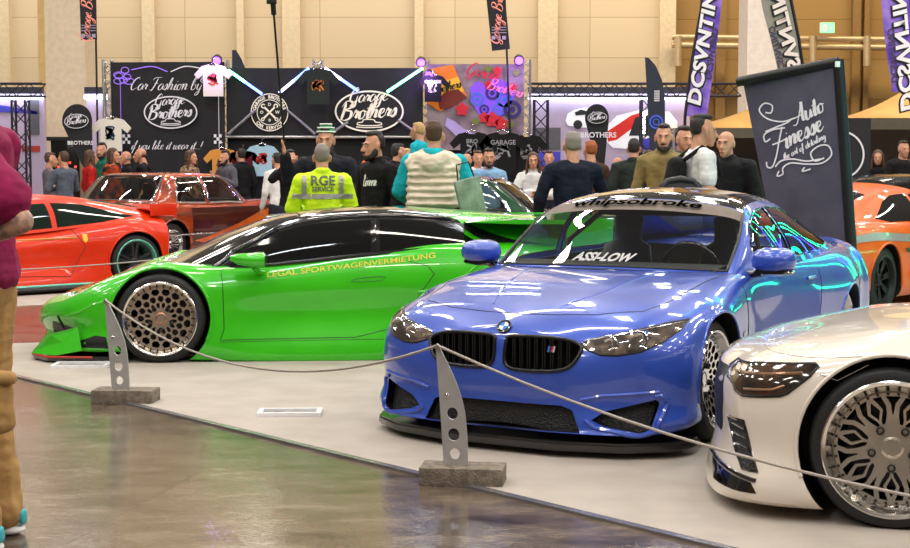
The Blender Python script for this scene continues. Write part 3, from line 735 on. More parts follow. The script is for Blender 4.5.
def green_car():
    PG = paint('green_car_paint', rgb(58,198,14), rgb(52,188,10), .24, .05)
    p0 = at(162, 320, 10.30)
    C = thing('supercar', 'low bright green supercar with yellow lettering along its door', 'car', (p0.x-.135, 11.52, 0), R(184)); C.scale = (1.016,1.0,1.016)
    LN = [list(r) for r in LAMN]
    for i, dz in ((7,.03),(8,.065),(9,.045)):
        for j in (2,3): q = LN[i][j]; LN[i][j] = (q[0], q[1]+.01, q[2]+dz)
    for i in range(5, 11):
        for j in (6,7,8): q = LN[i][j]; LN[i][j] = (q[0], q[1], max(.025, q[2]-.04))
    LN = [[(q[0]*(1.17 if i < 4 and q[0] > .25 else 1)+(.22 if i > 10 else 0), q[1], q[2]) for q in r] for i, r in enumerate(LN)]
    LC = [list(r) for r in LAMC]
    for i, (k0, k1) in enumerate(((0,0),(.055,.03),(.065,.03),(.08,.04),(.08,.05),(.06,.04),(.02,.02),(0,0))):
        for j, d in enumerate((k0, k1, .035, .035, .035)):
            q = LC[i][j]; LC[i][j] = (q[0], q[1], q[2]+(d if 0 < i < 7 else 0))
    for i, d in ((4,.0),(5,.03),(6,.05)):
        for j, f in ((2,.5),(3,1),(4,1)): q = LC[i][j]; LC[i][j] = (q[0], q[1], q[2]+d*f)
    net = Net(LN, (1,1,1,1)); cn = Net(LC, (0,0,0,1))
    body, dr = car_body('body', net, [(0,.335,.375),(-2.62,.345,.39)], PG, C)
    GB = mat('green_car_black_glass', rgb(4,5,5), .06, spec=.6)
    ws = [(.10,2.15),(1.95,2.15),(1.95,4),(.10,4)]
    sd = [(.45,.35),(1.2,.22),(2.95,.16),(2.95,1.72),(2.2,1.78),(1.5,1.72),(.9,1.35)]
    s2 = [(3.08,.16),(4.1,.20),(4.55,.55),(4.35,1.2),(3.9,1.70),(3.08,1.74)]
    s3 = [(4.50,.06),(5.75,.12),(5.1,.9),(4.45,1.75),(4.25,1.75),(4.68,.6)]
    rf = [(0,0),(4.3,0),(4.4,1.5),(4.3,2.0),(3.6,3.0),(3.45,4),(0,4)]
    reg = [rf, sd, s2, s3]
    names = {0:'roof',1:'side_window',2:'quarter_window',3:'side_air_intake',-1:'pillars'}
    ob = cabin(cn, reg, C, {0:GLOSSBLK,1:GB,2:GB,3:BLACK,-1:PG}, names)
    ob[0]['label'] = 'gloss black roof'; ob[-1]['label'] = 'green rear quarters'
    for sg in (1,-1):
        p = [cn(*a) for a in dens([(0,.1),(.3,.5),(.75,1.5),(1.5,1.9),(2.3,1.96),(3.2,1.96),(4.2,1.96)], .12, False)]
        tube('roof_rail', [V((a.x, a.y*sg, a.z)) for a in p], .022, GLOSSBLK, C, 8)
        p = [cn(*a) for a in dens([(3.0,.16),(3.0,1.75)], .12, False)]
        tube('window_pillar', [V((a.x, a.y*sg, a.z)) for a in p], .012, GLOSSBLK, C, 6)
        p = [cn(*a) for a in dens([(.35,.2),(1.2,.12),(4.6,.12)], .12, False)]
        tube('window_sill', [V((a.x, a.y*sg, a.z)) for a in p], .010, GLOSSBLK, C, 6)
        ax = 'y' if sg > 0 else '-y'
        dr.seam('door_gap', [(-.44,.69),(-.46,.60),(-.47,.25),(-.44,.17),(-1.45,.18),(-1.70,.24),(-1.90,.45),(-2.05,.66),(-2.0,.72),(-1.85,.755)], ax, BLACK, C, .003)
        dr.seam('sill_gap', [(-.44,.155),(-1.6,.165),(-2.15,.17)], ax, BLACK, C, .002)
        dr.seam('sill_gap', [(-1.68,.06),(-1.68,.16)], ax, BLACK, C, .002)
        dr.seam('door_handle', [(-1.42,.60),(-1.45,.622),(-1.62,.640),(-1.68,.635),(-1.66,.61),(-1.5,.60)], ax, mat('green_shadow', rgb(34,130,8), .4), C, .004, 0, True)
        dr.seam('body_crease', [(-1.93,.52),(-2.15,.545),(-2.35,.58)], ax, PG, C, .014, -.004)
        dr.seam('fender_crease', [(.74,.34),(.62,.38),(.50,.44),(.40,.47)], ax, PG, C, .012, -.004)
        dr.seam('rear_flare', [(-2.62+.44*math.cos(a), .36+.44*math.sin(a)) for a in [R(10+i*8) for i in range(20)]], ax, PG, C, .012, -.004)
        arch_lip(dr, 'wheel_arch', 0, .335, .380, PG, C, sg, .012, -25, 205); arch_lip(dr, 'wheel_arch', -2.62, .345, .395, PG, C, sg, .012)
        # angled headlight on the nose
        hl = [(.64,sg*.50),(.56,sg*.60),(.30,sg*.80),(.22,sg*.80),(.40,sg*.62),(.52,sg*.50)]
        dr.patch('headlight', hl, 'z', mat('supercar_headlight', rgb(60,60,62), .2, .5, coat=1), C, .004, .04)
        # black corner intake and canard
        dr.patch('nose_intake', [(sg*.50,.12),(sg*.88,.12),(sg*.80,.25),(sg*.62,.29),(sg*.54,.24)], 'x', BLACK, C, .003, .04)
        bm = bmesh.new()
        for zz in (0,.006):
            pass
        pts = [(.62,.88,.27),(.86,.82,.21),(1.0,.74,.06),(.78,.90,.06),(.58,.955,.10)]
        a = [bm.verts.new((p[0], sg*p[1], p[2])) for p in pts]; b = [bm.verts.new((p[0], sg*(p[1]+.012), p[2])) for p in pts]
        bm.faces.new(a); bm.faces.new(b[::-1])
        for i in range(5): bm.faces.new((a[i], b[i], b[(i+1) % 5], a[(i+1) % 5]))
        bmesh.ops.recalc_face_normals(bm, faces=bm.faces); meshobj('bumper_fin', bm, PG, C)
        dr.patch('lower_side_intake', [(.66,.085),(.62,.16),(.48,.21),(.40,.20),(.38,.12),(.44,.085)], ax, BLACK, C, .004, .04)
        dr.seam('intake_edge', [(.80,.34),(.76,.24),(.70,.20)], ax, BLACK, C, .012)
    pl = [(1.06,0),(1.04,.4),(.99,.72),(.84,.92),(.50,.97),(.36,.96),(.3,0)]
    pl = pl+[(a, -b) for a, b in pl[::-1][1:-1]]
    bm = bmesh.new(); f = poly2d(bm, [(p[0], p[1]) for p in pl], .02); e = bmesh.ops.extrude_face_region(bm, geom=[f])
    for v in e['geom']:
        if isinstance(v, bmesh.types.BMVert): v.co.z = .055
    bmesh.ops.recalc_face_normals(bm, faces=bm.faces); sp = meshobj('front_splitter', bm, GLOSSBLK, C)
    tube('splitter_edge', [(p[0]+.004, p[1], .05) for p in pl[1:5]], .009, mat('red_edge', rgb(190,40,20), .4), sp, 6)
    tube('splitter_edge', [(p[0]+.004, -p[1], .05) for p in pl[1:5]], .009, MC['red_edge'], sp, 6)
    # rear wing
    bm = bmesh.new()
    pr = [(-2.3,1.045),(-2.7,1.065),(-3.2,1.06),(-3.38,1.075),(-3.38,1.055),(-3.15,1.03),(-2.7,1.03)]
    a = [bm.verts.new((x, -.88, z)) for x, z in pr]; b = [bm.verts.new((x, .88, z)) for x, z in pr]; bm.faces.new(a); bm.faces.new(b[::-1])
    for i in range(len(a)): bm.faces.new((a[i], b[i], b[(i+1) % len(a)], a[(i+1) % len(a)]))
    bmesh.ops.recalc_face_normals(bm, faces=bm.faces); w = meshobj('rear_wing', bm, PG, C, 40)
    for s in (1,-1):
        bm = bmesh.new(); pp = [(-2.25,1.03),(-2.7,1.07),(-3.42,1.07),(-3.42,.90),(-3.0,.86),(-2.55,.88)] if s < 0 else [(-3.06,1.05),(-3.42,1.07),(-3.42,.88),(-3.06,.84)]
        a = [bm.verts.new((x, s*.885, z)) for x, z in pp]; b = [bm.verts.new((x, s*.90, z)) for x, z in pp]; bm.faces.new(a); bm.faces.new(b[::-1])
        for i in range(len(a)): bm.faces.new((a[i], b[i], b[(i+1) % len(a)], a[(i+1) % len(a)]))
        bmesh.ops.recalc_face_normals(bm, faces=bm.faces); meshobj('wing_end_plate', bm, PG, w)
    # mirrors: wedge on an arm
    for s in (1,-1):
        M = Matrix.Translation((-.66, s*1.01, .775))
        mm = mirrorobj('wing_mirror', [(.13,.05,.02,-.01*s,.015),(.08,.085,.04,0,.008),(-.04,.10,.055,0,0),(-.11,.10,.060,0,0),(-.125,.09,.05,0,0)], M, PG, C)
        tube('mirror_stalk', [(-.70,s*.98,.73),(-.72,s*.93,.69),(-.76,s*.83,.66)], .02, PG, mm, 8, [.03,.022,.03])
    # lettering
    YL = mat('yellow_vinyl', rgb(222,214,60), .5)
    bm = text_bm('LEGAL SPORTWAGENVERMIETUNG', 1, 0, .012)
    xs = [v.co.x for v in bm.verts]; mn, mxx = min(xs), max(xs)
    def fn(x, y):
        t = (x-mn)/(mxx-mn); return (-.79-t*1.27, .650+t*.125+t*t*.02+y*.055)
    dr.text('door_lettering', bm, 'y', YL, C, fn, .003)
    HN = lambda r: h_mesh(16, [(r*.33,r*.50,.5,.74),(r*.52,r*.71,0,.84),(r*.73,r*.93,.5,.84)])
    BZ = mat('bronze_alloy', rgb(182,166,148), .32, .75); DISC = mat('brake_steel', rgb(70,70,72), .3, .8)
    for x in (0,-2.62):
        for s in (1,-1):
            wheel(C, x, s*(.985 if x == 0 else .99), .335, .335, .282, .28, HN, BZ, ALUP, DISC, s, dish=.03, lipw=.115, bolts=30, camber=R(2)*s, mcap=mat('copper_hub', rgb(190,140,110), .3, .7))
    for s in (1,-1):
        dr.patch('tail_light', [(s*.40,.74),(s*.78,.73),(s*.80,.66),(s*.66,.63),(s*.42,.66)], 'xr', mat('tail_red', rgb(170,10,14), .15, coat=1), C, .004, .05)
    return C

# ================================================================ white saloon
def white_car():
    PW = paint('white_car_paint', rgb(226,216,202), rgb(222,211,197), .3, .0)
    rows = [list(r) for r in BMWN]
    rows[0] = [(.72,0,.70),(.76,0,.66),(.775,0,.60),(.785,0,.52),(.785,0,.42),(.78,0,.28),(.80,0,.14),(.77,0,.09),(.6,0,.08)]
    rows[1] = [(.68,0,.72),(.72,.28,.685),(.745,.31,.60),(.76,.32,.52),(.765,.32,.42),(.76,.32,.28),(.78,.32,.14),(.75,.30,.09),(.4,0,.08)]
    rows[2] = [(.50,0,.765),(.55,.34,.75),(.61,.60,.70),(.655,.66,.60),(.665,.67,.45),(.66,.67,.28),(.69,.68,.14),(.66,.6,.09),(.2,0,.08)]
    rows[3] = [(.34,0,.80),(.36,.36,.795),(.40,.68,.755),(.47,.82,.66),(.505,.86,.48),(.50,.87,.28),(.53,.88,.14),(.46,.7,.09),(0,0,.08)]
    rows[4] = [(.15,0,.83),(.15,.38,.825),(.15,.69,.80),(.16,.86,.735),(.17,.915,.60),(.18,.92,.3),(.22,.91,.12),(.2,.7,.09),(-.1,0,.08)]
    rows[5] = [(0,0,.85),(0,.38,.85),(0,.70,.83),(0,.875,.76),(0,.935,.66),(0,.935,.33),(0,.91,.12),(0,.7,.09),(-.2,0,.08)]
    rows = [[(q[0], q[1], q[2] if q[2] < .3 else .3+(q[2]-.3)*.90) for q in r] for r in rows]
    for i in range(5):
        for j in range(9):
            x, y, z = rows[i][j]
            if j < 4 and z > .5: z -= (.04,.035,.03,.015,.0)[i]*(1 if j < 3 else .4)
            if j == 6: z = .085; x += .02; y += .025 if i else 0
            if j > 6: z = .06
            rows[i][j] = (x, y, z)
    net = Net(rows, (1,1,1,1)); cn = Net([[(p[0]-.12, p[1], p[2]-.02) for p in r] for r in BMWC], (0,0,0,1))
    hub = at(884, 445, 5.58)
    a = R(164)
    C = thing('saloon_car', 'pale white car with smoked headlight, cut off by the right edge', 'car')
    fw = V((math.cos(a), math.sin(a), 0)); lf = V((-math.sin(a), math.cos(a), 0))
    o = V((hub.x+.035, hub.y, 0))-lf*.93; C.location = o; C.rotation_euler = (0,0,a)
    body, dr = car_body('body', net, [(0,.33,.375),(-2.81,.335,.375)], PW, C)
    wsB = [(.06,2.0),(1.9,2.0),(1.9,4),(.06,4)]; roof = [(1.94,1.98),(4.55,1.98),(4.55,4),(1.94,4)]
    sd = [(.72,.30),(1.0,.22),(3.0,.20),(3.0,1.74),(2.2,1.76),(1.5,1.72),(1.1,1.5),(.80,.9)]; s2 = [(3.16,.20),(4.6,.22),(5.5,.62),(5.3,1.0),(4.6,1.5),(3.9,1.72),(3.16,1.74)]; rr = [(4.62,2.15),(6.6,2.15),(6.6,4),(4.62,4)]
    cabin(cn, [wsB,roof,sd,s2,rr], C, {0:DARKGLASS,1:PW,2:DARKGLASS,3:DARKGLASS,4:DARKGLASS,-1:PW}, {0:'windscreen',1:'roof',2:'side_window',3:'quarter_window',4:'rear_window',-1:'pillars'})
    SM = mat('smoked_lens', rgb(30,22,16), .10, coat=1, mix=rgb(74,52,36), mscale=9)
    for s in (1,-1):
        ax = 'y' if s > 0 else '-y'
        hl = [(.69,.585),(.65,.618),(.52,.640),(.31,.660),(.295,.650),(.33,.61),(.42,.535),(.45,.522),(.61,.500),(.645,.515),(.655,.540),(.69,.555)]
        b = dr.patch('headlight', hl, ax, SM, C, .004, .03)
        dr.seam('headlight_trim', hl, ax, BLACK, b, .006, .002, True)
        dr.seam('light_strip', [(.62,.59),(.48,.605),(.36,.62)], ax, mat('amber_lens', rgb(130,96,70), .2, .4), b, .008, .005)
        dr.seam('light_strip', [(.60,.53),(.48,.545),(.43,.565)], ax, MC['amber_lens'], b, .006, .005)
        dr.seam('hood_gap', [(.55,.675),(.30,.68),(.0,.71)], ax, mat('panel_gap_grey', rgb(120,112,104), .6), C, .0016)
        dr.seam('bumper_gap', [(.29,.62),(.22,.60),(.10,.67)], ax, MC['panel_gap_grey'], C, .0016)
        v = [(.675,.39),(.60,.395),(.565,.27),(.535,.20),(.60,.20),(.64,.27)]
        vv = dr.patch('air_vent', v, ax, mat('intake_mesh', rgb(20,20,22), .4, .3, bump=.6, bscale=90), C, .003, .03)
        dr.seam('vent_frame', v, ax, GLOSSBLK, vv, .007, .002, True)
        for zz in (.28,.32,.36,.40): dr.seam('vent_slat', [(.66-(.42-zz)*.25,zz-.03),(.60-(.42-zz)*.2,zz-.038)], ax, CHROME, vv, .004, .005)
        dr.patch('lower_intake', [(.76,.175),(.56,.155),(.535,.115),(.74,.105)], ax, GLOSSBLK, C, .003, .03)
        dr.seam('lower_blade', [(.77,.190),(.66,.178),(.54,.165)], ax, mat('dark_chrome', rgb(70,64,66), .15, .9), C, .009, .005)
        arch_lip(dr, 'wheel_arch', 0, .33, .380, PW, C, s, .009, -20, 200)
        dr.patch('tail_light', [(s*.38,.80),(s*.78,.80),(s*.80,.70),(s*.70,.66),(s*.40,.69)], 'xr', mat('tail_red', rgb(170,10,14), .15, coat=1), C, .004, .05)
        M = Matrix.Translation((-.95, s*.95, .93)); mirrorobj('wing_mirror', [(.10,.05,.03,0,0),(.075,.10,.055,0,0),(.02,.12,.065,0,0),(-.05,.12,.066,0,0)], M, PW, C)
    dr.patch('front_grille', [(-.50,.30),(.50,.30),(.56,.45),(.50,.58),(-.50,.58),(-.56,.45)], 'x', BLACK, C, .003, .05)
    HD = lambda r: h_diamond(7, r)
    SV = mat('machined_silver_alloy', rgb(205,196,184), .24, .8)
    for x in (0,-2.81):
        for s in (1,-1):
            wheel(C, x, s*.925, .33, .33, .285, .25, HD, SV, ALUP, mat('brake_steel', rgb(70,70,72), .3, .8), s, dish=.035, lipw=.16, bolts=34, camber=R(2)*s)
    return C
# ================================================================ simpler show cars further back
def prof_net(st, nose, tail):
    P = []
    def cap(c, x0, z0, zb): return [(x0+dx, 0, z0+(zb-z0)*f) for dx, f in c]
    P.append(cap(nose, st[0][0], st[0][1]-.02, st[0][5]))
    for x, zc, zf, zs, w, zb in st:
        P.append([(x,0,zc),(x,.45*w,zc),(x,.80*w,zf),(x,.955*w,zs),(x,w,zs*.55+zb*.45+.08),(x,w*.99,zb+.18),(x,.96*w,zb),(x,.75*w,zb-.02),(x,0,zb-.02)])
    P.append(cap(tail, st[-1][0], st[-1][1]-.02, st[-1][5]))
    return Net(P, (1,1,1,1))
NOSE = [(.02,0),(.09,.08),(.11,.2),(.12,.35),(.12,.5),(.12,.68),(.14,.9),(.10,1),(-.1,1.0)]
TAIL = [(-.02,0),(-.08,.08),(-.10,.2),(-.11,.35),(-.12,.5),(-.13,.68),(-.14,.9),(-.10,1),(.1,1.0)]
OLD = [(.80,.88,.86,.84,.84,.22),(.70,.93,.92,.88,.88,.20),(.40,.95,.945,.90,.90,.20),(0,.97,.96,.91,.91,.20),(-.5,.98,.97,.91,.91,.20),(-.95,.98,.97,.91,.91,.20),(-1.8,.96,.95,.90,.91,.20),(-2.4,.97,.96,.91,.91,.20),(-2.9,.98,.97,.92,.92,.20),(-3.4,.98,.97,.91,.90,.22),(-3.9,.95,.94,.88,.88,.26),(-4.05,.93,.92,.86,.85,.28)]
OLDC = [[(-.92,.86,.93),(-.90,.82,.95),(-.87,.76,.96),(-.78,.4,.97),(-.75,0,.97)],
 [(-1.2,.87,.93),(-1.18,.83,1.05),(-1.16,.70,1.20),(-1.06,.38,1.21),(-1.03,0,1.21)],
 [(-1.45,.87,.93),(-1.43,.81,1.15),(-1.42,.66,1.345),(-1.34,.36,1.37),(-1.32,0,1.375)],
 [(-1.9,.87,.92),(-1.9,.81,1.16),(-1.9,.65,1.365),(-1.9,.35,1.40),(-1.9,0,1.405)],
 [(-2.4,.87,.93),(-2.4,.81,1.16),(-2.4,.65,1.36),(-2.4,.35,1.395),(-2.4,0,1.40)],
 [(-2.70,.86,.94),(-2.68,.80,1.15),(-2.66,.66,1.335),(-2.74,.36,1.365),(-2.75,0,1.37)],
 [(-2.90,.85,.95),(-2.88,.80,1.06),(-2.86,.72,1.17),(-3.0,.38,1.18),(-3.02,0,1.18)],
 [(-3.08,.84,.95),(-3.06,.80,.96),(-3.05,.76,.97),(-3.22,.38,.975),(-3.25,0,.98)]]
def old_coupe(label, loc, a, P, roofm, chrome_wheels, wiremat, zs=1.0, wheel_r=.33, name='classic_coupe', side_stripe=None):
    C = thing(name, label, 'car', loc, R(a)); C.scale = (1,1,zs)
    net = prof_net(OLD, NOSE, TAIL); cn = Net(OLDC, (0,0,0,1))
    body, dr = car_body('body', net, [(0,.34,.37),(-2.75,.34,.37)], P, C, ku=4, kv=4)
    ws = [(.08,2.1),(1.9,2.1),(1.9,4),(.08,4)]; rw = [(5.12,2.15),(6.9,2.15),(6.9,4),(5.12,4)]
    sd = [(.5,.12),(3.0,.12),(3.0,1.75),(1.9,1.75),(1.0,1.3)]; s2 = [(3.15,.12),(4.75,.12),(4.6,1.0),(4.3,1.75),(3.15,1.75)]
    rf = [(1.95,1.9),(5.05,1.9),(5.05,4),(1.95,4)]
    GW = glass('classic_glass', (.62,.62,.58), 1)
    cabin(cn, [ws,rw,sd,s2,rf], C, {0:GW,1:GW,2:GW,3:GW,4:roofm,-1:P}, {0:'windscreen',1:'rear_window',2:'side_window',3:'quarter_window',4:'roof',-1:'pillars'}, step=.2)
    for sg in (1,-1):
        for q, pl in (('window_trim', sd),('window_trim', s2),('rear_window_trim', [(5.1,4),(5.1,2.12),(6.92,2.12),(6.92,4)]),('windscreen_trim', [(.06,4),(.06,2.08),(1.92,2.08),(1.92,4)])):
            cl = 'trim' in q and q == 'window_trim'; p = [cn(*b) for b in dens(pl, .2, cl)]; p = [V((b.x, b.y*sg, b.z)) for b in p]
            tube(q, p+([p[0]] if cl else []), .016, CHROME, C, 6)
        ax = 'y' if sg > 0 else '-y'
        dr.seam('door_gap', [(-.95,.88),(-.98,.3),(-2.2,.3),(-2.25,.88)], ax, BLACK, C, .004)
        dr.seam('side_moulding', [(.7,.48),(-3.9,.48)], ax, CHROME, C, .012, .0)
        dr.seam('sill_trim', [(-.45,.22),(-2.3,.22)], ax, CHROME, C, .014, .0)
        arch_lip(dr, 'wheel_arch', 0, .34, .375, P, C, sg, .014); arch_lip(dr, 'wheel_arch', -2.75, .34, .375, P, C, sg, .014)
        if side_stripe:
            for qi, (nm, pts, m) in enumerate(side_stripe): dr.patch(nm, pts, ax, m, C, .005+.008*qi, .07)
        dr.patch('tail_light', [(sg*.50,.52),(sg*.80,.52),(sg*.80,.80),(sg*.50,.80)], 'xr', mat('tail_red', rgb(170,10,14), .15, coat=1), C, .006, .1)
        h = [(sg*.52,.60),(sg*.80,.60),(sg*.80,.76),(sg*.52,.76)]; dr.patch('headlight', h, 'x', CHROME, C, .006, .1)
    dr.patch('front_grille', [(-.42,.5),(.42,.5),(.42,.78),(-.42,.78)], 'x', mat('old_grille', rgb(120,120,122), .2, .9, bump=.6, bscale=60), C, .006, .1)
    for x, w in ((.98,.86),(-4.24,.86)):
        bm = bmesh.new(); tube_bm(bm, [(x-.25*math.copysign(1,x+1), -w, .42),(x-.04*math.copysign(1,x+1), -w*.85, .42),(x, 0, .42),(x-.04*math.copysign(1,x+1), w*.85, .42),(x-.25*math.copysign(1,x+1), w, .42)], .065, 8); meshobj('bumper', bm, CHROME, C, 50)
    bm = bmesh.new(); bbox(bm, -2.9, -1.0, -.75, .75, .95, .985); meshobj('cabin_floor', bm, BLACK, C)
    for y in (.38,-.38): meshobj('seat', seat_bm(-1.8, y, .62, .8), mat('red_brown_seat', rgb(58,30,24), .6), C, 60)
    WI = lambda r: h_spokes(22, r*.30, r*.92, .62)
    for x in (0,-2.75):
        for s in (1,-1): wheel(C, x, s*.87, wheel_r, wheel_r, .235, .2, WI, wiremat, CHROME, BLACK, s, dish=.02, lipw=.12, nuts=5)
    return C
def back_cars():
    # orange mid-engined sports car, left
    PO = paint('orange_red_paint', rgb(222,50,6), rgb(212,42,4), .35, .0, .4, .25)
    C = thing('mid_engine_sports_car', 'orange-red sports car with teal wheel rims left of the green supercar', 'car', (-6.52, 16.25, 0), R(222))
    LN = [[(q[0]+(.26 if i > 11 else .12 if i == 11 else 0), q[1]*.98, q[2]*1.0) for q in r] for i, r in enumerate(LAMN)]; LC = [[(q[0], q[1]*.98, q[2]*1.05) for q in r] for r in LAMC]
    net = Net(LN, (1,1,1,1)); cn = Net(LC, (0,0,0,1))
    body, dr = car_body('body', net, [(0,.335,.375),(-2.62,.345,.375)], PO, C, ku=4, kv=4)
    ws = [(.10,2.15),(1.95,2.15),(1.95,4),(.10,4)]; sd = [(.45,.35),(1.2,.22),(2.95,.16),(2.95,1.72),(2.2,1.78),(1.5,1.72),(.9,1.35)]
    s2 = [(3.08,.16),(4.3,.20),(5.3,.65),(4.6,1.3),(3.9,1.70),(3.08,1.74)]; rw = [(4.3,2.3),(6.3,2.3),(6.3,4),(4.3,4)]
    GX = mat('green_tinted_dark_glass', rgb(10,30,22), .05, coat=.5)
    cabin(cn, [ws,sd,s2,rw], C, {0:GX,1:GX,2:GX,3:GX,-1:PO}, {0:'windscreen',1:'side_window',2:'quarter_window',3:'engine_cover_glass',-1:'roof_and_pillars'}, step=.2)
    TL = mat('teal_rim', rgb(110,190,170), .25, .4); DG = mat('dark_grey_alloy', rgb(74,74,78), .3, .7)
    for s in (1,-1):
        ax = 'y' if s > 0 else '-y'
        dr.seam('door_gap', [(-.50,.70),(-.52,.25),(-1.75,.20),(-1.95,.55),(-1.8,.78)], ax, BLACK, C, .004)
        dr.seam('sill_blade', [(-.45,.10),(-2.15,.11)], ax, TL, C, .016, .01); dr.seam('sill_blade', [(-.45,.06),(-2.15,.07)], ax, BLACK, C, .03, .0)
        dr.patch('shield_badge', [(-.55+.0,.60),(-.49,.60),(-.49,.53),(-.52,.50),(-.55,.53)] if 0 else [(-1.98,.70),(-1.92,.70),(-1.92,.63),(-1.95,.60),(-1.98,.63)], ax, mat('badge_yellow', rgb(230,190,40), .4), C, .005, .03)
        dr.seam('gold_stripe', [(-.75,.645),(-1.4,.655),(-1.85,.665)], ax, mat('gold_stripe', rgb(214,140,40), .35), C, .012, .0)
        arch_lip(dr, 'wheel_arch', 0, .335, .38, PO, C, s, .012); arch_lip(dr, 'wheel_arch', -2.62, .345, .38, PO, C, s, .012)
        M = Matrix.Translation((-.72, s*1.0, .86)); mirrorobj('wing_mirror', [(.10,.05,.03,0,0),(.06,.10,.055,0,0),(-.05,.12,.062,0,0)], M, PO, C)
        for k in range(2): dr.patch('tail_light', [(s*(.5+.2*k)+.07*math.cos(t), .70+.07*math.sin(t)) for t in [2*PI*q/12 for q in range(12)]], 'xr', mat('tail_red', rgb(170,10,14), .15, coat=1), C, .006, .04)
        for x in (0,-2.62): wheel(C, x, s*.955, .34, .34, .285, .28, lambda r: h_spokes(5, r*.30, r*.90, .62, True), DG, TL, mat('brake_steel', rgb(70,70,72), .3, .8), s, dish=.03, lipw=.08)
    # ducktail wing with end plates
    bm = bmesh.new(); pr = [(-2.85,.99),(-3.22,1.03),(-3.27,1.01),(-2.9,.96)]
    a = [bm.verts.new((x, -.80, z)) for x, z in pr]; b = [bm.verts.new((x, .80, z)) for x, z in pr]; bm.faces.new(a); bm.faces.new(b[::-1])
    for i in range(4): bm.faces.new((a[i], b[i], b[(i+1) % 4], a[(i+1) % 4]))
    bmesh.ops.recalc_face_normals(bm, faces=bm.faces); w = meshobj('rear_wing', bm, PO, C)
    for s in (1,-1): box('wing_stay', -3.08,-2.98, s*.5-.012, s*.5+.012, .84, 1.0, BLACK, w); box('wing_end_plate', -3.28,-2.9, s*.80-.012, s*.80+.012, .90, 1.05, PO, w, .01)
    # candy orange classic coupe
    CP = mat('candy_orange_paint', rgb(184,72,20), .24, .2, coat=1, mix=rgb(110,36,14), mscale=2.2, stretch=(.6,1,3.2))
    OR = paint('classic_orange_graphic', rgb(224,112,36), rgb(206,84,24)); BRN = paint('classic_brown_graphic', rgb(70,22,14), rgb(84,28,16))
    sw = [(.72,.60),(.72,.74),(.40,.86),(-.1,.88),(-.6,.80),(-1.2,.62),(-2.0,.43),(-2.3,.38),(-2.0,.33),(-1.1,.44),(-.55,.64),(-.38,.75),(.38,.75),(.46,.58)]
    sw2 = [(-2.33,.87),(-2.33,.30),(-.45,.30),(-.42,.66),(-.2,.80),(.40,.80),(.66,.74),(.66,.87)]
    old_coupe('candy orange and brown classic coupe with chrome trim and wire wheels', (-3.67, 24.1, 0), 60, CP, OR, 1, CHROME, 1.03, .33, 'classic_coupe', [('brown_door_panel', sw2, BRN),('orange_swoosh', sw, OR)])
    DGN = paint('dark_green_paint', rgb(8,70,38), rgb(6,58,32), .2, .2)
    old_coupe('dark green classic coupe with chrome window frames behind the green supercar', (1.85, 16.8, 0), -8, DGN, DGN, 1, CHROME, 1.0, .33, 'classic_coupe')
    # orange coupe on the right and dark ones
    def mod(label, loc, a, P, wm, name='coupe', mats=None, extra=None):
        C = thing(name, label, 'car', loc, R(a)); net = Net([[(q[0], q[1]*1.02, q[2]+.03) for q in r] for r in BMWN], (1,1,1,1)); cn = Net([[(q[0], q[1], .88+(q[2]-.86)*1.05) for q in r] for r in BMWC], (0,0,0,1))
        body, dr = car_body('body', net, [(0,.345,.37),(-2.81,.345,.38)], P, C, ku=4, kv=4)
        wsB = [(.06,2.0),(1.9,2.0),(1.9,4),(.06,4)]; sd = [(.72,.30),(1.0,.22),(3.0,.20),(3.0,1.74),(2.2,1.76),(1.5,1.72),(1.1,1.5),(.80,.9)]; s2 = [(3.16,.20),(4.6,.22),(5.2,.62),(4.9,1.0),(4.4,1.5),(3.9,1.72),(3.16,1.74)]; rr = [(4.62,2.15),(6.6,2.15),(6.6,4),(4.62,4)]; rf = [(1.95,1.95),(4.55,1.95),(4.55,4),(1.95,4)]
        cabin(cn, [wsB,rf,sd,s2,rr], C, {0:DARKGLASS,1:(mats or P),2:DARKGLASS,3:DARKGLASS,4:DARKGLASS,-1:P}, {0:'windscreen',1:'roof',2:'side_window',3:'quarter_window',4:'rear_window',-1:'pillars'}, step=.2)
        for s in (1,-1):
            ax = 'y' if s > 0 else '-y'
            dr.seam('door_gap', [(-.55,.80),(-.60,.25),(-2.0,.25),(-2.2,.80)], ax, BLACK, C, .004)
            arch_lip(dr, 'wheel_arch', 0, .345, .375, P, C, s, .014); arch_lip(dr, 'wheel_arch', -2.81, .345, .385, P, C, s, .014)
            dr.patch('tail_light', [(s*.42,.78),(s*.78,.78),(s*.78,.68),(s*.42,.68)], 'xr', mat('tail_red', rgb(170,10,14), .15, coat=1), C, .006, .06)
            dr.patch('headlight', [(s*.42,.62),(s*.80,.70),(s*.82,.63),(s*.5,.56)], 'x', mat('headlight_inner', rgb(52,46,42), .25), C, .006, .06)
            M = Matrix.Translation((-.80, s*.97, .96)); mirrorobj('wing_mirror', [(.10,.05,.03,0,0),(.06,.10,.055,0,0),(-.05,.12,.062,0,0)], M, P, C)
            for x in (0,-2.81): wheel(C, x, s*.91, .345, .345, .26, .25, lambda r: h_spokes(7, r*.3, r*.9, .6), wm, wm, BLACK, s, dish=.03, lipw=.08)
            if extra: extra(dr, ax, C, s)
        dr.patch('front_grille', [(-.4,.2),(.4,.2),(.4,.5),(-.4,.5)], 'x', BLACK, C, .006, .1)
        return C, dr
    ORR = paint('orange_paint', rgb(230,92,4), rgb(222,82,4), .35, .0, .4, .25); SIL = mat('silver_stripe', rgb(176,172,170), .3, .3, coat=1); DKG = mat('dark_olive_stripe', rgb(52,60,46), .35, coat=1)
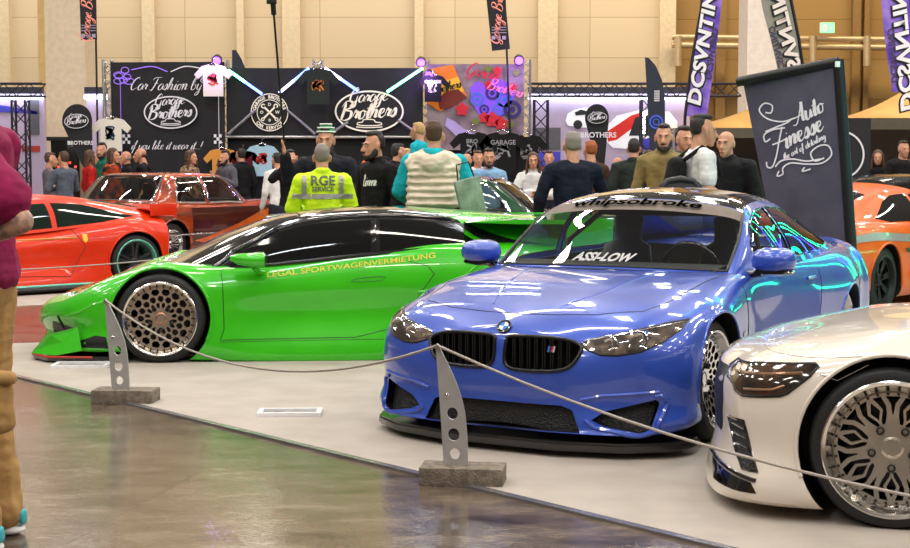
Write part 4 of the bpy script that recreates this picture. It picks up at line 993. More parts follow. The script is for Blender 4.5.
    def ex(dr, ax, C, s):
        dr.patch('silver_stripe', [(-3.7,.80),(-3.0,.84),(-2.2,.80),(-.6,.72),(-.6,.66),(-2.2,.72),(-3.0,.76),(-3.7,.74)], ax, SIL, C, .005, .12)
        dr.patch('dark_stripe', [(-2.35,.66),(-.6,.60),(-.6,.35),(-1.6,.52),(-2.3,.62)], ax, DKG, C, .005, .12)
    mod('bright orange coupe with silver stripe, cut off by the right edge behind the banner', (5.50, 17.0, 0), 50, ORR, BLACK, 'striped_coupe', None, ex)
    BKP = paint('black_car_paint', rgb(12,12,14), rgb(16,16,18), .2, .1)
    C, dr = mod('black coupe with its glossy bonnet raised, half hidden by the tall grey banner', (4.95, 20.5, 0), 194, BKP, GLOSSBLK, 'open_bonnet_coupe')
    bm = bmesh.new(); vs = []
    for i in range(9):
        for j in range(7):
            u = i/8; y = -.66+1.32*j/6; x = -.40+.62*u; z = .95+.62*math.sin(u*1.45)-.10*abs(y)**2
            vs.append(bm.verts.new((x, y, z)))
    for i in range(8):
        for j in range(6): bm.faces.new((vs[i*7+j], vs[i*7+j+1], vs[(i+1)*7+j+1], vs[(i+1)*7+j]))
    r = bmesh.ops.solidify(bm, geom=bm.faces[:], thickness=.03); meshobj('raised_bonnet', bm, BKP, C, 50)
    box('engine', -.3,.35,-.35,.35,.86,.98, mat('engine_grey', rgb(70,70,74), .4, .6, bump=.6, bscale=20), C, .03)
    C.scale = (1,1,1.07)
def plane_poly(name, pts, z0, z1, m, kind=True):
    bm = bmesh.new(); f = bm.faces.new([bm.verts.new((p[0], p[1], z0)) for p in pts])
    e = bmesh.ops.extrude_face_region(bm, geom=[f])
    for v in e['geom']:
        if isinstance(v, bmesh.types.BMVert): v.co.z = z1
    bmesh.ops.recalc_face_normals(bm, faces=bm.faces)
    o = meshobj(name, bm, m)
    if kind: struct(o)
    return o
def floors():
    m = bpy.data.materials.new('wet_dark_tiles'); m.use_nodes = True; nt = m.node_tree; b = nt.nodes['Principled BSDF']
    tc = nt.nodes.new('ShaderNodeTexCoord'); mp = nt.nodes.new('ShaderNodeMapping'); nt.links.new(tc.outputs['Object'], mp.inputs[0]); mp.inputs['Rotation'].default_value[2] = R(-31)
    mp.inputs['Scale'].default_value = (1,2.2,1)
    n1 = nt.nodes.new('ShaderNodeTexNoise'); n1.inputs['Scale'].default_value = 2.2; n1.inputs['Detail'].default_value = 9; n1.inputs['Roughness'].default_value = .72
    nt.links.new(mp.outputs[0], n1.inputs['Vector'])
    rp = nt.nodes.new('ShaderNodeValToRGB'); rp.color_ramp.elements[0].position = .3; rp.color_ramp.elements[1].position = .75
    rp.color_ramp.elements[0].color = rgb(48,40,34); rp.color_ramp.elements[1].color = rgb(132,116,100)
    nt.links.new(n1.outputs['Fac'], rp.inputs[0])
    br = nt.nodes.new('ShaderNodeTexBrick'); br.inputs['Scale'].default_value = 1; br.inputs['Mortar Size'].default_value = .006; br.inputs['Brick Width'].default_value = 2.6; br.inputs['Row Height'].default_value = 3.2; br.offset = .5
    mp2 = nt.nodes.new('ShaderNodeMapping'); nt.links.new(tc.outputs['Object'], mp2.inputs[0]); mp2.inputs['Rotation'].default_value[2] = R(12)
    nt.links.new(mp2.outputs[0], br.inputs['Vector']); br.inputs['Color1'].default_value = (1,1,1,1); br.inputs['Color2'].default_value = (.8,.8,.8,1); br.inputs['Mortar'].default_value = (.35,.33,.3,1)
    mx = nt.nodes.new('ShaderNodeMix'); mx.data_type = 'RGBA'; mx.blend_type = 'MULTIPLY'; mx.inputs[0].default_value = 1
    nt.links.new(rp.outputs[0], mx.inputs[6]); nt.links.new(br.outputs['Color'], mx.inputs[7]); nt.links.new(mx.outputs[2], b.inputs['Base Color'])
    r2 = nt.nodes.new('ShaderNodeMapRange'); r2.inputs[1].default_value = .35; r2.inputs[2].default_value = .7; r2.inputs[3].default_value = .06; r2.inputs[4].default_value = .20
    nt.links.new(n1.outputs['Fac'], r2.inputs[0]); nt.links.new(r2.outputs[0], b.inputs['Roughness'])
    n3 = nt.nodes.new('ShaderNodeTexNoise'); n3.inputs['Scale'].default_value = 38; n3.inputs['Detail'].default_value = 3; nt.links.new(mp.outputs[0], n3.inputs['Vector'])
    bp = nt.nodes.new('ShaderNodeBump'); bp.inputs['Strength'].default_value = .13; bp.inputs['Distance'].default_value = .01; nt.links.new(n3.outputs['Fac'], bp.inputs['Height']); nt.links.new(bp.outputs[0], b.inputs['Normal'])
    b.inputs['Specular IOR Level'].default_value = .7
    struct(plane_poly('floor', [(-30,-3),(30,-3),(30,48),(-30,48)], -.05, 0, m))
    CP = mat('grey_beige_show_carpet', rgb(174,164,154), .8, mix=rgb(164,154,144), mscale=3, bump=.1, bscale=220)
    a = gnd(17,377); b_ = gnd(720,548); d = (b_-a).normalized()
    A = gnd(-119,344); B = b_+d*3; c1 = gnd(0,344); c2 = gnd(400,336)
    plane_poly('floor_carpet_front', [(A.x,A.y),(B.x,B.y),(14,B.y),(16,30),(3.0,30),(c2.x,c2.y),(c1.x,c1.y)], 0, .006, CP)
    e1, e2 = gnd(10,307), gnd(120,301)
    d2 = (e2-e1).normalized(); q = e1-d2*12; r = e1+d2*4
    plane_poly('floor_carpet_rear', [(q.x,q.y),(r.x,r.y),(2.9,30),(16,31),(16,40),(-20,40)], 0, .006, CP)
    # thin edging strip along the front carpet
    n = V((-d.y, d.x, 0)); 
    bm = bmesh.new(); w = .022
    bbox(bm, 0, (B-A).length, -w, w, 0, .012, 0, Matrix.Translation(A)@Matrix.Rotation(math.atan2(d.y, d.x), 4, 'Z'))
    struct(meshobj('trim_1', bm, mat('edging_strip', rgb(150,148,152), .25, .7)))
floors()
# ---------------------------------------------------------------- floor, light, world (first pass)
def lights():
    w = bpy.data.worlds.new('w'); S.world = w; w.use_nodes = True; nt = w.node_tree
    bg = nt.nodes['Background']
    tc = nt.nodes.new('ShaderNodeTexCoord'); sp = nt.nodes.new('ShaderNodeSeparateXYZ'); rp = nt.nodes.new('ShaderNodeValToRGB')
    nt.links.new(tc.outputs['Generated'], sp.inputs[0]); nt.links.new(sp.outputs['Z'], rp.inputs[0]); nt.links.new(rp.outputs[0], bg.inputs[0])
    rp.color_ramp.elements[0].color = (.30,.25,.19,1); rp.color_ramp.elements[1].color = (.62,.56,.5,1)
    bg.inputs[1].default_value = .38
    n = 0
    for i in range(-3, 5):
        for j in range(-1, 7):
            l = bpy.data.lights.new('hall_lamp', 'AREA'); l.shape = 'RECTANGLE'; l.size = 2.0; l.size_y = .55; l.energy = 140
            l.color = (1,.90,.78) if (i+j) % 3 else (.9,.95,1)
            o = bpy.data.objects.new('hall_lamp', l); link(o); o.location = (i*4.2+(j % 2)*1.5, j*4.6+1, 9.2+.3*((i*3+j) % 3)); o.rotation_euler = (0,0,R(90)*((i+j) % 2)); n += 1
def wall_wash():  # added unseen area lights that only brighten the back wall, no real fixtures
    for x, e, c in ((-20,1,(1,.93,.82)),(-10,1,(1,.93,.82)),(0,1,(1,.93,.82)),(8,1,(1,.88,.7)),(18,1.1,(1,.82,.52))):
        l = bpy.data.lights.new('wall_fill_light', 'AREA'); l.shape = 'RECTANGLE'; l.size = 9; l.size_y = 1.5; l.energy = 820*e; l.color = c
        o = bpy.data.objects.new('wall_fill_light', l); link(o); o.location = (x, 38.5, 12.5); o.rotation_euler = (R(38), 0, 0)
lights(); wall_wash()
S.view_settings.view_transform = 'Standard'; S.view_settings.look = 'None'; S.view_settings.exposure = 0; S.view_settings.gamma = 1
# ---------------------------------------------------------------- people
ICO = None
def ico_pts(n=1):
    global ICO
    if ICO is None:
        bm = bmesh.new(); bmesh.ops.create_icosphere(bm, subdivisions=2, radius=1); ICO = [v.co.copy() for v in bm.verts]; bm.free()
    return ICO
def hull(bm, balls):
    """convex hull of ellipsoids: (centre, (rx,ry,rz) or r)"""
    vs = []
    for c, r in balls:
        rr = (r, r, r) if not isinstance(r, tuple) else r
        vs += [bm.verts.new(V(c)+V((p.x*rr[0], p.y*rr[1], p.z*rr[2]))) for p in ico_pts()]
    g = bmesh.ops.convex_hull(bm, input=vs)
    kill = [e for e in g['geom_interior']+g['geom_unused'] if isinstance(e, bmesh.types.BMVert) and e.is_valid]
    if kill: bmesh.ops.delete(bm, geom=list(set(kill)), context='VERTS')
def limb(bm, pts, rads):
    for (a, b), (r, q) in zip(zip(pts, pts[1:]), zip(rads, rads[1:])): hull(bm, [(a, r), (b, q)])
def remeshed(name, bm, vox, m, parent, sm=3, inflate=0, disp=0, mats=None):
    me = bpy.data.meshes.new(name); bm.to_mesh(me); bm.free()
    o = bpy.data.objects.new(name, me); COL.objects.link(o)
    md = o.modifiers.new('r', 'REMESH'); md.mode = 'VOXEL'; md.voxel_size = vox; md.use_smooth_shade = True
    if sm:
        s = o.modifiers.new('s', 'SMOOTH'); s.iterations = sm; s.factor = .5
    dg = bpy.context.evaluated_depsgraph_get(); dg.update()
    m2 = bpy.data.meshes.new_from_object(o.evaluated_get(dg)); o.modifiers.clear(); o.data = m2; bpy.data.meshes.remove(me)
    if disp:
        for v in m2.vertices:
            n = noise.noise(v.co*9+V((parent.location.x if parent else 0, 0, 0)))*disp+noise.noise(V((v.co.x*14, v.co.y*14, v.co.z*34)))*disp*.7
            v.co += v.normal*n
    m2.materials.clear(); m2.materials.append(m)
    for p in m2.polygons: p.use_smooth = True
    o.parent = parent
    return o
SKIN = mat('skin', rgb(204,150,120), .55, mix=rgb(188,132,104), mscale=20)
SKIN2 = mat('skin_tan', rgb(176,122,92), .55, mix=rgb(158,106,80), mscale=20)
HAIRS = {'dark': mat('hair_dark', rgb(34,25,20), .6, bump=.4, bscale=120), 'brown': mat('hair_brown', rgb(78,50,32), .6, bump=.4, bscale=120), 'ginger': mat('hair_ginger', rgb(160,84,40), .6, bump=.4, bscale=120),
         'grey': mat('hair_grey', rgb(138,128,118), .6, bump=.4, bscale=120), 'blond': mat('hair_blond', rgb(196,158,104), .6, bump=.4, bscale=120)}
def cloth(name, c, c2=None, sc=10, bump=.25): return mat('cloth_'+name, c, .8, mix=c2, mscale=sc, bump=bump, bscale=26, spec=.25)
def person(label, px, py_top, Y, face=0, h=None, top=None, tc=None, bottom=None, arms=None, sleeve='long', hair='short', hc='dark', skin=None, build=1.0, extras=(), vox=.013, group=None, lean=0, jacket_open=None, beard=False, hood=False, skirt=None, z0=0, headturn=0, feet=True, legw=1, sl=1):
    """face: direction the person looks, degrees about Z, 0 = away from the camera (+Y), 180 = to the camera"""
    p = at(px, py_top, Y); h = h or p.z; sc = h/1.725
    t = thing('person', label, 'person', (p.x, Y, z0), R(face), group)
    sk = skin or SKIN; w = build
    # joints in local space: +Y forward, +X right
    neck = V((0, -.01+lean*.45, 1.47)); head = V((0, .03+lean*.55, 1.578)); chest = V((0, lean*.35, 1.27)); waist = V((0, lean*.12, 1.05)); pel = V((0, -lean*.1, .93))
    sh = [V((s*.180*w, -.01+lean*.42, 1.375)) for s in (1,-1)]
    hip = [V((s*.095, -lean*.1, .90)) for s in (1,-1)]; knee = [V((s*.11, .03, .49)) for s in (1,-1)]; ank = [V((s*.12, -.02, .09)) for s in (1,-1)]
    A = arms or {}
    el = [V(A.get('e'+n, (s*.235*w, -.04, 1.12))) for s, n in ((1,'r'),(-1,'l'))]
    wr = [V(A.get('h'+n, (s*.245*w, .07, .87))) for s, n in ((1,'r'),(-1,'l'))]
    if lean:
        for i, n in ((0,'r'),(1,'l')):
            if 'e'+n not in A: el[i] += V((0, lean*.35, -.02))
            if 'h'+n not in A: wr[i] += V((0, lean*.35, 0))
    S_ = Matrix.Scale(sc, 4); HR = Matrix.Translation(head)@Matrix.Rotation(R(headturn), 4, 'Z')@Matrix.Scale(1.10, 4)
    def H(*a): return HR@V(a)
    bm = bmesh.new()
    # head
    hull(bm, [(H(0,-.012,.045), (.074,.092,.078)), (H(0,.02,-.02), (.062,.070,.07))])
    hull(bm, [(H(0,.02,-.03), (.058,.062,.05)), (H(0,.062,-.088), (.026,.022,.018))])
    hull(bm, [(H(0,.085,.012), .010), (H(0,.108,-.028), .014), (H(0,.085,-.032), (.018,.012,.010))])
    hull(bm, [(H(-.03,.078,.030), (.020,.012,.008)), (H(.03,.078,.030), (.020,.012,.008))])
    hull(bm, [(H(0,.082,-.062), (.024,.012,.010)), (H(0,.07,-.06), (.03,.01,.014))])
    for s in (1,-1): hull(bm, [(H(s*.076,-.005,.015), (.008,.018,.022)), (H(s*.074,-.0,-.018), (.007,.012,.014))])
    limb(bm, [head+V((0,-.02,-.03)), neck, neck+V((0,0,-.06))], [.058,.060,.075])
    # trunk and limbs, thinner than the clothes
    hull(bm, [(chest+V((0,0,.10)), (.15*w,.095,.08)), (waist, (.12*w,.085,.06))]); hull(bm, [(waist, (.12*w,.085,.06)), (pel, (.145*w,.10,.08))])
    for i, s in enumerate((1,-1)):
        hull(bm, [(chest+V((s*.08,0,.12)), .06), (sh[i]-V((s*.012,0,.01)), .040)])
        limb(bm, [sh[i]-V((0,0,.012)), el[i], wr[i]], [.042*w,.038*w,.029])
        limb(bm, [hip[i], knee[i], ank[i]], [.075,.052,.038]); limb(bm, [ank[i]+V((0,0,-.045)), ank[i]+V((s*.02,.15,-.055))], [.034,.025])
        d = (wr[i]-el[i]).normalized(); side = d.cross(V((0,0,1))); side = side.normalized() if side.length > .05 else V((1,0,0))
        if abs(d.z) > .6: side = V((0,1,0))-d*d.y; side.normalize()
        up = d.cross(side); palm = wr[i]+d*.05
        hull(bm, [(wr[i], .024), (palm+side*.022, .017), (palm-side*.022, .017), (palm+d*.035+side*.028, .013), (palm+d*.035-side*.028, .013)])
        curl = up*(-1 if i == 0 else 1)
        if 'grip' in A: curl = V((0,0,1)) if abs(d.z) < .6 else V((0,1,0))
        for k in range(4):
            b = palm+d*.04+side*(.031-.0205*k); L = (.062,.072,.068,.052)[k]
            limb(bm, [b, b+d*L*.5+curl*.008, b+d*L*.85+curl*.028], [.0095,.009,.0075])
        limb(bm, [wr[i]+d*.018+side*.026, wr[i]+d*.05+side*.055, wr[i]+d*.078+side*.062+curl*.015], [.013,.011,.009])
    place_bm(bm, S_); body = remeshed('body', bm, vox*sc*.8, sk, t, 2)
    T = lambda b: place_bm(b, S_)
    # hair
    if hair != 'bald':
        hm = HAIRS[hc]; bm = bmesh.new()
        if hair in ('short', 'cap', 'beanie'):
            top_z = .066
            hull(bm, [(H(0,-.038,.066), (.0765,.072,.060)), (H(0,-.048,.01), (.069,.054,.045))]); hull(bm, [(H(0,.030,.104), (.052,.040,.024)), (H(0,-.03,.108), (.058,.062,.030))])
        elif hair == 'quiff':
            hull(bm, [(H(0,-.040,.066), (.0765,.070,.060)), (H(0,-.050,.01), (.068,.052,.035))]); hull(bm, [(H(0,.040,.110), (.048,.030,.026)), (H(0,-.03,.112), (.058,.062,.032))])
        elif hair == 'fringe_bald':
            hull(bm, [(H(.0,-.05,.01), (.074,.060,.035)), (H(0,-.03,-.01), (.077,.05,.02))])
        elif hair in ('long', 'curly', 'bob'):
            L = {'long': -.28, 'curly': -.24, 'bob': -.13}[hair]; q = 1.25 if hair == 'curly' else 1
            hull(bm, [(H(0,-.02,.062), (.082*q,.092,.074)), (H(0,-.05,0), (.082*q,.055,.05))])
            hull(bm, [(H(0,-.05,0), (.085*q,.052,.05)), (H(0,-.07,L), (.085*q,.04,.04))])
            for s in (1,-1): hull(bm, [(H(s*.070,.012,.03), (.016,.035,.035)), (H(s*.085*q,.01,L*.75), (.026*q,.030,.03))])
        if bm.verts:
            T(bm); remeshed('hair', bm, vox*.85, hm, t, 2, disp=.012 if hair == 'curly' else .003)
        else: bm.free()
    if hair == 'fringe_bald': pass
    if beard:
        bm = bmesh.new(); hull(bm, [(H(0,.045,-.078), (.055,.045,.026)), (H(0,.066,-.100), (.028,.024,.020))]); hull(bm, [(H(.058,.01,-.04), (.012,.03,.04)), (H(.04,.04,-.08), .02)]); hull(bm, [(H(-.058,.01,-.04), (.012,.03,.04)), (H(-.04,.04,-.08), .02)]); hull(bm, [(H(-.026,.092,-.047), .007), (H(.026,.092,-.047), .007), (H(0,.097,-.045), .007)])
        T(bm); remeshed('beard', bm, .008, HAIRS[hc], t, 1, disp=.002)
    # eyes, brows, mouth
    if vox < .016:
        for s in (1,-1):
            bm = bmesh.new(); hull(bm, [(H(s*.030,.0825,.012), (.010,.005,.0045))]); T(bm); e = meshobj('eye', bm, mat('eye_white', rgb(225,220,215), .3), t, 60)
            bm = bmesh.new(); hull(bm, [(H(s*.030,.088,.012), (.0055,.003,.0055))]); T(bm); meshobj('iris', bm, BLACK, e, 60)
            bm = bmesh.new(); hull(bm, [(H(s*.018,.0905,.031), (.004,.003,.003)), (H(s*.044,.082,.033), (.004,.003,.002))]); T(bm); meshobj('eyebrow', bm, HAIRS[hc if hc != 'blond' else 'brown'], t, 60)
        bm = bmesh.new(); hull(bm, [(H(-.016,.090,-.062), (.006,.004,.005)), (H(.016,.090,-.062), (.006,.004,.005)), (H(0,.094,-.062), (.008,.004,.007))]); T(bm); meshobj('lips', bm, mat('lips', rgb(168,92,84), .5), t, 60)
    # top
    tm = tc; o = .018; bm = bmesh.new(); lo = V((0,0,-.10))
    hull(bm, [(chest+V((0,0,.11)), (.165*w,.112+.01*w,.075)), (waist, (.150*w,.108*w,.06))]); hull(bm, [(waist, (.150*w,.108*w,.06)), (pel+V((0,0,.0)), (.170*w,.125*w,.07))])
    hull(bm, [(neck+V((0,-.01,-.045)), (.080,.070,.03)), (sh[0]+V((-.03,0,0)), .055), (sh[1]+V((.03,0,0)), .055), (chest+V((0,0,.1)), (.12*w,.10,.05))])
    for i, s in enumerate((1,-1)):
        fat = .012 if top in ('puffer','jacket') else 0
        hull(bm, [(chest+V((s*.09*w,0,.06)), .085), (sh[i], .060*w), (neck+V((s*.040,-.01,-.030)), .040)])
        if sleeve == 'long': limb(bm, [sh[i], el[i], wr[i]+(wr[i]-el[i])*-.04], [.060*w+fat, .055*w+fat, .040+fat])
        elif sleeve == 'short':
            m_ = sh[i].lerp(el[i], .72); limb(bm, [sh[i], m_], [.066*w*(1+(sl-1)*.5),.064*w*sl])
    if hood or top == 'hoodie': hull(bm, [(neck+V((.06,-.05,-.01)), (.035,.045,.035)), (neck+V((-.06,-.05,-.01)), (.035,.045,.035)), (neck+V((0,-.10,-.03)), (.06,.035,.055))])
    if top in ('jacket', 'hoodie'): hull(bm, [(neck+V((0,-.012,.012)), (.078,.074,.022)), (neck+V((0,0,-.05)), (.090,.078,.03))])
    T(bm); tp = remeshed({'jacket':'jacket','hoodie':'hoodie','tshirt':'t_shirt','puffer':'hoodie'}.get(top, 'sweater'), bm, vox, tm, t, 4, disp=.007)
    # bottom half
    bmat_ = bottom or cloth('dark_jeans', rgb(38,42,54), rgb(30,33,44)); bm = bmesh.new()
    hull(bm, [(pel+V((0,0,-.0)), (.155*w,.115*w,.07)), (hip[0]+V((0,0,-.05)), .09), (hip[1]+V((0,0,-.05)), .09)])
    for i in (0,1): limb(bm, [hip[i]+V((0,0,-.02)), knee[i], ank[i]+V((0,0,.0))], [.092*w,.070*legw,.062*legw])
    T(bm); remeshed('trousers', bm, vox*1.15, bmat_, t, 3, disp=.006)
    for i, s in enumerate((1,-1)):
        bm = bmesh.new(); hull(bm, [(ank[i]+V((0,-.03,-.045)), (.042,.045,.045)), (ank[i]+V((s*.01,.06,-.05)), (.045,.05,.035)), (ank[i]+V((s*.02,.15,-.062)), (.042,.045,.026))])
        T(bm); meshobj('shoe', bm, mat('shoe_dark', rgb(30,30,32), .5), t, 60)
    t['_dummy'] = 0; del t['_dummy']
    return t, dict(S=S_, head=head, H=H, neck=neck, chest=chest, waist=waist, pel=pel, sh=sh, el=el, wr=wr, top=tp, body=body, T=T, vox=vox)
def patch_on(top, name, bm, M, m, parent, axis='y', off=.011):
    """press a flat graphic (local x, z) onto a garment; axis -y is the wearer's back, +y the front"""
    b2 = bmesh.new(); b2.from_mesh(top.data); tr = BVHTree.FromBMesh(b2); b2.free()
    for _ in range(3):
        es = [e for e in bm.edges if e.calc_length() > .035/M[2]]
        if es: bmesh.ops.subdivide_edges(bm, edges=es, cuts=1)
    bmesh.ops.triangulate(bm, faces=bm.faces); bad = []
    sx = -1 if axis == 'y' else 1; d = V((0,-1,0)) if axis == 'y' else V((0,1,0))
    for v in bm.verts:
        x = M[0]+sx*v.co.x*M[2]; z = M[1]+v.co.y*M[2]
        h = tr.ray_cast(V((x, 0, z))-d*2, d)
        if h[0] is None: bad.append(v)
        else: v.co = h[0]-d*off
    if bad: bmesh.ops.delete(bm, geom=bad, context='VERTS')
    return meshobj(name, bm, m, parent)
def rect_bm(w, h, cx=0, cy=0):
    bm = bmesh.new(); poly2d(bm, [(cx-w/2,cy-h/2),(cx+w/2,cy-h/2),(cx+w/2,cy+h/2),(cx-w/2,cy+h/2)]); return bm
def people():
    c = cloth
    BK = c('black', rgb(20,20,22), rgb(14,14,16)); CH_ = c('charcoal', rgb(58,60,66), rgb(46,48,54)); GR = c('slate', rgb(92,98,112), rgb(78,84,98)); NV = c('navy', rgb(20,26,46), rgb(15,20,38))
    WH = c('white', rgb(228,226,224), rgb(208,206,206)); OL = c('olive', rgb(142,122,76), rgb(122,104,62)); DK = c('dark_green', rgb(44,52,46), rgb(34,40,36)); RD = c('red', rgb(186,30,28), rgb(160,22,22))
    GN = c('green', rgb(24,104,84), rgb(18,84,68)); BR = c('brown', rgb(86,52,40), rgb(70,42,32)); LB = c('light_blue', rgb(140,180,214), rgb(120,160,198)); DOT = c('dotted', rgb(24,20,18), rgb(180,64,20), 9)
    PT = c('patterned', rgb(64,48,34), rgb(178,150,118), 16); HV = mat('cloth_hivis', rgb(206,240,20), .7, mix=rgb(190,226,14), mscale=6, bump=.3, bscale=20, emit=.12)
    CY = c('turquoise', rgb(22,176,190), rgb(16,156,172)); CR = c('cream', rgb(226,212,192), rgb(212,196,176)); TAN = c('tan', rgb(186,148,96), rgb(168,130,80)); MG = c('magenta', rgb(142,20,74), rgb(124,14,64))
    GY = c('grey_trousers', rgb(70,70,74))
    fold = dict(er=(.27,.06,1.12), hr=(.02,.26,1.16), el=(-.27,.06,1.12), hl=(-.02,.24,1.12))
    # --- foreground man
    TT = mat('tattooed_skin', rgb(206,160,136), .5, mix=rgb(120,96,92), mscale=26)
    t, d = person('man in magenta t-shirt and tan cargo trousers with tattooed arm, cut off by left edge', -28, 60, 5.4, 90, h=1.94, top='tshirt', tc=MG, bottom=TAN, sleeve='short', skin=TT, build=1.15, sl=1.35, hc='brown', vox=.0095,
        arms=dict(el=(-.265,-.235,1.13), hl=(-.15,.09,1.01), er=(.26,.10,1.12), hr=(.15,.32,1.05)), legw=1.35)
    S1 = d['S']
    bm = bmesh.new(); hull(bm, [((-.18,-.10,.56), (.03,.075,.08)), ((-.18,-.10,.46), (.036,.085,.05))]); place_bm(bm, S1); pk = remeshed('cargo_pocket', bm, .009, TAN, t, 2, disp=.006)
    bm = bmesh.new(); hull(bm, [((-.20,-.17,.61), (.024,.024,.025)), ((-.205,.0,.62), (.024,.024,.02))]); place_bm(bm, S1); remeshed('pocket_flap', bm, .009, TAN, pk, 2, disp=.004)
    # sneaker details
    for sx in (-1, 1):
        bm = bmesh.new(); hull(bm, [((sx*.12,-.06,.018), (.048,.05,.018)), ((sx*.14,.14,.018), (.050,.055,.018))]); place_bm(bm, S1); meshobj('shoe_sole', bm, WHITE, t, 50)
        bm = bmesh.new(); hull(bm, [((sx*.125,-.06,.065), (.046,.045,.035)), ((sx*.13,.04,.075), (.046,.05,.035)), ((sx*.14,.13,.05), (.046,.05,.022))]); place_bm(bm, S1); u = meshobj('shoe_upper', bm, mat('white_leather', rgb(225,222,216), .5), t, 60)
        bm = bmesh.new(); hull(bm, [((sx*.125,-.100,.05), (.030,.012,.018)), ((sx*.125,-.098,.075), (.028,.012,.016))]); place_bm(bm, S1); meshobj('heel_tab', bm, mat('teal_stripe', rgb(70,180,190), .5), u, 60)
        for q in (-.045, .0, .045):
            bm = bmesh.new(); hull(bm, [((sx*.128+sx*.042,q,.055), (.008,.012,.03))]); place_bm(bm, S1); meshobj('shoe_stripe', bm, mat('teal_stripe', rgb(70,180,190), .5), u, 60)
    for o in list(t.children):
        if o.name.startswith('shoe') and o.data.materials[0].name == 'shoe_dark': bpy.data.objects.remove(o)
    tube('sock', [V(p)*1.08 for p in ((-.12,-.03,.10),(-.12,-.03,.15))], .055, BLACK, t, 12)
    # --- the group behind the green car
    t, d = person('man in fluorescent yellow work jacket seen from behind', 322, 143, 12.9, 8, top='jacket', tc=HV, hair='short', hc='grey', build=1.10, bottom=GY, arms=dict(er=(.275,.06,1.12), hr=(.18,.28,1.10), el=(-.275,.04,1.12), hl=(-.18,.26,1.10)))
    sc = d['S'][0][0]; RF = mat('reflective_tape', rgb(186,180,176), .35, .2)
    for w_, h_, x, y in ((.56,.045,0,1.235),): patch_on(d['top'], 'reflective_band', rect_bm(w_, h_), (x*sc, y*sc, sc), RF, t, '-y')
    for x in (-.17,.17): patch_on(d['top'], 'reflective_brace', rect_bm(.040,.26), (x*sc, 1.36*sc, sc), RF, t, '-y')
    patch_on(d['top'], 'jacket_lettering', text_bm('RGE', .125, 0, .003), (0, 1.375*sc, sc), mat('jacket_print', rgb(112,112,104), .9, spec=.1), t, '-y'); patch_on(d['top'], 'jacket_lettering', text_bm('SERVICE', .055, 0, .002), (0, 1.30*sc, sc), MC['jacket_print'], t, '-y')
    for i, s in enumerate((1,-1)):
        a, b = d['el'][i], d['wr'][i]; q = a.lerp(b, .3); dirn = (b-a).normalized(); bm = bmesh.new()
        r0 = .067; qm = dirn.to_track_quat('Z', 'X').to_matrix().to_4x4(); lathe_bm(bm, [(r0,-.022),(r0+.004,0),(r0-.002,.022)], 20, Matrix.Scale(sc,4)@Matrix.Translation(q)@qm); meshobj('sleeve_band', bm, RF, t, 60)
    t, d = person('tall man in dark jacket with green and white striped beanie holding up a long pole', 326, 126, 14.2, 178, top='jacket', tc=c('dark_jacket', rgb(26,28,38)), hair='short', hc='dark', beard=True, build=1.12, arms=dict(er=(.34,.02,1.24), hr=(.36,.12,1.46), el=(-.28,-.02,1.12), hl=(-.2,.24,1.12), grip=1))
    H, T = d['H'], d['T']
    bm = bmesh.new(); hull(bm, [(H(0,-.02,.085), (.083,.095,.045)), (H(0,-.03,.125), (.06,.065,.038))]); T(bm); bn = remeshed('beanie', bm, .01, mat('beanie_green', rgb(60,150,90), .9), t, 2)
    for k, z in enumerate((.085,.118,.148)):
        bm = bmesh.new(); rr = (.0875,.079,.056)[k]
        M = Matrix.Scale(d['S'][0][0],4)@Matrix.Translation(H(0,-.022,z)); lathe_bm(bm, [(rr,-.006),(rr+.003,0),(rr,.006)], 24, M@Matrix.Diagonal((1,1.14,1,1))); meshobj('beanie_stripe', bm, WHITE, bn, 50)
    wp = t.matrix_basis@(V(d['wr'][0])*d['S'][0][0]+V((0,.0,.05)))
    top = at(273, 4, 13.6)
    pole = V((wp.x, wp.y, wp.z)); dr_ = (top-pole).normalized()
    P = thing('selfie_pole', 'long thin black pole topped by a small camera, held by the beanie man', 'pole', pole)
    tube('pole', [dr_*-.35, dr_*((top-pole).length)], .011, BLACK, P, 8); tube('grip', [dr_*-.38, dr_*-.10], .018, RUBBER, P, 8)
    tube('clamp', [dr_*((top-pole).length*.93), dr_*((top-pole).length*1.0)], .026, BLACK, P, 8)
    box('action_camera', -.06, .035, -.02, .02, 0, .05, BLACK, P, .004, Matrix.Translation(dr_*(top-pole).length))
    t, d = person('bearded man in black hoodie with small white chest lettering looking down left', 376, 131, 13.6, 130, top='hoodie', tc=BK, hair='quiff', hc='dark', beard=True, build=1.12, bottom=c('black_jeans', rgb(24,24,28)), headturn=-8)
    sc = d['S'][0][0]; patch_on(d['top'], 'chest_lettering', script_bm('linn', .3), (-.05*sc, 1.27*sc, .05*sc), WHITE, t, 'y')
    t, d = person('man in cream padded gilet over a turquoise hoodie seen from behind', 434, 120, 13.0, -4, top='puffer', tc=CY, hair='short', hc='brown', hood=True, build=1.12, arms=dict(er=(.285,.02,1.14), hr=(.25,.22,1.0), el=(-.285,.02,1.14), hl=(-.22,.26,1.05)))
    bm = bmesh.new(); w = 1.12
    for k in range(7):
        z = 1.385-k*.058; q = .0 if k else -.03; hull(bm, [(V((-(.135+q)*w,-.0,z)), (.085,.150+.006*k,.044)), (V(((.135+q)*w,0,z)), (.085,.150+.006*k,.044))])
    [hull(bm, [(V((s_*.175,-.01,1.37)), (.085,.105,.075)), (V((s_*.06,-.03,1.44)), (.06,.09,.05)), (V((s_*.10,0,1.30)), (.12,.155,.05))]) for s_ in (1,-1)]
    hull(bm, [(V((-.10,-.10,1.41)), (.05,.05,.05)), (V((.10,-.10,1.41)), (.05,.05,.05)), (V((0,-.13,1.36)), (.12,.05,.07))]); T = d['T']; T(bm)
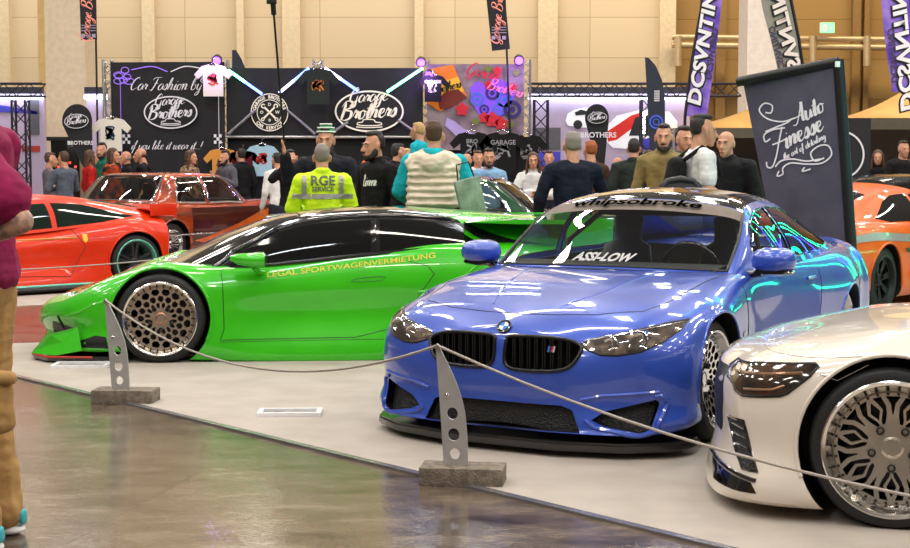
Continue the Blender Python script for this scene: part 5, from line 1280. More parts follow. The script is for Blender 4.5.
    remeshed('padded_gilet', bm, .012, CR, t, 3, disp=.012)
    b = thing('tote_bag', 'grey-green flat bag carried at the right hip of the man in the cream gilet', 'bag', at(470, 196, 12.6)); b.rotation_euler = (0, R(-14), R(20))
    box('bag_body', -.12,.12,-.03,.03,-.24,.16, c('bag', rgb(120,132,122), rgb(150,158,150)), b, .015)
    tube('handle', [(-.08,0,.15),(-.06,0,.30),(.06,0,.30),(.08,0,.15)], .008, BLACK, b)
    person('blond child carried on the arm of the man in the cream gilet', 419, 122, 13.55, 60, h=1.16, top='sweater', tc=CY, hair='short', hc='blond', z0=at(419,122,13.55).z-1.16, build=.95)
    person('heavy man in a navy jumper with cropped hair seen from behind', 573, 131, 13.4, 10, top='sweater', tc=NV, hair='short', hc='grey', build=1.16, arms=dict(er=(.31,.08,1.14), hr=(.28,.30,1.02), el=(-.30,.0,1.12), hl=(-.28,.16,.95)))
    person('woman in open white cardigan and cream top with loose brown hair', 533, 151, 19.4, 180, top='jacket', tc=WH, hair='long', hc='brown', build=.9, arms=fold)
    person('man in light blue zip jumper with dark hair facing the camera', 489, 148, 19.6, 182, top='sweater', tc=LB, hair='short', hc='dark', beard=True)
    person('ginger man in brown jumper turned away beside the dark teardrop flag', 591, 140, 18.5, 20, top='sweater', tc=BR, hair='short', hc='ginger')
    person('man in dark green jacket with white print seen from behind', 634, 138, 18.3, -10, top='jacket', tc=DK, hair='short', hc='dark', build=1.1)
    person('bearded man in olive hoodie looking toward the camera', 664, 123, 14.9, 170, top='hoodie', tc=OL, hair='short', hc='dark', beard=True, build=1.05)
    person('dark-haired man half hidden behind the man in the white t-shirt', 683, 126, 15.6, 200, top='jacket', tc=c('grey', rgb(90,90,92)), hair='quiff', hc='dark')
    t, d = person('young man in white t-shirt with black backpack looking right', 700, 114, 12.9, -80, top='tshirt', tc=WH, sleeve='short', hair='quiff', hc='dark', build=1.12, arms=dict(er=(.27,-.02,1.13), hr=(.22,.22,1.0), el=(-.27,0,1.13), hl=(-.22,.22,1.0)))
    sc = d['S'][0][0]
    bm = bmesh.new(); hull(bm, [(V((0,-.19,1.33)), (.13,.07,.06)), (V((0,-.22,1.05)), (.15,.10,.08))]); place_bm(bm, d['S']); bp = remeshed('backpack', bm, .014, BK, t, 3, disp=.004)
    for s in (1,-1): tube('strap', [V(p)*sc for p in ((s*.10,-.16,1.36),(s*.12,-.02,1.462),(s*.13,.09,1.40),(s*.15,.125,1.25),(s*.17,.04,1.08),(s*.12,-.16,1.05))], .020, BK, bp, 8)
    person('bald man in black jacket beside the open black car', 727, 129, 14.1, 150, top='jacket', tc=BK, hair='fringe_bald', hc='brown', build=1.15)
    # right side
    person('man in dark jacket beside the woman near the tent wall', 862, 148, 25.0, 185, top='jacket', tc=BK, hair='short', hc='dark', vox=.018)
    person('woman in dark coat with long brown hair near the tent wall', 878, 149, 24.0, 165, top='jacket', tc=BK, hair='long', hc='brown', vox=.018)
    person('man in black top with red sleeves under the yellow canopy', 903, 140, 23.4, 190, top='sweater', tc=c('red_black', rgb(22,20,22), rgb(26,22,24)), hair='short', hc='dark', vox=.017)
    # left crowd
    cr_ = dict(group=None)
    person('man in grey-brown jumper looking right, left of the man with folded arms', 49, 152, 24.2, -70, top='sweater', tc=c('taupe', rgb(96,90,96)), hair='short', hc='brown', vox=.016)
    person('man in slate long-sleeved top with folded arms looking left', 64, 151, 23.4, 50, top='sweater', tc=GR, hair='short', hc='brown', vox=.016, arms=fold)
    person('woman in a red top with tied dark hair', 89, 149, 24.4, -60, top='sweater', tc=RD, hair='bob', hc='brown', vox=.016, build=.92)
    person('man in green jacket with glasses and dark hair', 102, 142, 25.7, 170, top='jacket', tc=GN, hair='short', hc='dark', vox=.016, beard=True)
    person('woman in black top with orange dots and shoulder-length hair', 112, 147, 24.6, -110, top='sweater', tc=DOT, hair='bob', hc='brown', vox=.016, build=.92)
    person('older balding man in dark jacket looking left', 127, 150, 25.3, 110, top='jacket', tc=BK, hair='fringe_bald', hc='grey', vox=.016)
    person('man in black t-shirt leaning forward with cropped hair', 146, 147, 25.4, 100, top='tshirt', sleeve='short', tc=BK, hair='fringe_bald', hc='brown', vox=.016, lean=.12)
    person('woman with long curly hair in a patterned blouse', 190, 149, 25.4, -120, top='sweater', tc=PT, hair='curly', hc='brown', vox=.016, build=.92)
    person('man in grey hooded jacket holding a small camera to his chest', 226, 150, 25.8, 140, top='hoodie', tc=c('grey_hood', rgb(84,82,90)), hair='short', hc='dark', vox=.016, beard=True, arms=dict(er=(.27,.04,1.13), hr=(.08,.24,1.28), el=(-.27,.04,1.13), hl=(-.08,.24,1.26)))
    person('person in black jacket and dark cap behind the man in the grey hoodie', 241, 148, 26.5, 40, top='jacket', tc=BK, hair='short', hc='dark', vox=.018)
    person('person in white long-sleeved top bending left of the man taking a photo', 279, 152, 22.0, 30, top='sweater', tc=WH, hair='short', hc='dark', vox=.016, lean=.1)
    person('man in black jacket with raised arms taking a phone photo', 290, 149, 20.5, -160, top='jacket', tc=BK, hair='short', hc='dark', vox=.016, arms=dict(er=(.28,.10,1.30), hr=(.06,.30,1.52), el=(-.28,.10,1.30), hl=(-.04,.30,1.52)))
    person('dark-haired man in black jacket behind the shoulder of the black hoodie', 397, 143, 19.5, -70, top='jacket', tc=BK, hair='short', hc='dark', vox=.016)
    person('fair-haired person in pale top behind the dark-haired man', 407, 148, 21.5, 150, top='sweater', tc=c('pale', rgb(196,188,180)), hair='short', hc='blond', vox=.018)
    person('person in dark top left of the light blue jumper', 467, 152, 21.5, 160, top='sweater', tc=BK, hair='fringe_bald', hc='grey', vox=.018)
    person('person in white shirt just left of the light blue jumper', 478, 150, 22.6, 190, top='sweater', tc=WH, hair='short', hc='brown', vox=.018)
    person('person in maroon jumper at the far booth right of the white cardigan', 549, 150, 24.5, 180, top='sweater', tc=c('maroon', rgb(96,40,36)), hair='short', hc='brown', vox=.018)
    person('stooping balding person near the lit display wall', 618, 156, 22.5, 150, top='sweater', tc=c('greyblue', rgb(60,66,78)), hair='fringe_bald', hc='brown', vox=.018)
    person('person in dark coat between the tote flag and the olive hoodie', 649, 150, 22.0, 180, top='jacket', tc=CH_, hair='short', hc='brown', vox=.018)
# ---------------------------------------------------------------- booths, flags, hall
def MF(p, rz=0, rx=90, roll=0): return Matrix.Translation(p)@Matrix.Rotation(R(rz), 4, 'Z')@Matrix.Rotation(R(rx), 4, 'X')@Matrix.Rotation(R(roll), 4, 'Z')
def flat(name, bm, m, parent, M): return meshobj(name, place_bm(bm, M), m, parent)
def sc2(bm, s, x=0, y=0, rot=0): return place_bm(bm, Matrix.Translation((x, y, 0))@Matrix.Rotation(R(rot), 4, 'Z')@Matrix.Scale(s, 4))
BKF = None
def banner_cloth(name, w, h, m, parent, M, n=24, amp=.03, sag=.0):
    bm = bmesh.new(); g = []
    for i in range(n+1):
        u = i/n; col = []
        for j in range(9):
            v = j/8; x = (u-.5)*w; y = (v-.5)*h-sag*math.sin(u*PI)*v; z = amp*noise.noise(V((u*5, v*1.3, w)))
            col.append(bm.verts.new((x, y, z)))
        g.append(col)
    for i in range(n):
        for j in range(8): bm.faces.new((g[i][j], g[i+1][j], g[i+1][j+1], g[i][j+1]))
    place_bm(bm, M); return meshobj(name, bm, m, parent, 180)
def truss(name, label, p0, p1, side=.22, m=None, r=.022, group=None):
    p0, p1 = V(p0), V(p1); t = thing(name, label, 'truss', p0, 0, group); d = p1-p0; L = d.length; q = d.to_track_quat('Z', 'X').to_matrix().to_4x4()
    bm = bmesh.new(); k = max(2, int(L/side))
    cs = [(a*side/2, b*side/2) for a, b in ((1,1),(1,-1),(-1,-1),(-1,1))]
    for a in cs: tube_bm(bm, [(a[0], a[1], 0), (a[0], a[1], L)], r, 6)
    for f in range(4):
        a, b = cs[f], cs[(f+1) % 4]
        for i in range(k):
            s, e = (a, b) if i % 2 else (b, a); tube_bm(bm, [(s[0], s[1], L*i/k), (e[0], e[1], L*(i+1)/k)], r*.5, 4)
    place_bm(bm, q); meshobj('lattice', bm, m or ALU, t, 50); return t
def oval_logo(parent, M, s, m, bgm, car=True):
    """oval ring, script words and a small car outline; s = half width"""
    bm = bmesh.new(); poly2d(bm, [(s*math.cos(a), s*.60*math.sin(a)) for a in [2*PI*k/48 for k in range(48)]]); flat('logo_oval', bm, bgm, parent, M@Matrix.Translation((0,0,.015)))
    bm = bmesh.new(); ring2d(bm, s, s*.60, s*.05, 60, .02); flat('logo_ring', bm, m, parent, M)
    b1 = script_bm('Garage', .22, .3); sc2(b1, s*.20, -s*.02, s*.44, 4); flat('logo_lettering', b1, m, parent, M@Matrix.Translation((0,0,.025)))
    b2 = script_bm('Brothers', .27, .3); sc2(b2, s*.25, -s*.02, s*.0, 4); flat('logo_lettering', b2, m, parent, M@Matrix.Translation((0,0,.025)))
    if car:
        bm = bmesh.new()
        for a in ([(-.35,-.40),(-.33,-.33),(-.20,-.31),(-.15,-.24),(.12,-.24),(.18,-.31),(.34,-.33),(.36,-.40)], [(-.36,-.38),(-.2,-.41),(.2,-.41),(.36,-.38)], [(-.38,-.45),(0,-.47),(.38,-.45)]): stroke_bm(bm, [(x*s, y*s) for x, y in a], s*.03, False, 4)
        flat('logo_car', bm, m, parent, M@Matrix.Translation((0,0,.025)))
def tshirt(label, px, py, Y, w, m, gm=None, txt=None, rz=0, group=None):
    p = at(px, py, Y); t = thing('hanging_t_shirt', label, 't-shirt', p, R(rz), group)
    pl = [(-.22,-.36),(.22,-.36),(.22,.12),(.34,.02),(.42,.12),(.26,.30),(.10,.34),(.05,.30),(-.05,.30),(-.10,.34),(-.26,.30),(-.42,.12),(-.34,.02),(-.22,.12)]
    bm = bmesh.new(); f = poly2d(bm, [(a*w, b*w) for a, b in pl]); e = bmesh.ops.extrude_face_region(bm, geom=[f])
    for v in e['geom']:
        if isinstance(v, bmesh.types.BMVert): v.co.z -= .05
    bmesh.ops.triangulate(bm, faces=bm.faces); bmesh.ops.recalc_face_normals(bm, faces=bm.faces); M = MF((0,0,0)); place_bm(bm, M); meshobj('shirt', bm, m, t)
    tube('hanger', [(-.10*w,0,.33*w),(0,0,.38*w),(.10*w,0,.33*w)], .008, CHROME, t); tube('hook', [(0,0,.38*w),(0,0,.46*w),(.03,0,.48*w)], .006, CHROME, t)
    if gm:
        bm = bmesh.new()
        for k in range(6): poly2d(bm, [polar(.05+.05*random.random(), a) for a in [2*PI*q/7 for q in range(7)]]) if 0 else stroke_bm(bm, [(random.uniform(-.12,.12)*w, random.uniform(-.12,.14)*w) for _ in range(4)], .035*w, False, 4)
        flat('printed_motif', bm, gm, t, M@Matrix.Translation((0,0,.008)))
    if txt:
        b = text_bm(txt, .11*w, 0, .002); flat('printed_lettering', b, gm or WHITE, t, M@Matrix.Translation((0,.16*w,.010)))
    return t
def feather(name, label, cat, pts, Y, m, pole=True, width_txt=None, tm=None, rz=0, group=None, dz=0, letters=None, smear=None):
    """pts: pixel outline of the flag; built upright at depth Y"""
    W = [at(x, y, Y) for x, y in pts]; base = V((sum(w.x for w in W)/len(W), Y, 0)); t = thing(name, label, cat, base, 0, group)
    bm = bmesh.new(); f = bm.faces.new([bm.verts.new(w-base) for w in W]); e = bmesh.ops.extrude_face_region(bm, geom=[f])
    for v in e['geom']:
        if isinstance(v, bmesh.types.BMVert): v.co.y += .015
    bmesh.ops.triangulate(bm, faces=bm.faces); bmesh.ops.recalc_face_normals(bm, faces=bm.faces); meshobj('fabric', bm, m, t)
    return t, base
def stand():
    pass
def place():
    global BKF
    BKF = mat('black_banner_fabric', rgb(22,21,27), .75, mix=rgb(28,27,34), mscale=4, bump=.25, bscale=5)
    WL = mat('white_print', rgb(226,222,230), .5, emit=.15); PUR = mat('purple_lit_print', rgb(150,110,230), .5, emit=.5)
    Y0 = 27.0
    # --- hall shell
    WALL = bpy.data.materials.new('cream_panel_wall'); WALL.use_nodes = True; nt = WALL.node_tree; b = nt.nodes['Principled BSDF']; b.inputs['Roughness'].default_value = .8
    tc = nt.nodes.new('ShaderNodeTexCoord'); mp = nt.nodes.new('ShaderNodeMapping'); mp.inputs['Rotation'].default_value[0] = R(90); nt.links.new(tc.outputs['Object'], mp.inputs[0])
    br = nt.nodes.new('ShaderNodeTexBrick'); br.offset = 0; br.inputs['Scale'].default_value = 1; br.inputs['Brick Width'].default_value = 4.2; br.inputs['Row Height'].default_value = 1.25; br.inputs['Mortar Size'].default_value = .012
    br.inputs['Color1'].default_value = rgb(206,186,154); br.inputs['Color2'].default_value = rgb(200,180,148); br.inputs['Mortar'].default_value = rgb(164,142,110)
    nt.links.new(mp.outputs[0], br.inputs['Vector']); nt.links.new(br.outputs['Color'], b.inputs['Base Color'])
    YW = 44.0; xs = at(672, 0, YW).x
    struct(box('wall_back', -26, xs, YW, YW+.3, 0, 13, WALL))
    WY = WALL.copy(); WY.name = 'ochre_panel_wall'; q = WY.node_tree.nodes['Brick Texture'] if 'Brick Texture' in WY.node_tree.nodes else None
    q.inputs['Color1'].default_value = rgb(158,124,70); q.inputs['Color2'].default_value = rgb(150,116,64); q.inputs['Mortar'].default_value = rgb(120,90,44)
    struct(box('wall_back_right', xs, 26, YW+.6, YW+.9, 0, 13, WY))
    PIL = mat('cream_pilaster', rgb(214,194,160), .7); n = 1
    for px, w in ((0,.5),(148,.35),(240,.2),(291,.5),(419,.25),(548,.55),(668,.45)):
        x = at(px, 0, YW-.2).x; struct(box('trim_%d' % (n+1), x-w/2*1.1, x+w/2*1.1, YW-.25, YW, 0, 13, PIL)); n += 1
    OC = mat('ochre_steel', rgb(140,106,54), .6)
    for px, w in ((722,.3),(752,.2),(858,.25),(868,.15)):
        x = at(px, 0, YW+.3).x; struct(box('trim_%d' % (n+1), x-w/2, x+w/2, YW+.35, YW+.6, 0, 13, OC)); n += 1
    GP = mat('galvanised_pipe', rgb(206,180,140), .35, .5)
    for k, (py, r, lab) in enumerate(((37,.09,'upper'),(45,.10,'lower'))):
        a, b_ = at(672, py, YW-.6), at(930, py+3, YW-.6); tag(tube('wall_pipe', [a, b_], r, GP, None, 10), '%s horizontal pipe on the ochre hall wall' % lab, 'pipe')
    for px in (678, 743, 813, 867):
        p = at(px, 36, YW-.7); q_ = at(px, 66, YW-.7); tag(tube('pipe_bracket', [p, q_], .12, GP, None, 8), 'vertical pipe bracket under the wall pipes', 'bracket', 'vertical brackets on the wall pipes')
    # columns
    CM = mat('white_column', rgb(226,206,178), .7); CM2 = mat('yellow_column', rgb(214,178,118), .7)
    a, b_ = at(44, 0, 33), at(84, 0, 33); o = box('column', a.x, b_.x, 33, 34, 0, 13, CM); tag(o, 'broad cream concrete column behind the teardrop flag on the left', 'column')
    o = box('column_face', -.16, .0, 0, 1, 0, 13, CM2, None); o.parent = bpy.data.objects['column']; o.location = (a.x, 33.0, 0)
    a, b_ = at(748, 0, 32), at(790, 0, 32); o = box('column', a.x, b_.x, 32, 33, 0, 13, mat('pale_column', rgb(232,222,212), .7)); tag(o, 'pale square column behind the tall grey banner', 'column')
    # exit sign
    p = at(827, 28, YW-.9); ES = thing('exit_sign', 'small green emergency exit sign glowing on the far wall', 'sign', p)
    box('sign_box', -.22,.22,-.05,.05,-.16,.16, WHITE, ES, .01)
    bm = bmesh.new(); poly2d(bm, [(-.21,-.15),(.21,-.15),(.21,.15),(-.21,.15)]); flat('lit_face', bm, emis('exit_green', rgb(120,235,150), 1.6), ES, MF((0,-.055,0)))
    bm = bmesh.new(); poly2d(bm, [(-.15,-.10),(-.02,-.10),(-.02,.10),(-.15,.10)]); stroke_bm(bm, [(.14,0),(.04,0)], .04, False, 3); poly2d(bm, [(.02,0),(.07,.05),(.07,-.05)]); flat('pictogram', bm, WL, ES, MF((0,-.06,0)))
    # --- main booth: two black banners on truss posts
    A = at(110, 62, Y0); B = at(225, 68, Y0); zt = A.z
    t = thing('booth_banner', 'square black banner reading Car Fashion by Garage Brothers', 'banner', ((A.x+B.x)/2, Y0, 0)); M = MF((0,0,zt/2+.02), -3)
    w, h = B.x-A.x, zt-.04
    banner_cloth('fabric', w, h, BKF, t, M)
    px2 = lambda px, py: ((px-167)/1400*Y0, 1.45+(172-py)/1400*Y0-(zt/2+.02))
    F_ = Matrix.Translation((0,0,.04))
    b1 = script_bm('Car Fashion by', .17, .35); sc2(b1, .115, *px2(166,86)); flat('banner_lettering', b1, WL, t, M@F_)
    b1 = script_bm('if you like it wear it...!', .18, .35); sc2(b1, .082, *px2(166,146)); flat('banner_lettering', b1, WL, t, M@F_)
    oval_logo(t, M@Matrix.Translation((*px2(170,113), .03)), .52, WL, mat('logo_black', rgb(14,13,18), .7))
    for sx, cx in ((1,126),(-1,212)):
        bm = bmesh.new(); x0, y0 = px2(cx, 76)
        for k in range(7):
            x, y = x0+random.uniform(-.16,.16), y0+random.uniform(-.14,.14); ring2d(bm, .085+.03*(k % 2), .065, .016, 14, 0, x, y)
        stroke_bm(bm, [(x0+sx*.1, y0+.1),(x0+sx*.5, y0+.16),(x0+sx*.8, y0+.06)], .02, False); stroke_bm(bm, [(x0-sx*.12, y0-.1),(x0-sx*.12, y0-1.1),(x0-sx*.12, y0-1.9)], .012, False)
        flat('scroll_ornament', bm, PUR if sx > 0 else WL, t, M@F_)
        bm = bmesh.new(); x0, y0 = px2(cx-3*sx-2, 144)
        for q in range(3):
            for r_ in range(3):
                if (q+r_) % 2 == 0: poly2d(bm, [(x0+q*.05,y0+r_*.06),(x0+q*.05+.05,y0+r_*.06),(x0+q*.05+.05,y0+r_*.06+.06),(x0+q*.05,y0+r_*.06+.06)])
        flat('checkered_flag', bm, WL, t, M@F_)
    A2 = at(226, 68, Y0); B2 = at(423, 70, Y0); w2 = B2.x-A2.x; z0 = at(0, 137, Y0).z
    t = thing('booth_banner', 'wide black banner with round crossed-wrench logo and large oval Garage Brothers logo', 'banner', ((A2.x+B2.x)/2, Y0, 0)); M = MF((0,0,(A2.z+z0)/2))
    banner_cloth('fabric', w2, A2.z-z0, BKF, t, M, amp=.04); banner_cloth('lower_curtain', w2, z0+.30, mat('dark_curtain', rgb(18,17,22), .8), t, MF((0,.12,z0/2+.17)), amp=.03); cy0 = (A2.z+z0)/2; cx0 = (A2.x+B2.x)/2
    px3 = lambda px, py: ((px-455)/1400*Y0-cx0, 1.45+(172-py)/1400*Y0-cy0)
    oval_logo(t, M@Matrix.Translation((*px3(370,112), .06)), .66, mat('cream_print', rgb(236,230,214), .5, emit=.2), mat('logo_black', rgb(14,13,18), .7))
    # round logo
    CRM = MC['cream_print']; Mr = M@Matrix.Translation((*px3(271,113), .06))
    bm = bmesh.new(); poly2d(bm, [polar(.36, 2*PI*k/40) for k in range(40)]); flat('round_logo', bm, MC['logo_black'], t, Mr@Matrix.Translation((0,0,-.01)))
    bm = bmesh.new(); ring2d(bm, .36, .36, .018); ring2d(bm, .245, .245, .014); flat('round_logo_ring', bm, CRM, t, Mr)
    bm = bmesh.new()
    for s in (1,-1):
        stroke_bm(bm, [(-.12*s,-.12),(.10*s,.10)], .035, False, 3); ring2d(bm, .045, .045, .022, 12, 0, .12*s, .12, R(-60 if s > 0 else 30), R(210 if s > 0 else 300)); ring2d(bm, .035, .035, .018, 12, 0, -.13*s, -.13)
    flat('crossed_wrenches', bm, CRM, t, Mr)
    bm = bmesh.new()
    for txt, a0, a1, rr in (('GARAGE BROTHERS', 165, 15, .292), ('CAR SERVICE', 222, 318, .302)):
        for k, ch in enumerate(txt):
            if ch == ' ': continue
            a = R(a0+(a1-a0)*k/(len(txt)-1)); rot = math.degrees(a)-90 if a0 < 200 else math.degrees(a)+90
            c = text_bm(ch, .085, 0, .003); sc2(c, 1, rr*math.cos(a), rr*math.sin(a), rot); me = bpy.data.meshes.new('t'); c.to_mesh(me); c.free(); bm.from_mesh(me); bpy.data.meshes.remove(me)
    for ch, x, y in (('D',0,.15),('O',-.15,0),('W',.15,0),('0',0,-.15)):
        c = text_bm(ch, .08, 0, .002); sc2(c, 1, x, y, 0); me = bpy.data.meshes.new('t'); c.to_mesh(me); c.free(); bm.from_mesh(me); bpy.data.meshes.remove(me)
    flat('round_logo_lettering', bm, CRM, t, Mr)
    # LED bars crossing behind the logos (each one its own)
    cols = {'c': rgb(110,255,200), 'b': rgb(90,120,255), 'w': rgb(190,190,255), 'g': rgb(120,240,170), 'd': None}
    for lab, (x0,y0_), (x1,y1), c in (('blue to green, upper left of round logo', (228,70),(262,94),'cb'), ('blue-violet, upper right of round logo',(309,68),(279,93),'bw'), ('white-violet, upper left of the oval logo',(325,68),(358,91),'wb'), ('green-blue, upper right of the oval logo',(423,68),(387,92),'gc'),
        ('dim, lower left of round logo',(228,134),(255,110),'d'), ('dim, lower right of round logo',(315,134),(287,110),'d'), ('dim, lower left of oval logo',(330,134),(348,122),'d'), ('dim, lower right of oval logo',(418,134),(398,120),'d')):
        a, b_ = at(x0,y0_,Y0-.12), at(x1,y1,Y0-.12); m_ = (a+b_)/2
        o = thing('light_bar', 'diagonal LED bar, '+lab, 'light bar', a); tube('housing', [V((0,.03,0)), b_-a+V((0,.03,0))], .028, ALU, o)
        if c != 'd':
            tube('lit_tube', [V((0,0,0)), (m_-a)], .026, emis('led_'+c[0], cols[c[0]], 7), o); tube('lit_tube', [(m_-a), b_-a], .026, emis('led_'+c[1], cols[c[1]], 7), o)
        else: tube('lit_tube', [V((0,0,0)), b_-a], .018, mat('led_off', rgb(150,150,160), .4), o)
    for px, lab in ((108,'left of the Car Fashion banner'),(224,'between the two black banners'),(318,'behind the black display shirt'),(425,'right of the wide black banner'),(526,'right of the colourful banner')):
        p = at(px, 60, Y0+.25); truss('truss_post', 'slim aluminium truss post '+lab, (p.x, p.y, 0), (p.x, p.y, p.z), .16)
    p = at(224,137,Y0); q_ = at(425,137,Y0); tag(tube('rail', [p, q_], .03, ALU), 'aluminium rail along the bottom of the wide black banner', 'rail')
    # coloured banner
    A3, B3 = at(427, 64, Y0), at(524, 62, Y0); zb = at(0,150,Y0).z; cx = (A3.x+B3.x)/2; cz = (A3.z+zb)/2
    t = thing('booth_banner', 'colourful graphic banner with purple engine, red roses and orange poster', 'banner', (cx, Y0, 0)); M = MF((0,0,cz))
    banner_cloth('fabric', B3.x-A3.x, A3.z-zb, mat('pink_grey_print', rgb(158,140,150), .7, mix=rgb(120,100,116), mscale=3), t, M, amp=.03); banner_cloth('lower_curtain', B3.x-A3.x, zb+.2, MC['dark_curtain'], t, MF((0,.10,zb/2+.11)), amp=.03)
    pq = lambda px, py: ((px-455)/1400*Y0-cx, 1.45+(172-py)/1400*Y0-cz)
    def blob(nm, col, pts, z, em=.1): 
        bm = bmesh.new(); poly2d(bm, [pq(*p) for p in pts]); bmesh.ops.triangulate(bm, faces=bm.faces); flat(nm, bm, mat('print_'+col[0], col[1], .6, emit=em), t, M@Matrix.Translation((0,0,z)))
    blob('orange_poster', ('orange', rgb(226,120,24)), [(431,70),(453,66),(467,98),(440,112),(428,104)], .04)
    blob('poster_sunset', ('yellow', rgb(238,180,40)), [(436,84),(458,78),(464,92),(440,100)], .045)
    blob('poster_car', ('dark_red', rgb(110,30,20)), [(438,100),(446,92),(458,90),(467,98),(452,108),(440,110)], .05)
    b1 = script_bm('Brothers', .3, .3); sc2(b1, .085, *pq(447,88), 14); flat('poster_lettering', b1, BLACK, t, M@Matrix.Translation((0,0,.055)))
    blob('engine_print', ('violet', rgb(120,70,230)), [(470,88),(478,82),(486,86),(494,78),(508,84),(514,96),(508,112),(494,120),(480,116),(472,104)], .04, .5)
    for k, (x, y, r) in enumerate(((477,100,7),(492,94,7),(504,100,8),(512,110,9),(498,110,6),(484,110,5))):
        bm = bmesh.new(); c = pq(x, y); rr = r/1400*Y0; ring2d(bm, rr, rr, rr*.4, 18, 0, *c); poly2d(bm, [(c[0]+rr*.35*math.cos(a), c[1]+rr*.35*math.sin(a)) for a in [2*PI*q/10 for q in range(10)]])
        flat('engine_pulley', bm, mat('print_navy' if k % 2 else 'print_blue', rgb(50,40,110) if k % 2 else rgb(80,110,220), .6), t, M@Matrix.Translation((0,0,.05)))
    for k, (x, y, r) in enumerate(((492,120,7),(501,124,6),(484,118,5),(497,72,4),(462,110,6),(512,88,4),(488,86,4))):
        bm = bmesh.new(); c = pq(x, y); rr = r/1400*Y0
        poly2d(bm, [(c[0]+rr*(1+.18*math.sin(5*a))*math.cos(a), c[1]+rr*(1+.18*math.sin(5*a))*math.sin(a)) for a in [2*PI*q/20 for q in range(20)]]); ring2d(bm, rr*.55, rr*.55, rr*.12, 14, .006, *c)
        flat('rose_print', bm, mat('print_rose', rgb(206,30,50), .6, emit=.1), t, M@Matrix.Translation((0,0,.055)))
    for k, (x, y) in enumerate(((476,122),(510,126),(488,70),(516,74))):
        blob('leaf_print', ('leaf', rgb(110,120,50)), [(x-5,y),(x,y-4),(x+5,y-1),(x,y+4)], .05)
    blob('pickup_print', ('lilac', rgb(170,150,210)), [(447,118),(455,122),(462,128),(486,140),(484,146),(458,138),(445,126)], .045, .2)
    b1 = script_bm('Garage', .22, .35); sc2(b1, .12, *pq(484,74), -12); flat('banner_lettering', b1, mat('print_rose', rgb(206,30,50), .6), t, M@Matrix.Translation((0,0,.07)))
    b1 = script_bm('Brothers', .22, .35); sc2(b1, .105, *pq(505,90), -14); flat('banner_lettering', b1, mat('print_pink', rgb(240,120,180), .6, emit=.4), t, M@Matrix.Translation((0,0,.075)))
    # uplights
    for px, py, lab in ((217,60,'above the white hanging shirt'),(421,62,'above the right end of the wide black banner'),(429,75,'beside the small black cap shirt'),(519,60,'at the top right of the colourful banner')):
        p = at(px, py, Y0-.2); o = thing('stage_light', 'small purple-glowing stage light '+lab, 'lamp', p)
        bm = bmesh.new(); lathe_bm(bm, [(.05,.12),(.09,.08),(.10,-.04),(.085,-.05)], 16, Matrix.Rotation(R(-70),4,'X')); meshobj('housing', bm, BLACK, o, 40)
        bm = bmesh.new(); lathe_bm(bm, [(.084,-.045),(.07,-.06),(.01,-.066)], 16, Matrix.Rotation(R(-70),4,'X')@Matrix.Translation((0,0,.0))); meshobj('lens', bm, emis('purple_led', rgb(130,70,255), 4), o, 40)
        tube('bracket', [(0,0,.05),(0,.15,.02),(0,.2,-.1)], .015, BLACK, o)
        l = bpy.data.lights.new('stage_light_beam', 'POINT'); l.energy = 16; l.color = (.5,.25,1); l.shadow_soft_size = .06; lo = bpy.data.objects.new('stage_light_beam', l); link(lo); lo.location = p+V((0,-.25,-.15))
    # hanging shirts
    BKS = cloth('shirt_black', rgb(20,20,22)); 
    tshirt('white t-shirt with red print hung on the post between the black banners', 213, 80, Y0-.35, .85, cloth('shirt_white', rgb(232,226,214)), mat('shirt_red', rgb(210,50,50), .6))
    tshirt('black t-shirt with orange and green print hung on the middle post', 318, 86, Y0-.35, .95, cloth('shirt_dark', rgb(40,48,46)), mat('shirt_orange', rgb(200,120,50), .6))
    tshirt('small black t-shirt with white lettering left of the colourful banner', 433, 88, Y0-.35, .72, BKS, WHITE, 'GARAGE')
    tshirt('orange-yellow t-shirt on the rail under the round logo', 222, 164, Y0-.3, .85, cloth('shirt_yellow', rgb(224,152,70)), mat('shirt_purple', rgb(110,60,90), .6))
    tshirt('dark red t-shirt on the rail', 243, 166, Y0-.3, .85, cloth('shirt_maroon', rgb(104,18,40)), mat('shirt_pink', rgb(190,120,140), .6))
    tshirt('light blue t-shirt with red and black car print on the rail', 262, 160, Y0-.3, .85, cloth('shirt_blue', rgb(164,200,222)), mat('shirt_red', rgb(210,50,50), .6))
    tshirt('white t-shirt with dark blue car print left of the Car Fashion banner', 111, 134, Y0-.4, .9, cloth('shirt_white', rgb(232,226,214)), mat('shirt_navy', rgb(30,60,90), .6))
    tshirt('black t-shirt at the lower right of the colourful banner', 527, 152, Y0-.6, .95, BKS, mat('shirt_grey', rgb(150,150,155), .6))
    tshirt('black long shirt with white lettering under the colourful banner', 503, 152, Y0-.7, 1.1, BKS, mat('shirt_grey', rgb(150,150,155), .6), 'GARAGE')
    tshirt('black shirt with grey print behind the cream gilet', 472, 150, Y0-.7, 1.0, BKS, mat('shirt_grey', rgb(150,150,155), .6), 'BRO')
    # shelf of caps
    p = at(395, 166, Y0-.5); sh_ = thing('cap_shelf', 'dark shelf carrying a row of caps under the oval logo', 'shelf', (p.x, p.y, 0)); box('board', -.65,.65,-.15,.15,p.z-.04,p.z, BLACK, sh_, .005)
    for s in (-.6,.6): box('leg', s-.02,s+.02,-.12,.12,0,p.z-.04, ALU, sh_)
    box('back_panel', -.65,.65,.1,.13,.1,p.z-.05, mat('dark_panel', rgb(30,28,34), .6), sh_)
    CC = [('orange',rgb(220,110,40)),('grey',rgb(120,110,110)),('purple',rgb(120,50,190)),('red',rgb(200,40,30)),('blue',rgb(40,60,150)),('bright orange',rgb(230,90,30)),('black',rgb(30,30,32)),('pink',rgb(190,60,120))]
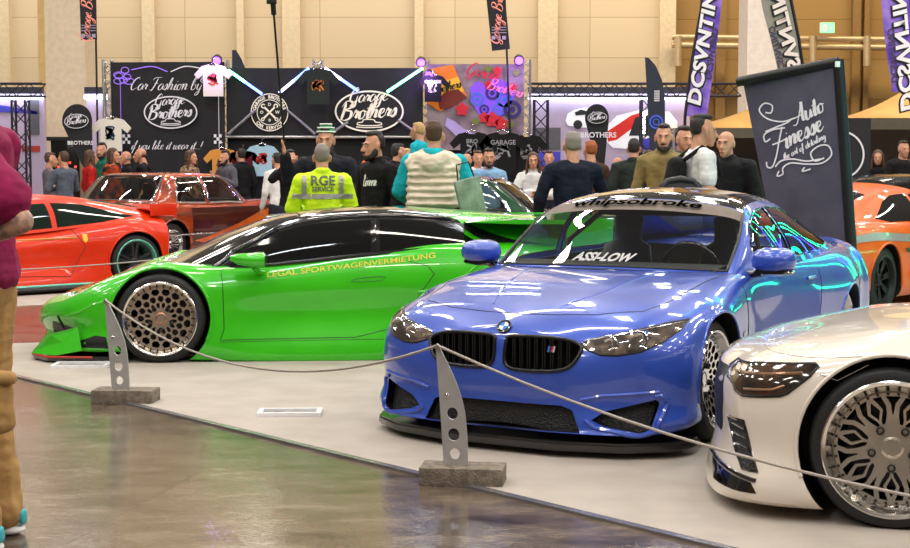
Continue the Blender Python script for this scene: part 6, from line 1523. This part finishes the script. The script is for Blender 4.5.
    for k, (n_, c_) in enumerate(CC):
        o = thing('cap', '%s cap on the shelf under the oval logo' % n_, 'cap', (p.x-.56+k*.16, p.y-.02, p.z), 0, 'caps on the booth shelf'); m_ = cloth('cap_%d' % k, c_)
        bm = bmesh.new(); lathe_bm(bm, [(.075,0),(.078,.04),(.062,.085),(.03,.105),(.005,.108)], 16); meshobj('crown', bm, m_, o, 60)
        bm = bmesh.new(); lathe_bm(bm, [(.06,.0),(.075,.008),(.06,.014)], 16, Matrix.Translation((0,-.055,0))@Matrix.Diagonal((.95,1,1,1))); meshobj('peak', bm, m_, o, 60)
    # counter of dark goods along the booth
    p0_, p1_ = at(105, 190, Y0-.9), at(215, 190, Y0-.9)
    tb = thing('sales_table', 'long table with black cloth in front of the Car Fashion banner', 'table', ((p0_.x+p1_.x)/2+.15, Y0-.7, 0)); box('tabletop', -1.1,1.1,-.3,.3,.72,.76, BLACK, tb, .005); box('tablecloth', -1.08,1.08,-.29,.29,.02,.72, cloth('table_black', rgb(20,20,24)), tb, .01)
    # --- teardrop and hanging flags
    def tear(label, cx, ytop, ybot, hw, Y, tilt, name='teardrop_flag'):
        pts = [(cx-hw*.25+tilt*(ybot-ytop), ybot)]
        for k in range(17):
            a = PI+R(10)-R(200)*k/16; pts.append((cx+hw*math.cos(a), ytop+hw*1.15-hw*1.15*math.sin(a)))
        pts.append((cx+hw*.25+tilt*(ybot-ytop), ybot)); t, base = feather(name, label, 'flag', pts, Y, BKF)
        tube('pole', [V((at(cx+tilt*(ybot-ytop), ybot, Y)-base).to_tuple()), V((at(cx+tilt*(ybot-ytop), ybot, Y).x-base.x, 0, .03))], .02, ALU, t)
        box('foot', -.3,.3,-.2,.2,0,.03, BLACK, t, .005, Matrix.Translation((at(cx+tilt*(ybot-ytop), ybot, Y).x-base.x,0,0)))
        c = at(cx, ytop+hw*1.15, Y)-base; oval_logo(t, MF((c.x, -.02, c.z), 0, 90, 4), hw/1400*Y*.80, WL, MC['logo_black'], False)
        c = at(cx+tilt*20, ytop+hw*2.6, Y)-base; flat('flag_lettering', sc2(text_bm('BROTHERS', .10, 0, .002), 1), WL, t, MF((c.x, -.02, c.z)))
    tear('black teardrop flag with oval logo in front of the left column', 77, 104, 172, 15, 26.4, .18); tear('black teardrop flag with oval logo right of the navy jumper', 597, 104, 170, 12, 19.0, .06)
    for lab, pts, cx_, cy in (('black hanging pennant with pink script above the left column', [(79,-14),(95,-14),(97,39),(81,40)], 88, 8), ('black hanging pennant with pink script above the colourful banner', [(485,-14),(504,-14),(510,49),(492,51)], 498, 10)):
        t, base = feather('hanging_pennant', lab, 'flag', pts, Y0-.2, BKF)
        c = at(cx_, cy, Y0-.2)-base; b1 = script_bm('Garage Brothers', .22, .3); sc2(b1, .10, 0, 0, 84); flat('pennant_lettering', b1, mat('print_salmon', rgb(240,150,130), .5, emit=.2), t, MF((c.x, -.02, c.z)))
        c = at(cx_+1, cy+27, Y0-.2)-base; bm = bmesh.new()
        for q in range(3): poly2d(bm, [(-.14+q*.10,-.05),(-.07+q*.10,-.05),(-.07+q*.10,.02),(-.14+q*.10,.02)]); stroke_bm(bm, [(-.14,.08+q*.05),(.14,.08+q*.05)], .015, False, 2)
        flat('pennant_small_print', bm, mat('print_pale', rgb(170,160,190), .5), t, MF((c.x, -.02, c.z)))
        e0 = at(pts[2][0]+1, 160, Y0-.1)-base; e1 = at(pts[1][0], -20, Y0-.1)-base; tube('pole', [e0, e1], .02, BLACK, t)
    # dark feather flag
    t, base = feather('feather_flag', 'dark blue feather flag left of the purple lettered flag', 'flag', [(650,150),(645,57),(649,58),(656,66),(662,80),(665,100),(665,150)], 24.0, mat('flag_navy', rgb(36,44,62), .6))
    c = at(656, 122, 24)-base; bm = bmesh.new(); ring2d(bm, .12, .12, .03, 20); ring2d(bm, .06, .06, .02, 16); flat('ring_emblem', bm, mat('print_blue2', rgb(60,90,200), .6, emit=.3), t, MF((c.x,-.02,c.z)))
    c = at(657, 96, 24)-base; flat('flag_stripes', sc2(text_bm('IIIIII', .13, 0, .002), 1, 0, 0, 90), WL, t, MF((c.x,-.02,c.z)))
    tube('pole', [at(650,150,24)-base, V((at(650,150,24).x-base.x,0,.02))], .02, BLACK, t)
    t, base = feather('feather_flag', 'dark tip of a feather flag above the left of the wide black banner', 'flag', [(232,90),(232,50),(236,50),(241,58),(246,70),(247,90)], Y0+.7, mat('flag_navy', rgb(36,44,62), .6)); tube('pole', [at(233,90,Y0+.7)-base, V((at(233,90,Y0+.7).x-base.x,0,.02))], .02, BLACK, t)
    # lettered feather flags
    PP = mat('purple_camouflage', rgb(96,60,190), .6, mix=rgb(160,130,220), mscale=4, emit=.05)
    for lab, pts, Y, m_, txt, tx, ty, rot, size, col in (
        ('purple patterned feather flag with white lettering reading upward', [(685,116),(692,60),(701,10),(705,-40),(726,-40),(721,10),(715,60),(707,116)], 20.0, PP, 'DCSVNTINO', 704, 40, 82, .25, rgb(240,238,244)),
        ('grey feather flag with outlined lettering behind the top of the tall banner', [(779,74),(771,40),(763,10),(754,-40),(780,-40),(791,0),(799,40),(804,74)], 19.0, mat('grey_flag', rgb(146,144,132), .6), 'DCSVNTINO', 786, 38, 105, .24, rgb(232,222,214)),
        ('purple patterned feather flag at the upper right edge', [(893,92),(888,60),(884,30),(879,-30),(908,-30),(914,30),(918,92)], 18.9, PP, 'DCSVNTINO', 901, 42, 96, .25, rgb(240,238,244))):
        t, base = feather('lettered_feather_flag', lab, 'flag', pts, Y, m_); c = at(tx, ty, Y)-base; mir = rot > 90; rot = 180-rot if mir else rot
        b2 = text_bm(txt, size, .12, .022, spacing=1.05); place_bm(b2, Matrix.Diagonal((1.25,1,1,1))); sc2(b2, 1, .01, -.01, rot); mir and place_bm(b2, Matrix.Diagonal((-1,1,1,1))); flat('letter_shadow', b2, BLACK, t, MF((c.x,-.015,c.z)))
        b2 = text_bm(txt, size, .12, .010, spacing=1.05); place_bm(b2, Matrix.Diagonal((1.25,1,1,1))); sc2(b2, 1, 0, 0, rot); mir and place_bm(b2, Matrix.Diagonal((-1,1,1,1))); flat('flag_lettering', b2, mat('flag_letters_%d' % int(col[1]*100), col, .5, emit=.1), t, MF((c.x,-.03,c.z)))
        c2 = at(tx-9 if mir else tx+8, ty+14, Y)-base; b2 = text_bm(txt, size*.5, .12, .004); sc2(b2, 1, 0, 0, rot); mir and place_bm(b2, Matrix.Diagonal((-1,1,1,1))); flat('side_lettering', b2, mat('side_letters', rgb(70,54,90), .5), t, MF((c2.x,-.02,c2.z)))
        e = pts[-1] if mir else pts[0]
        pl = [at(*q, Y)-base for q in (pts[4:][::-1] if mir else pts[:4])]
        ft = at(*e, Y)-base; tube('pole', [V((ft.x, 0, .02)), ft]+[at(*q, Y)-base for q in (pts[4:-1][::-1] if mir else pts[1:4])], .022, BLACK, t)
        box('foot', ft.x-.3, ft.x+.3, -.3, .3, 0, .03, BLACK, t, .005)
    # --- tall grey Auto Finesse banner
    T0, T1, T2, T3 = at(743, 82, 12.9), at(836, 64, 12.4), at(853, 318, 12.4), at(790, 322, 12.9)
    t = thing('tall_banner', 'tall grey-violet fabric banner lettered Auto Finesse on a black pole frame', 'banner', ((T2.x+T3.x)/2, 12.65, 0)); base = V(t.location)
    c = [q-base for q in (T0,T1,T2,T3)]
    bm = bmesh.new(); g = [[None]*13 for _ in range(13)]
    nn = (c[1]-c[0]).cross(c[3]-c[0]).normalized()
    if nn.y > 0: nn = -nn
    def bil(u, v, o=0): return c[0].lerp(c[1], u).lerp(c[3].lerp(c[2], u), v)+nn*(o+.025*noise.noise(V((u*3, v*3, 1)))*math.sin(PI*u))
    for i in range(13):
        for j in range(13): g[i][j] = bm.verts.new(bil(i/12, j/12))
    for i in range(12):
        for j in range(12): bm.faces.new((g[i][j], g[i+1][j], g[i+1][j+1], g[i][j+1]))
    meshobj('fabric', bm, mat('grey_violet_fabric', rgb(84,80,98), .7, mix=rgb(74,70,88), mscale=4, bump=.2, bscale=8), t, 180)
    tube('top_bar', [c[0]+V((-.05,0,.0)), c[1]+V((.02,0,.02))], .045, BLACK, t, 10)
    bm = bmesh.new(); tube_bm(bm, [c[1]+V((.02,0,.04)), c[2]+V((.03,0,-.0)), V((c[2].x+.05,c[2].y,.03))], .05, 8); meshobj('side_pole', bm, BLACK, t, 50)
    box('base_plate', -.35,.35,-.25,.25,0,.03, BLACK, t, .005, Matrix.Translation((c[2].x-.05, c[2].y, 0))); box('cable_tie', -.02,.02,-.06,-.04,-.03,.02, WHITE, t, 0, Matrix.Translation(c[1]))
    # lettering in the plane of the banner; px -> (u,v) by solving on the quad
    def puv(px, py):
        u, v = .5, .3
        P0, P1, P2, P3 = (743,82),(836,64),(853,318),(790,322)
        for _ in range(12):
            def f(u, v): 
                a = [P0[k]+(P1[k]-P0[k])*u for k in (0,1)]; b = [P3[k]+(P2[k]-P3[k])*u for k in (0,1)]; return [a[k]+(b[k]-a[k])*v for k in (0,1)]
            x = f(u, v); xu = f(u+1e-3, v); xv = f(u, v+1e-3); J = [[(xu[k]-x[k])/1e-3 for k in (0,1)], [(xv[k]-x[k])/1e-3 for k in (0,1)]]
            d = J[0][0]*J[1][1]-J[1][0]*J[0][1]; ex, ey = px-x[0], py-x[1]; u += (ex*J[1][1]-ey*J[1][0])/d; v += (ey*J[0][0]-ex*J[0][1])/d
        return u, v
    def onb(bm, name, m):
        for v in bm.verts: u_, v_ = puv(v.co.x, v.co.y); v.co = bil(u_, v_, .012)
        for f in bm.faces:
            f.normal_update()
            if f.normal.dot(nn) < 0: f.normal_flip()
        return meshobj(name, bm, m, t)
    LT = mat('banner_letter_white', rgb(226,220,226), .5, emit=.15)
    def word(txt, x, y, size, rot, w):
        b = script_bm(txt, w*1.12, .28); place_bm(b, Matrix.Translation((x, y, 0))@Matrix.Rotation(R(rot), 4, 'Z')@Matrix.Diagonal((size, -size, 1, 1))); return b
    onb(word('Auto', 808, 111, 8.8, -27, .26), 'banner_lettering', LT); onb(word('inesse', 803, 131, 9.6, -27, .26), 'banner_lettering', LT); onb(word('the art of detailing', 805, 146, 3.3, -28, .28), 'banner_lettering', LT)
    bm = bmesh.new()
    for pts in ([(797,117),(783,121),(768,118),(760,110),(765,103),(773,105),(772,112),(766,112)], [(786,127),(774,129),(765,134),(766,141),(771,138)], [(766,131),(778,126),(788,122),(793,118)], [(773,144),(781,141),(787,138)],
                [(780,170),(778,175),(784,173),(784,167),(792,162),(808,163),(823,162),(832,154),(829,145),(820,145),(812,152),(816,160),(825,157)], [(776,166),(782,160),(794,158),(808,160),(822,158)], [(806,166),(804,170),(812,168)], [(783,126),(780,140),(777,156),(773,166),(768,166),(767,161)]):
        stroke_bm(bm, [(a, b) for a, b in pts], 1.5, False, 6)
    onb(bm, 'banner_flourish', LT)
    # --- lit display walls far left and centre right
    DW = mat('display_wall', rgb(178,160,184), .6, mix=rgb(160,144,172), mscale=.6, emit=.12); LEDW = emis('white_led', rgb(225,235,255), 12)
    for k, (x0, x1, lab) in enumerate(((-60,44,'lit mural wall with blue swoosh behind the left column'),(86,108,'narrow lit wall panel right of the left column'),(528,690,'lit mural wall with painted cars right of the colourful banner'))):
        a, b_ = at(x0, 92, 31), at(x1, 92, 31); t = thing('display_wall', lab, 'display', ((a.x+b_.x)/2, 31, 0)); hw = (b_.x-a.x)/2
        box('panel', -hw, hw, 0, .1, 0, a.z, DW, t); tube('light_strip', [(-hw,-.12,a.z-.12),(hw,-.12,a.z-.12)], .05, LEDW, t); box('header_beam', -hw,hw,-.15,0,a.z-.04,a.z+.10, mat('dark_beam', rgb(50,50,66), .5), t)
        pw = lambda px, py: ((px-455)/1400*31-t.location.x, 1.45+(172-py)/1400*31)
        def mural(nm, mm, pts, z=.03):
            bm = bmesh.new(); poly2d(bm, [pw(*p) for p in pts]); bmesh.ops.triangulate(bm, faces=bm.faces); flat(nm, bm, mm, t, MF((0,-z,0)))
        if k == 0:
            mural('blue_swoosh', mat('mural_blue', rgb(60,60,170), .5, emit=.2), [(-10,104),(20,108),(40,112),(40,115),(20,113),(-10,112)]); mural('grey_tower', mat('mural_grey', rgb(90,88,96), .6), [(32,96),(42,96),(42,135),(32,135)])
            mural('red_shelf', mat('mural_red', rgb(170,50,40), .6), [(24,146),(42,146),(42,152),(24,152)])
        if k == 2:
            W_ = mat('mural_white', rgb(232,232,238), .5, emit=.25); DKM = mat('mural_dark', rgb(30,30,36), .6); RDM = mat('mural_red', rgb(170,50,40), .6); BLM = mat('mural_blue', rgb(60,60,170), .5)
            mural('painted_white_car', W_, [(565,121),(567,114),(574,110),(584,108),(594,112),(603,117),(606,124),(600,128),(580,128),(567,126)]); mural('painted_car_window', DKM, [(574,113),(580,110),(590,113),(586,115),(575,116)], .04)
            for cx_ in (577,600): mural('painted_wheel', DKM, [(cx_+4.5*math.cos(a), 125+4.5*math.sin(a)) for a in [2*PI*q/14 for q in range(14)]], .045)
            mural('painted_rally_car', W_, [(604,140),(606,126),(616,116),(640,110),(668,112),(676,122),(676,146),(640,150),(612,148)], .032); mural('painted_rally_red', mat('mural_bright_red', rgb(214,40,30), .5, emit=.1), [(606,132),(630,116),(640,113),(632,128),(616,140),(607,142)], .036)
            mural('painted_rally_window', DKM, [(628,136),(634,118),(656,114),(660,136)], .04); mural('painted_rally_blue', BLM, [(640,140),(676,132),(676,146),(642,150)], .038)
            mural('grey_block', mat('mural_grey', rgb(90,88,96), .6), [(532,128),(560,128),(560,150),(532,150)]); mural('blue_panel', BLM, [(532,152),(560,152),(560,172),(532,172)])
            mural('lit_edge', LEDW, [(641,112),(644,112),(644,134),(641,134)], .05)
    LP_ = None
    for px, Y, lab in ((20,29.5,'dark lattice post at the far left'),(541,29.5,'dark lattice post right of the colourful banner'),(648,29.5,'dark lattice post at the right of the painted car mural')):
        p = at(px, 86, Y); truss('lattice_post', lab, (p.x, Y, 0), (p.x, Y, at(px,90,Y).z-.2), .28, mat('dark_steel', rgb(44,42,56), .5, .4), .025)
    for x0, x1, lab in ((-20,44,'dark lattice beam at the far left'),(528,740,'dark lattice beam over the painted car mural')):
        a, b_ = at(x0, 90, 29.5), at(x1, 90, 29.5); truss('lattice_beam', lab, a, b_, .26, MC['dark_steel'], .022)
    # kiosk with coloured lights
    p = at(68, 160, 27.5); t = thing('light_kiosk', 'dark kiosk with red and blue lights below the left teardrop flag', 'kiosk', (p.x, 27.5, 0)); zt_ = at(0,137,27.5).z
    box('cabinet', -.28,.28,-.2,.2,0,zt_, GLOSSBLK, t, .02); box('visor', -.34,.34,-.28,.2,zt_-.08,zt_, BLACK, t, .02)
    for q in range(8): box('indicator', -.2+q*.055,-.165+q*.055,-.225,-.2,1.45+.08*(q % 3),1.49+.08*(q % 3), emis('lamp_red' if q % 2 else 'lamp_blue', rgb(255,60,50) if q % 2 else rgb(70,110,255), 3), t)
    # --- tents on the right
    CN = mat('yellow_canopy', rgb(206,160,86), .7, mix=rgb(190,142,70), mscale=1.5, emit=.03); GW = mat('grey_tent_wall', rgb(76,72,70), .8)
    for lab, eL, eR, pk, Y in (('yellow peaked canopy at the right edge', (852,118),(1000,118),(926,76), 26.0), ('yellow peaked canopy behind the tall grey banner', (674,136),(856,120),(778,96), 29.8)):
        a, b_, c_ = at(*eL, Y-1.4), at(*eR, Y-1.4), at(*pk, Y); t = thing('canopy_tent', lab, 'tent', ((a.x+b_.x)/2, Y, 0)); hw = (b_.x-a.x)/2; ze = (a.z+b_.z)/2; bm = bmesh.new(); n = 8
        cs = [(-hw,-1.4),(hw,-1.4),(hw,1.4),(-hw,1.4)]; ap = V((c_.x-t.location.x, 0, c_.z))
        for k in range(4):
            p, q_ = V((*cs[k], ze)), V((*cs[(k+1) % 4], ze)); rows = []
            for i in range(n+1):
                s = i/n; r = []
                for j in range(n+1): 
                    w_ = p.lerp(q_, j/n).lerp(ap, s); w_.z -= .18*math.sin(PI*s)*(1-.3*math.sin(PI*j/n)); r.append(bm.verts.new(w_))
                rows.append(r)
            for i in range(n):
                for j in range(n): bm.faces.new((rows[i][j], rows[i][j+1], rows[i+1][j+1], rows[i+1][j]))
        bmesh.ops.remove_doubles(bm, verts=bm.verts, dist=1e-3); meshobj('canopy', bm, CN, t, 70)
        for cx_, cy_ in cs: tube('leg', [(cx_,cy_,0),(cx_,cy_,ze)], .03, ALU, t)
        box('back_wall', -hw,hw,1.3,1.33,0,ze, GW, t); box('valance', -hw,hw,-1.42,-1.40,ze-.2,ze, mat('dark_valance', rgb(92,84,70), .8), t)
    p = at(852, 155, 23.0); t = thing('round_logo_panel', 'dark panel with part of a round white ring logo right of the tall banner', 'sign', (p.x, 23, 0)); box('panel', -.55,.30,0,.05,0,at(0,118,23).z, mat('dark_panel', rgb(30,28,34), .6), t)
    bm = bmesh.new(); ring2d(bm, .40, .40, .03); flat('ring', bm, WL, t, MF((-.20,-.02,p.z))); flat('ring_lettering', sc2(script_bm('ry', .28), .13, .04, 0), WL, t, MF((-.20,-.02,p.z)))
    # purple cloth boxes / blue gear behind the crowd
    p = at(727, 145, 24.5); t = thing('stage_box', 'blue-violet lit display table behind the bald man', 'table', (p.x, 24.5, 0)); box('tabletop', -1.0,1.0,-.3,.3,.95,1.0, BLACK, t); box('skirt', -1.0,1.0,-.28,.28,0,.95, mat('violet_skirt', rgb(60,50,130), .6), t)
    p = at(676, 184, 12.6); t = thing('padded_chair', 'dark grey rounded chair back in front of the white t-shirt', 'chair', (p.x, 12.35, 0)); zt = at(0,176,12.35).z
    bm = bmesh.new(); tube_bm(bm, [(-.20,0,zt-.30),(-.19,0,zt-.16),(-.11,0,zt-.05),(0,0,zt-.03),(.11,0,zt-.05),(.19,0,zt-.16),(.20,0,zt-.30)], .035, 8); meshobj('frame', bm, BLACK, t, 50)
    bm = bmesh.new(); hull(bm, [(V((-.12,0,zt-.12)), (.08,.035,.08)), (V((.12,0,zt-.12)), (.08,.035,.08)), (V((-.14,0,zt-.45)), (.06,.035,.08)), (V((.14,0,zt-.45)), (.06,.035,.08))]); meshobj('backrest', bm, cloth('chair_grey', rgb(58,56,60)), t, 60)
    bm = bmesh.new(); hull(bm, [(V((-.18,.2,zt-.65)), (.05,.05,.04)), (V((.18,.2,zt-.65)), (.05,.05,.04)), (V((-.18,-.1,zt-.65)), (.05,.05,.04)), (V((.18,-.1,zt-.65)), (.05,.05,.04))]); meshobj('seat', bm, MC['cloth_chair_grey'], t, 60)
    for x in (-.18,.18):
        for y in (-.1,.2): tube('leg', [(x,y,0),(x,y,zt-.66)], .018, BLACK, t)
    # --- stanchions, ropes, floor frames
    FA = mat('fin_aluminium', rgb(206,204,204), .38, .6); CO = mat('concrete_block', rgb(134,122,108), .85, mix=rgb(104,94,82), mscale=30, bump=.5, bscale=90)
    def stanchion(px, py, rz, label, hgt=.575):
        b_ = gnd(px, py); t = thing('rope_stand', label, 'rope stand', b_, R(rz))
        box('concrete_base', -.195,.195,-.09,.09,0,.085, CO, t, .004)
        XO = -.035
        out = [(-.062,0),(-.062,.25),(-.066,hgt-.01),(-.060,hgt),(-.050,hgt-.005)]+[(-.05+.118*math.sin(s*PI/2*.95), (hgt-.01)*(1-s)**.85 if 0 else hgt-.01-(hgt-.22)*s) for s in [k/10 for k in range(1,11)]]+[(.070,.12),(.066,0)]
        hs = [[(.0+r*math.cos(a), z+r*math.sin(a)) for a in [2*PI*k/24 for k in range(24)]] for z, r in ((.055,.026),(.145,.030),(.245,.028))]
        vs, fs = cdt([out]+hs, .04, grid=False); bm = bmesh.new(); bv = [bm.verts.new((v[0]*.9+XO, -.003, v[1]+.083)) for v in vs]
        for f in fs:
            cc = sum((V(vs[i]) for i in f), V((0,0)))/len(f)
            if inpoly(cc, out) and not any(inpoly(cc, h_) for h_ in hs): bm.faces.new([bv[i] for i in f])
        for v in [v for v in bm.verts if not v.link_faces]: bm.verts.remove(v)
        e = bmesh.ops.extrude_face_region(bm, geom=bm.faces[:])
        for v in e['geom']:
            if isinstance(v, bmesh.types.BMVert): v.co.y += .014
        bmesh.ops.recalc_face_normals(bm, faces=bm.faces); place_bm(bm, Matrix.Translation((XO,0,.083))@Matrix.Rotation(R(-3.5),4,'Y')@Matrix.Translation((-XO,0,-.083))); meshobj('fin', bm, FA, t)
        bm = bmesh.new(); lathe_bm(bm, [(.008,0),(.010,.006),(.004,.012)], 10, Matrix.Translation((-.040+XO,-.004,.083+.33))@Matrix.Rotation(R(90),4,'X')); meshobj('screw', bm, CHROME, t, 50)
        bm = bmesh.new(); lathe_bm(bm, [(.012,-.01),(.012,.02)], 10, Matrix.Translation((-.083+XO,0,.083+hgt-.02))@Matrix.Rotation(R(90),4,'X')); meshobj('rope_eye', bm, CHROME, t, 50)
        return t.matrix_basis@V((-.056,0,.083+hgt-.012)) if 0 else V(b_)+Matrix.Rotation(R(rz),3,'Z')@V((-.083+XO,-.01,.083+hgt-.012))
    s1 = stanchion(126, 402, -6, 'aluminium rope stand with three holes on a concrete block, in front of the green car'); s2 = stanchion(463, 483, -8, 'aluminium rope stand with three holes on a concrete block, in front of the blue car')
    s3 = V((4.6,3.2,.65)); s4 = stanchion(225, 318, 0, 'aluminium rope stand behind the green car'); s5 = stanchion(-150, 352, 0, 'aluminium rope stand beyond the left edge')
    RP = mat('grey_rope', rgb(176,166,156), .6, bump=.5, bscale=200)
    def rope(a, b, sag, label, r=.0065):
        P = [a.lerp(b, k/24)-V((0,0,sag*4*(k/24)*(1-k/24))) for k in range(25)]; tag(tube('barrier_rope', P, r, RP, None, 8), label, 'rope')
    rope(s1, s2, .26, 'thin grey rope sagging between the two rope stands in view'); rope(s2, s3, .44, 'thin grey rope running right from the middle rope stand past the white car'); rope(s5, s4, .06, 'thin grey rope in front of the orange-red sports car')
    def frame(px, py, wpx, label, dx=.0, rz=0, dep=.2):
        p = gnd(px, py); p.z = .006; w_ = wpx/1400*p.y/2; t = thing('floor_sign_frame', label, 'frame', p, R(rz)); FM = mat('white_frame', rgb(236,234,238), .35)
        bm = bmesh.new()
        for x0, x1, y0, y1 in ((-w_,w_,-dep,-dep+.03),(-w_,w_,dep-.03,dep),(-w_,-w_+.03,-dep+.03,dep-.03),(w_-.03,w_,-dep+.03,dep-.03)): bbox(bm, x0,x1,y0,y1,0,.022)
        meshobj('frame_border', bm, FM, t); box('paper_sheet', -w_+.03,w_-.03,-dep+.03,dep-.03,.0,.008, mat('printed_sheet', rgb(176,170,166), .4, mix=rgb(120,116,116), mscale=12), t)
    frame(290, 415, 64, 'white-framed sign lying on the carpet in front of the green car door', rz=2, dep=.095); frame(82, 367, 56, 'white-framed sign lying on the carpet under the nose of the green car', rz=2, dep=.12)
    # hexagonal LED rig out to the right of the blue coupe
    rig = [(5.6,11.6,1.5),(6.4,13.2,1.8)]
    t = thing('led_rig', 'hexagonal teal and blue LED tube rig standing right of the blue coupe', 'light rig', (4.75, 12.7, 0), R(69))
    teal, blue = emis('teal_tube', rgb(30,255,170), 11), emis('blue_tube', rgb(60,70,255), 14)
    bt, bb = bmesh.new(), bmesh.new(); n = 0
    for i in range(-2, 3):
        for j in range(4):
            cx_ = i*.95; cz = 1.2+j*1.08+(.54 if i % 2 else 0)
            for k in range(6):
                if random.random() < .42: continue
                a0, a1 = R(60*k), R(60*k+60); p_, q_ = V((cx_+.62*math.cos(a0), 0, cz+.62*math.sin(a0))), V((cx_+.62*math.cos(a1), 0, cz+.62*math.sin(a1)))
                tube_bm(bb if (i+j+k) % 4 == 0 else bt, [p_, q_], .022, 6)
    meshobj('teal_tubes', bt, teal, t); meshobj('blue_tubes', bb, blue, t)
    for x in (-2.5, 2.5): tube('mast', [(x,.1,0),(x,.1,5.4)], .04, BLACK, t)
blue_car()
green_car()
white_car()
back_cars()
place()
people()
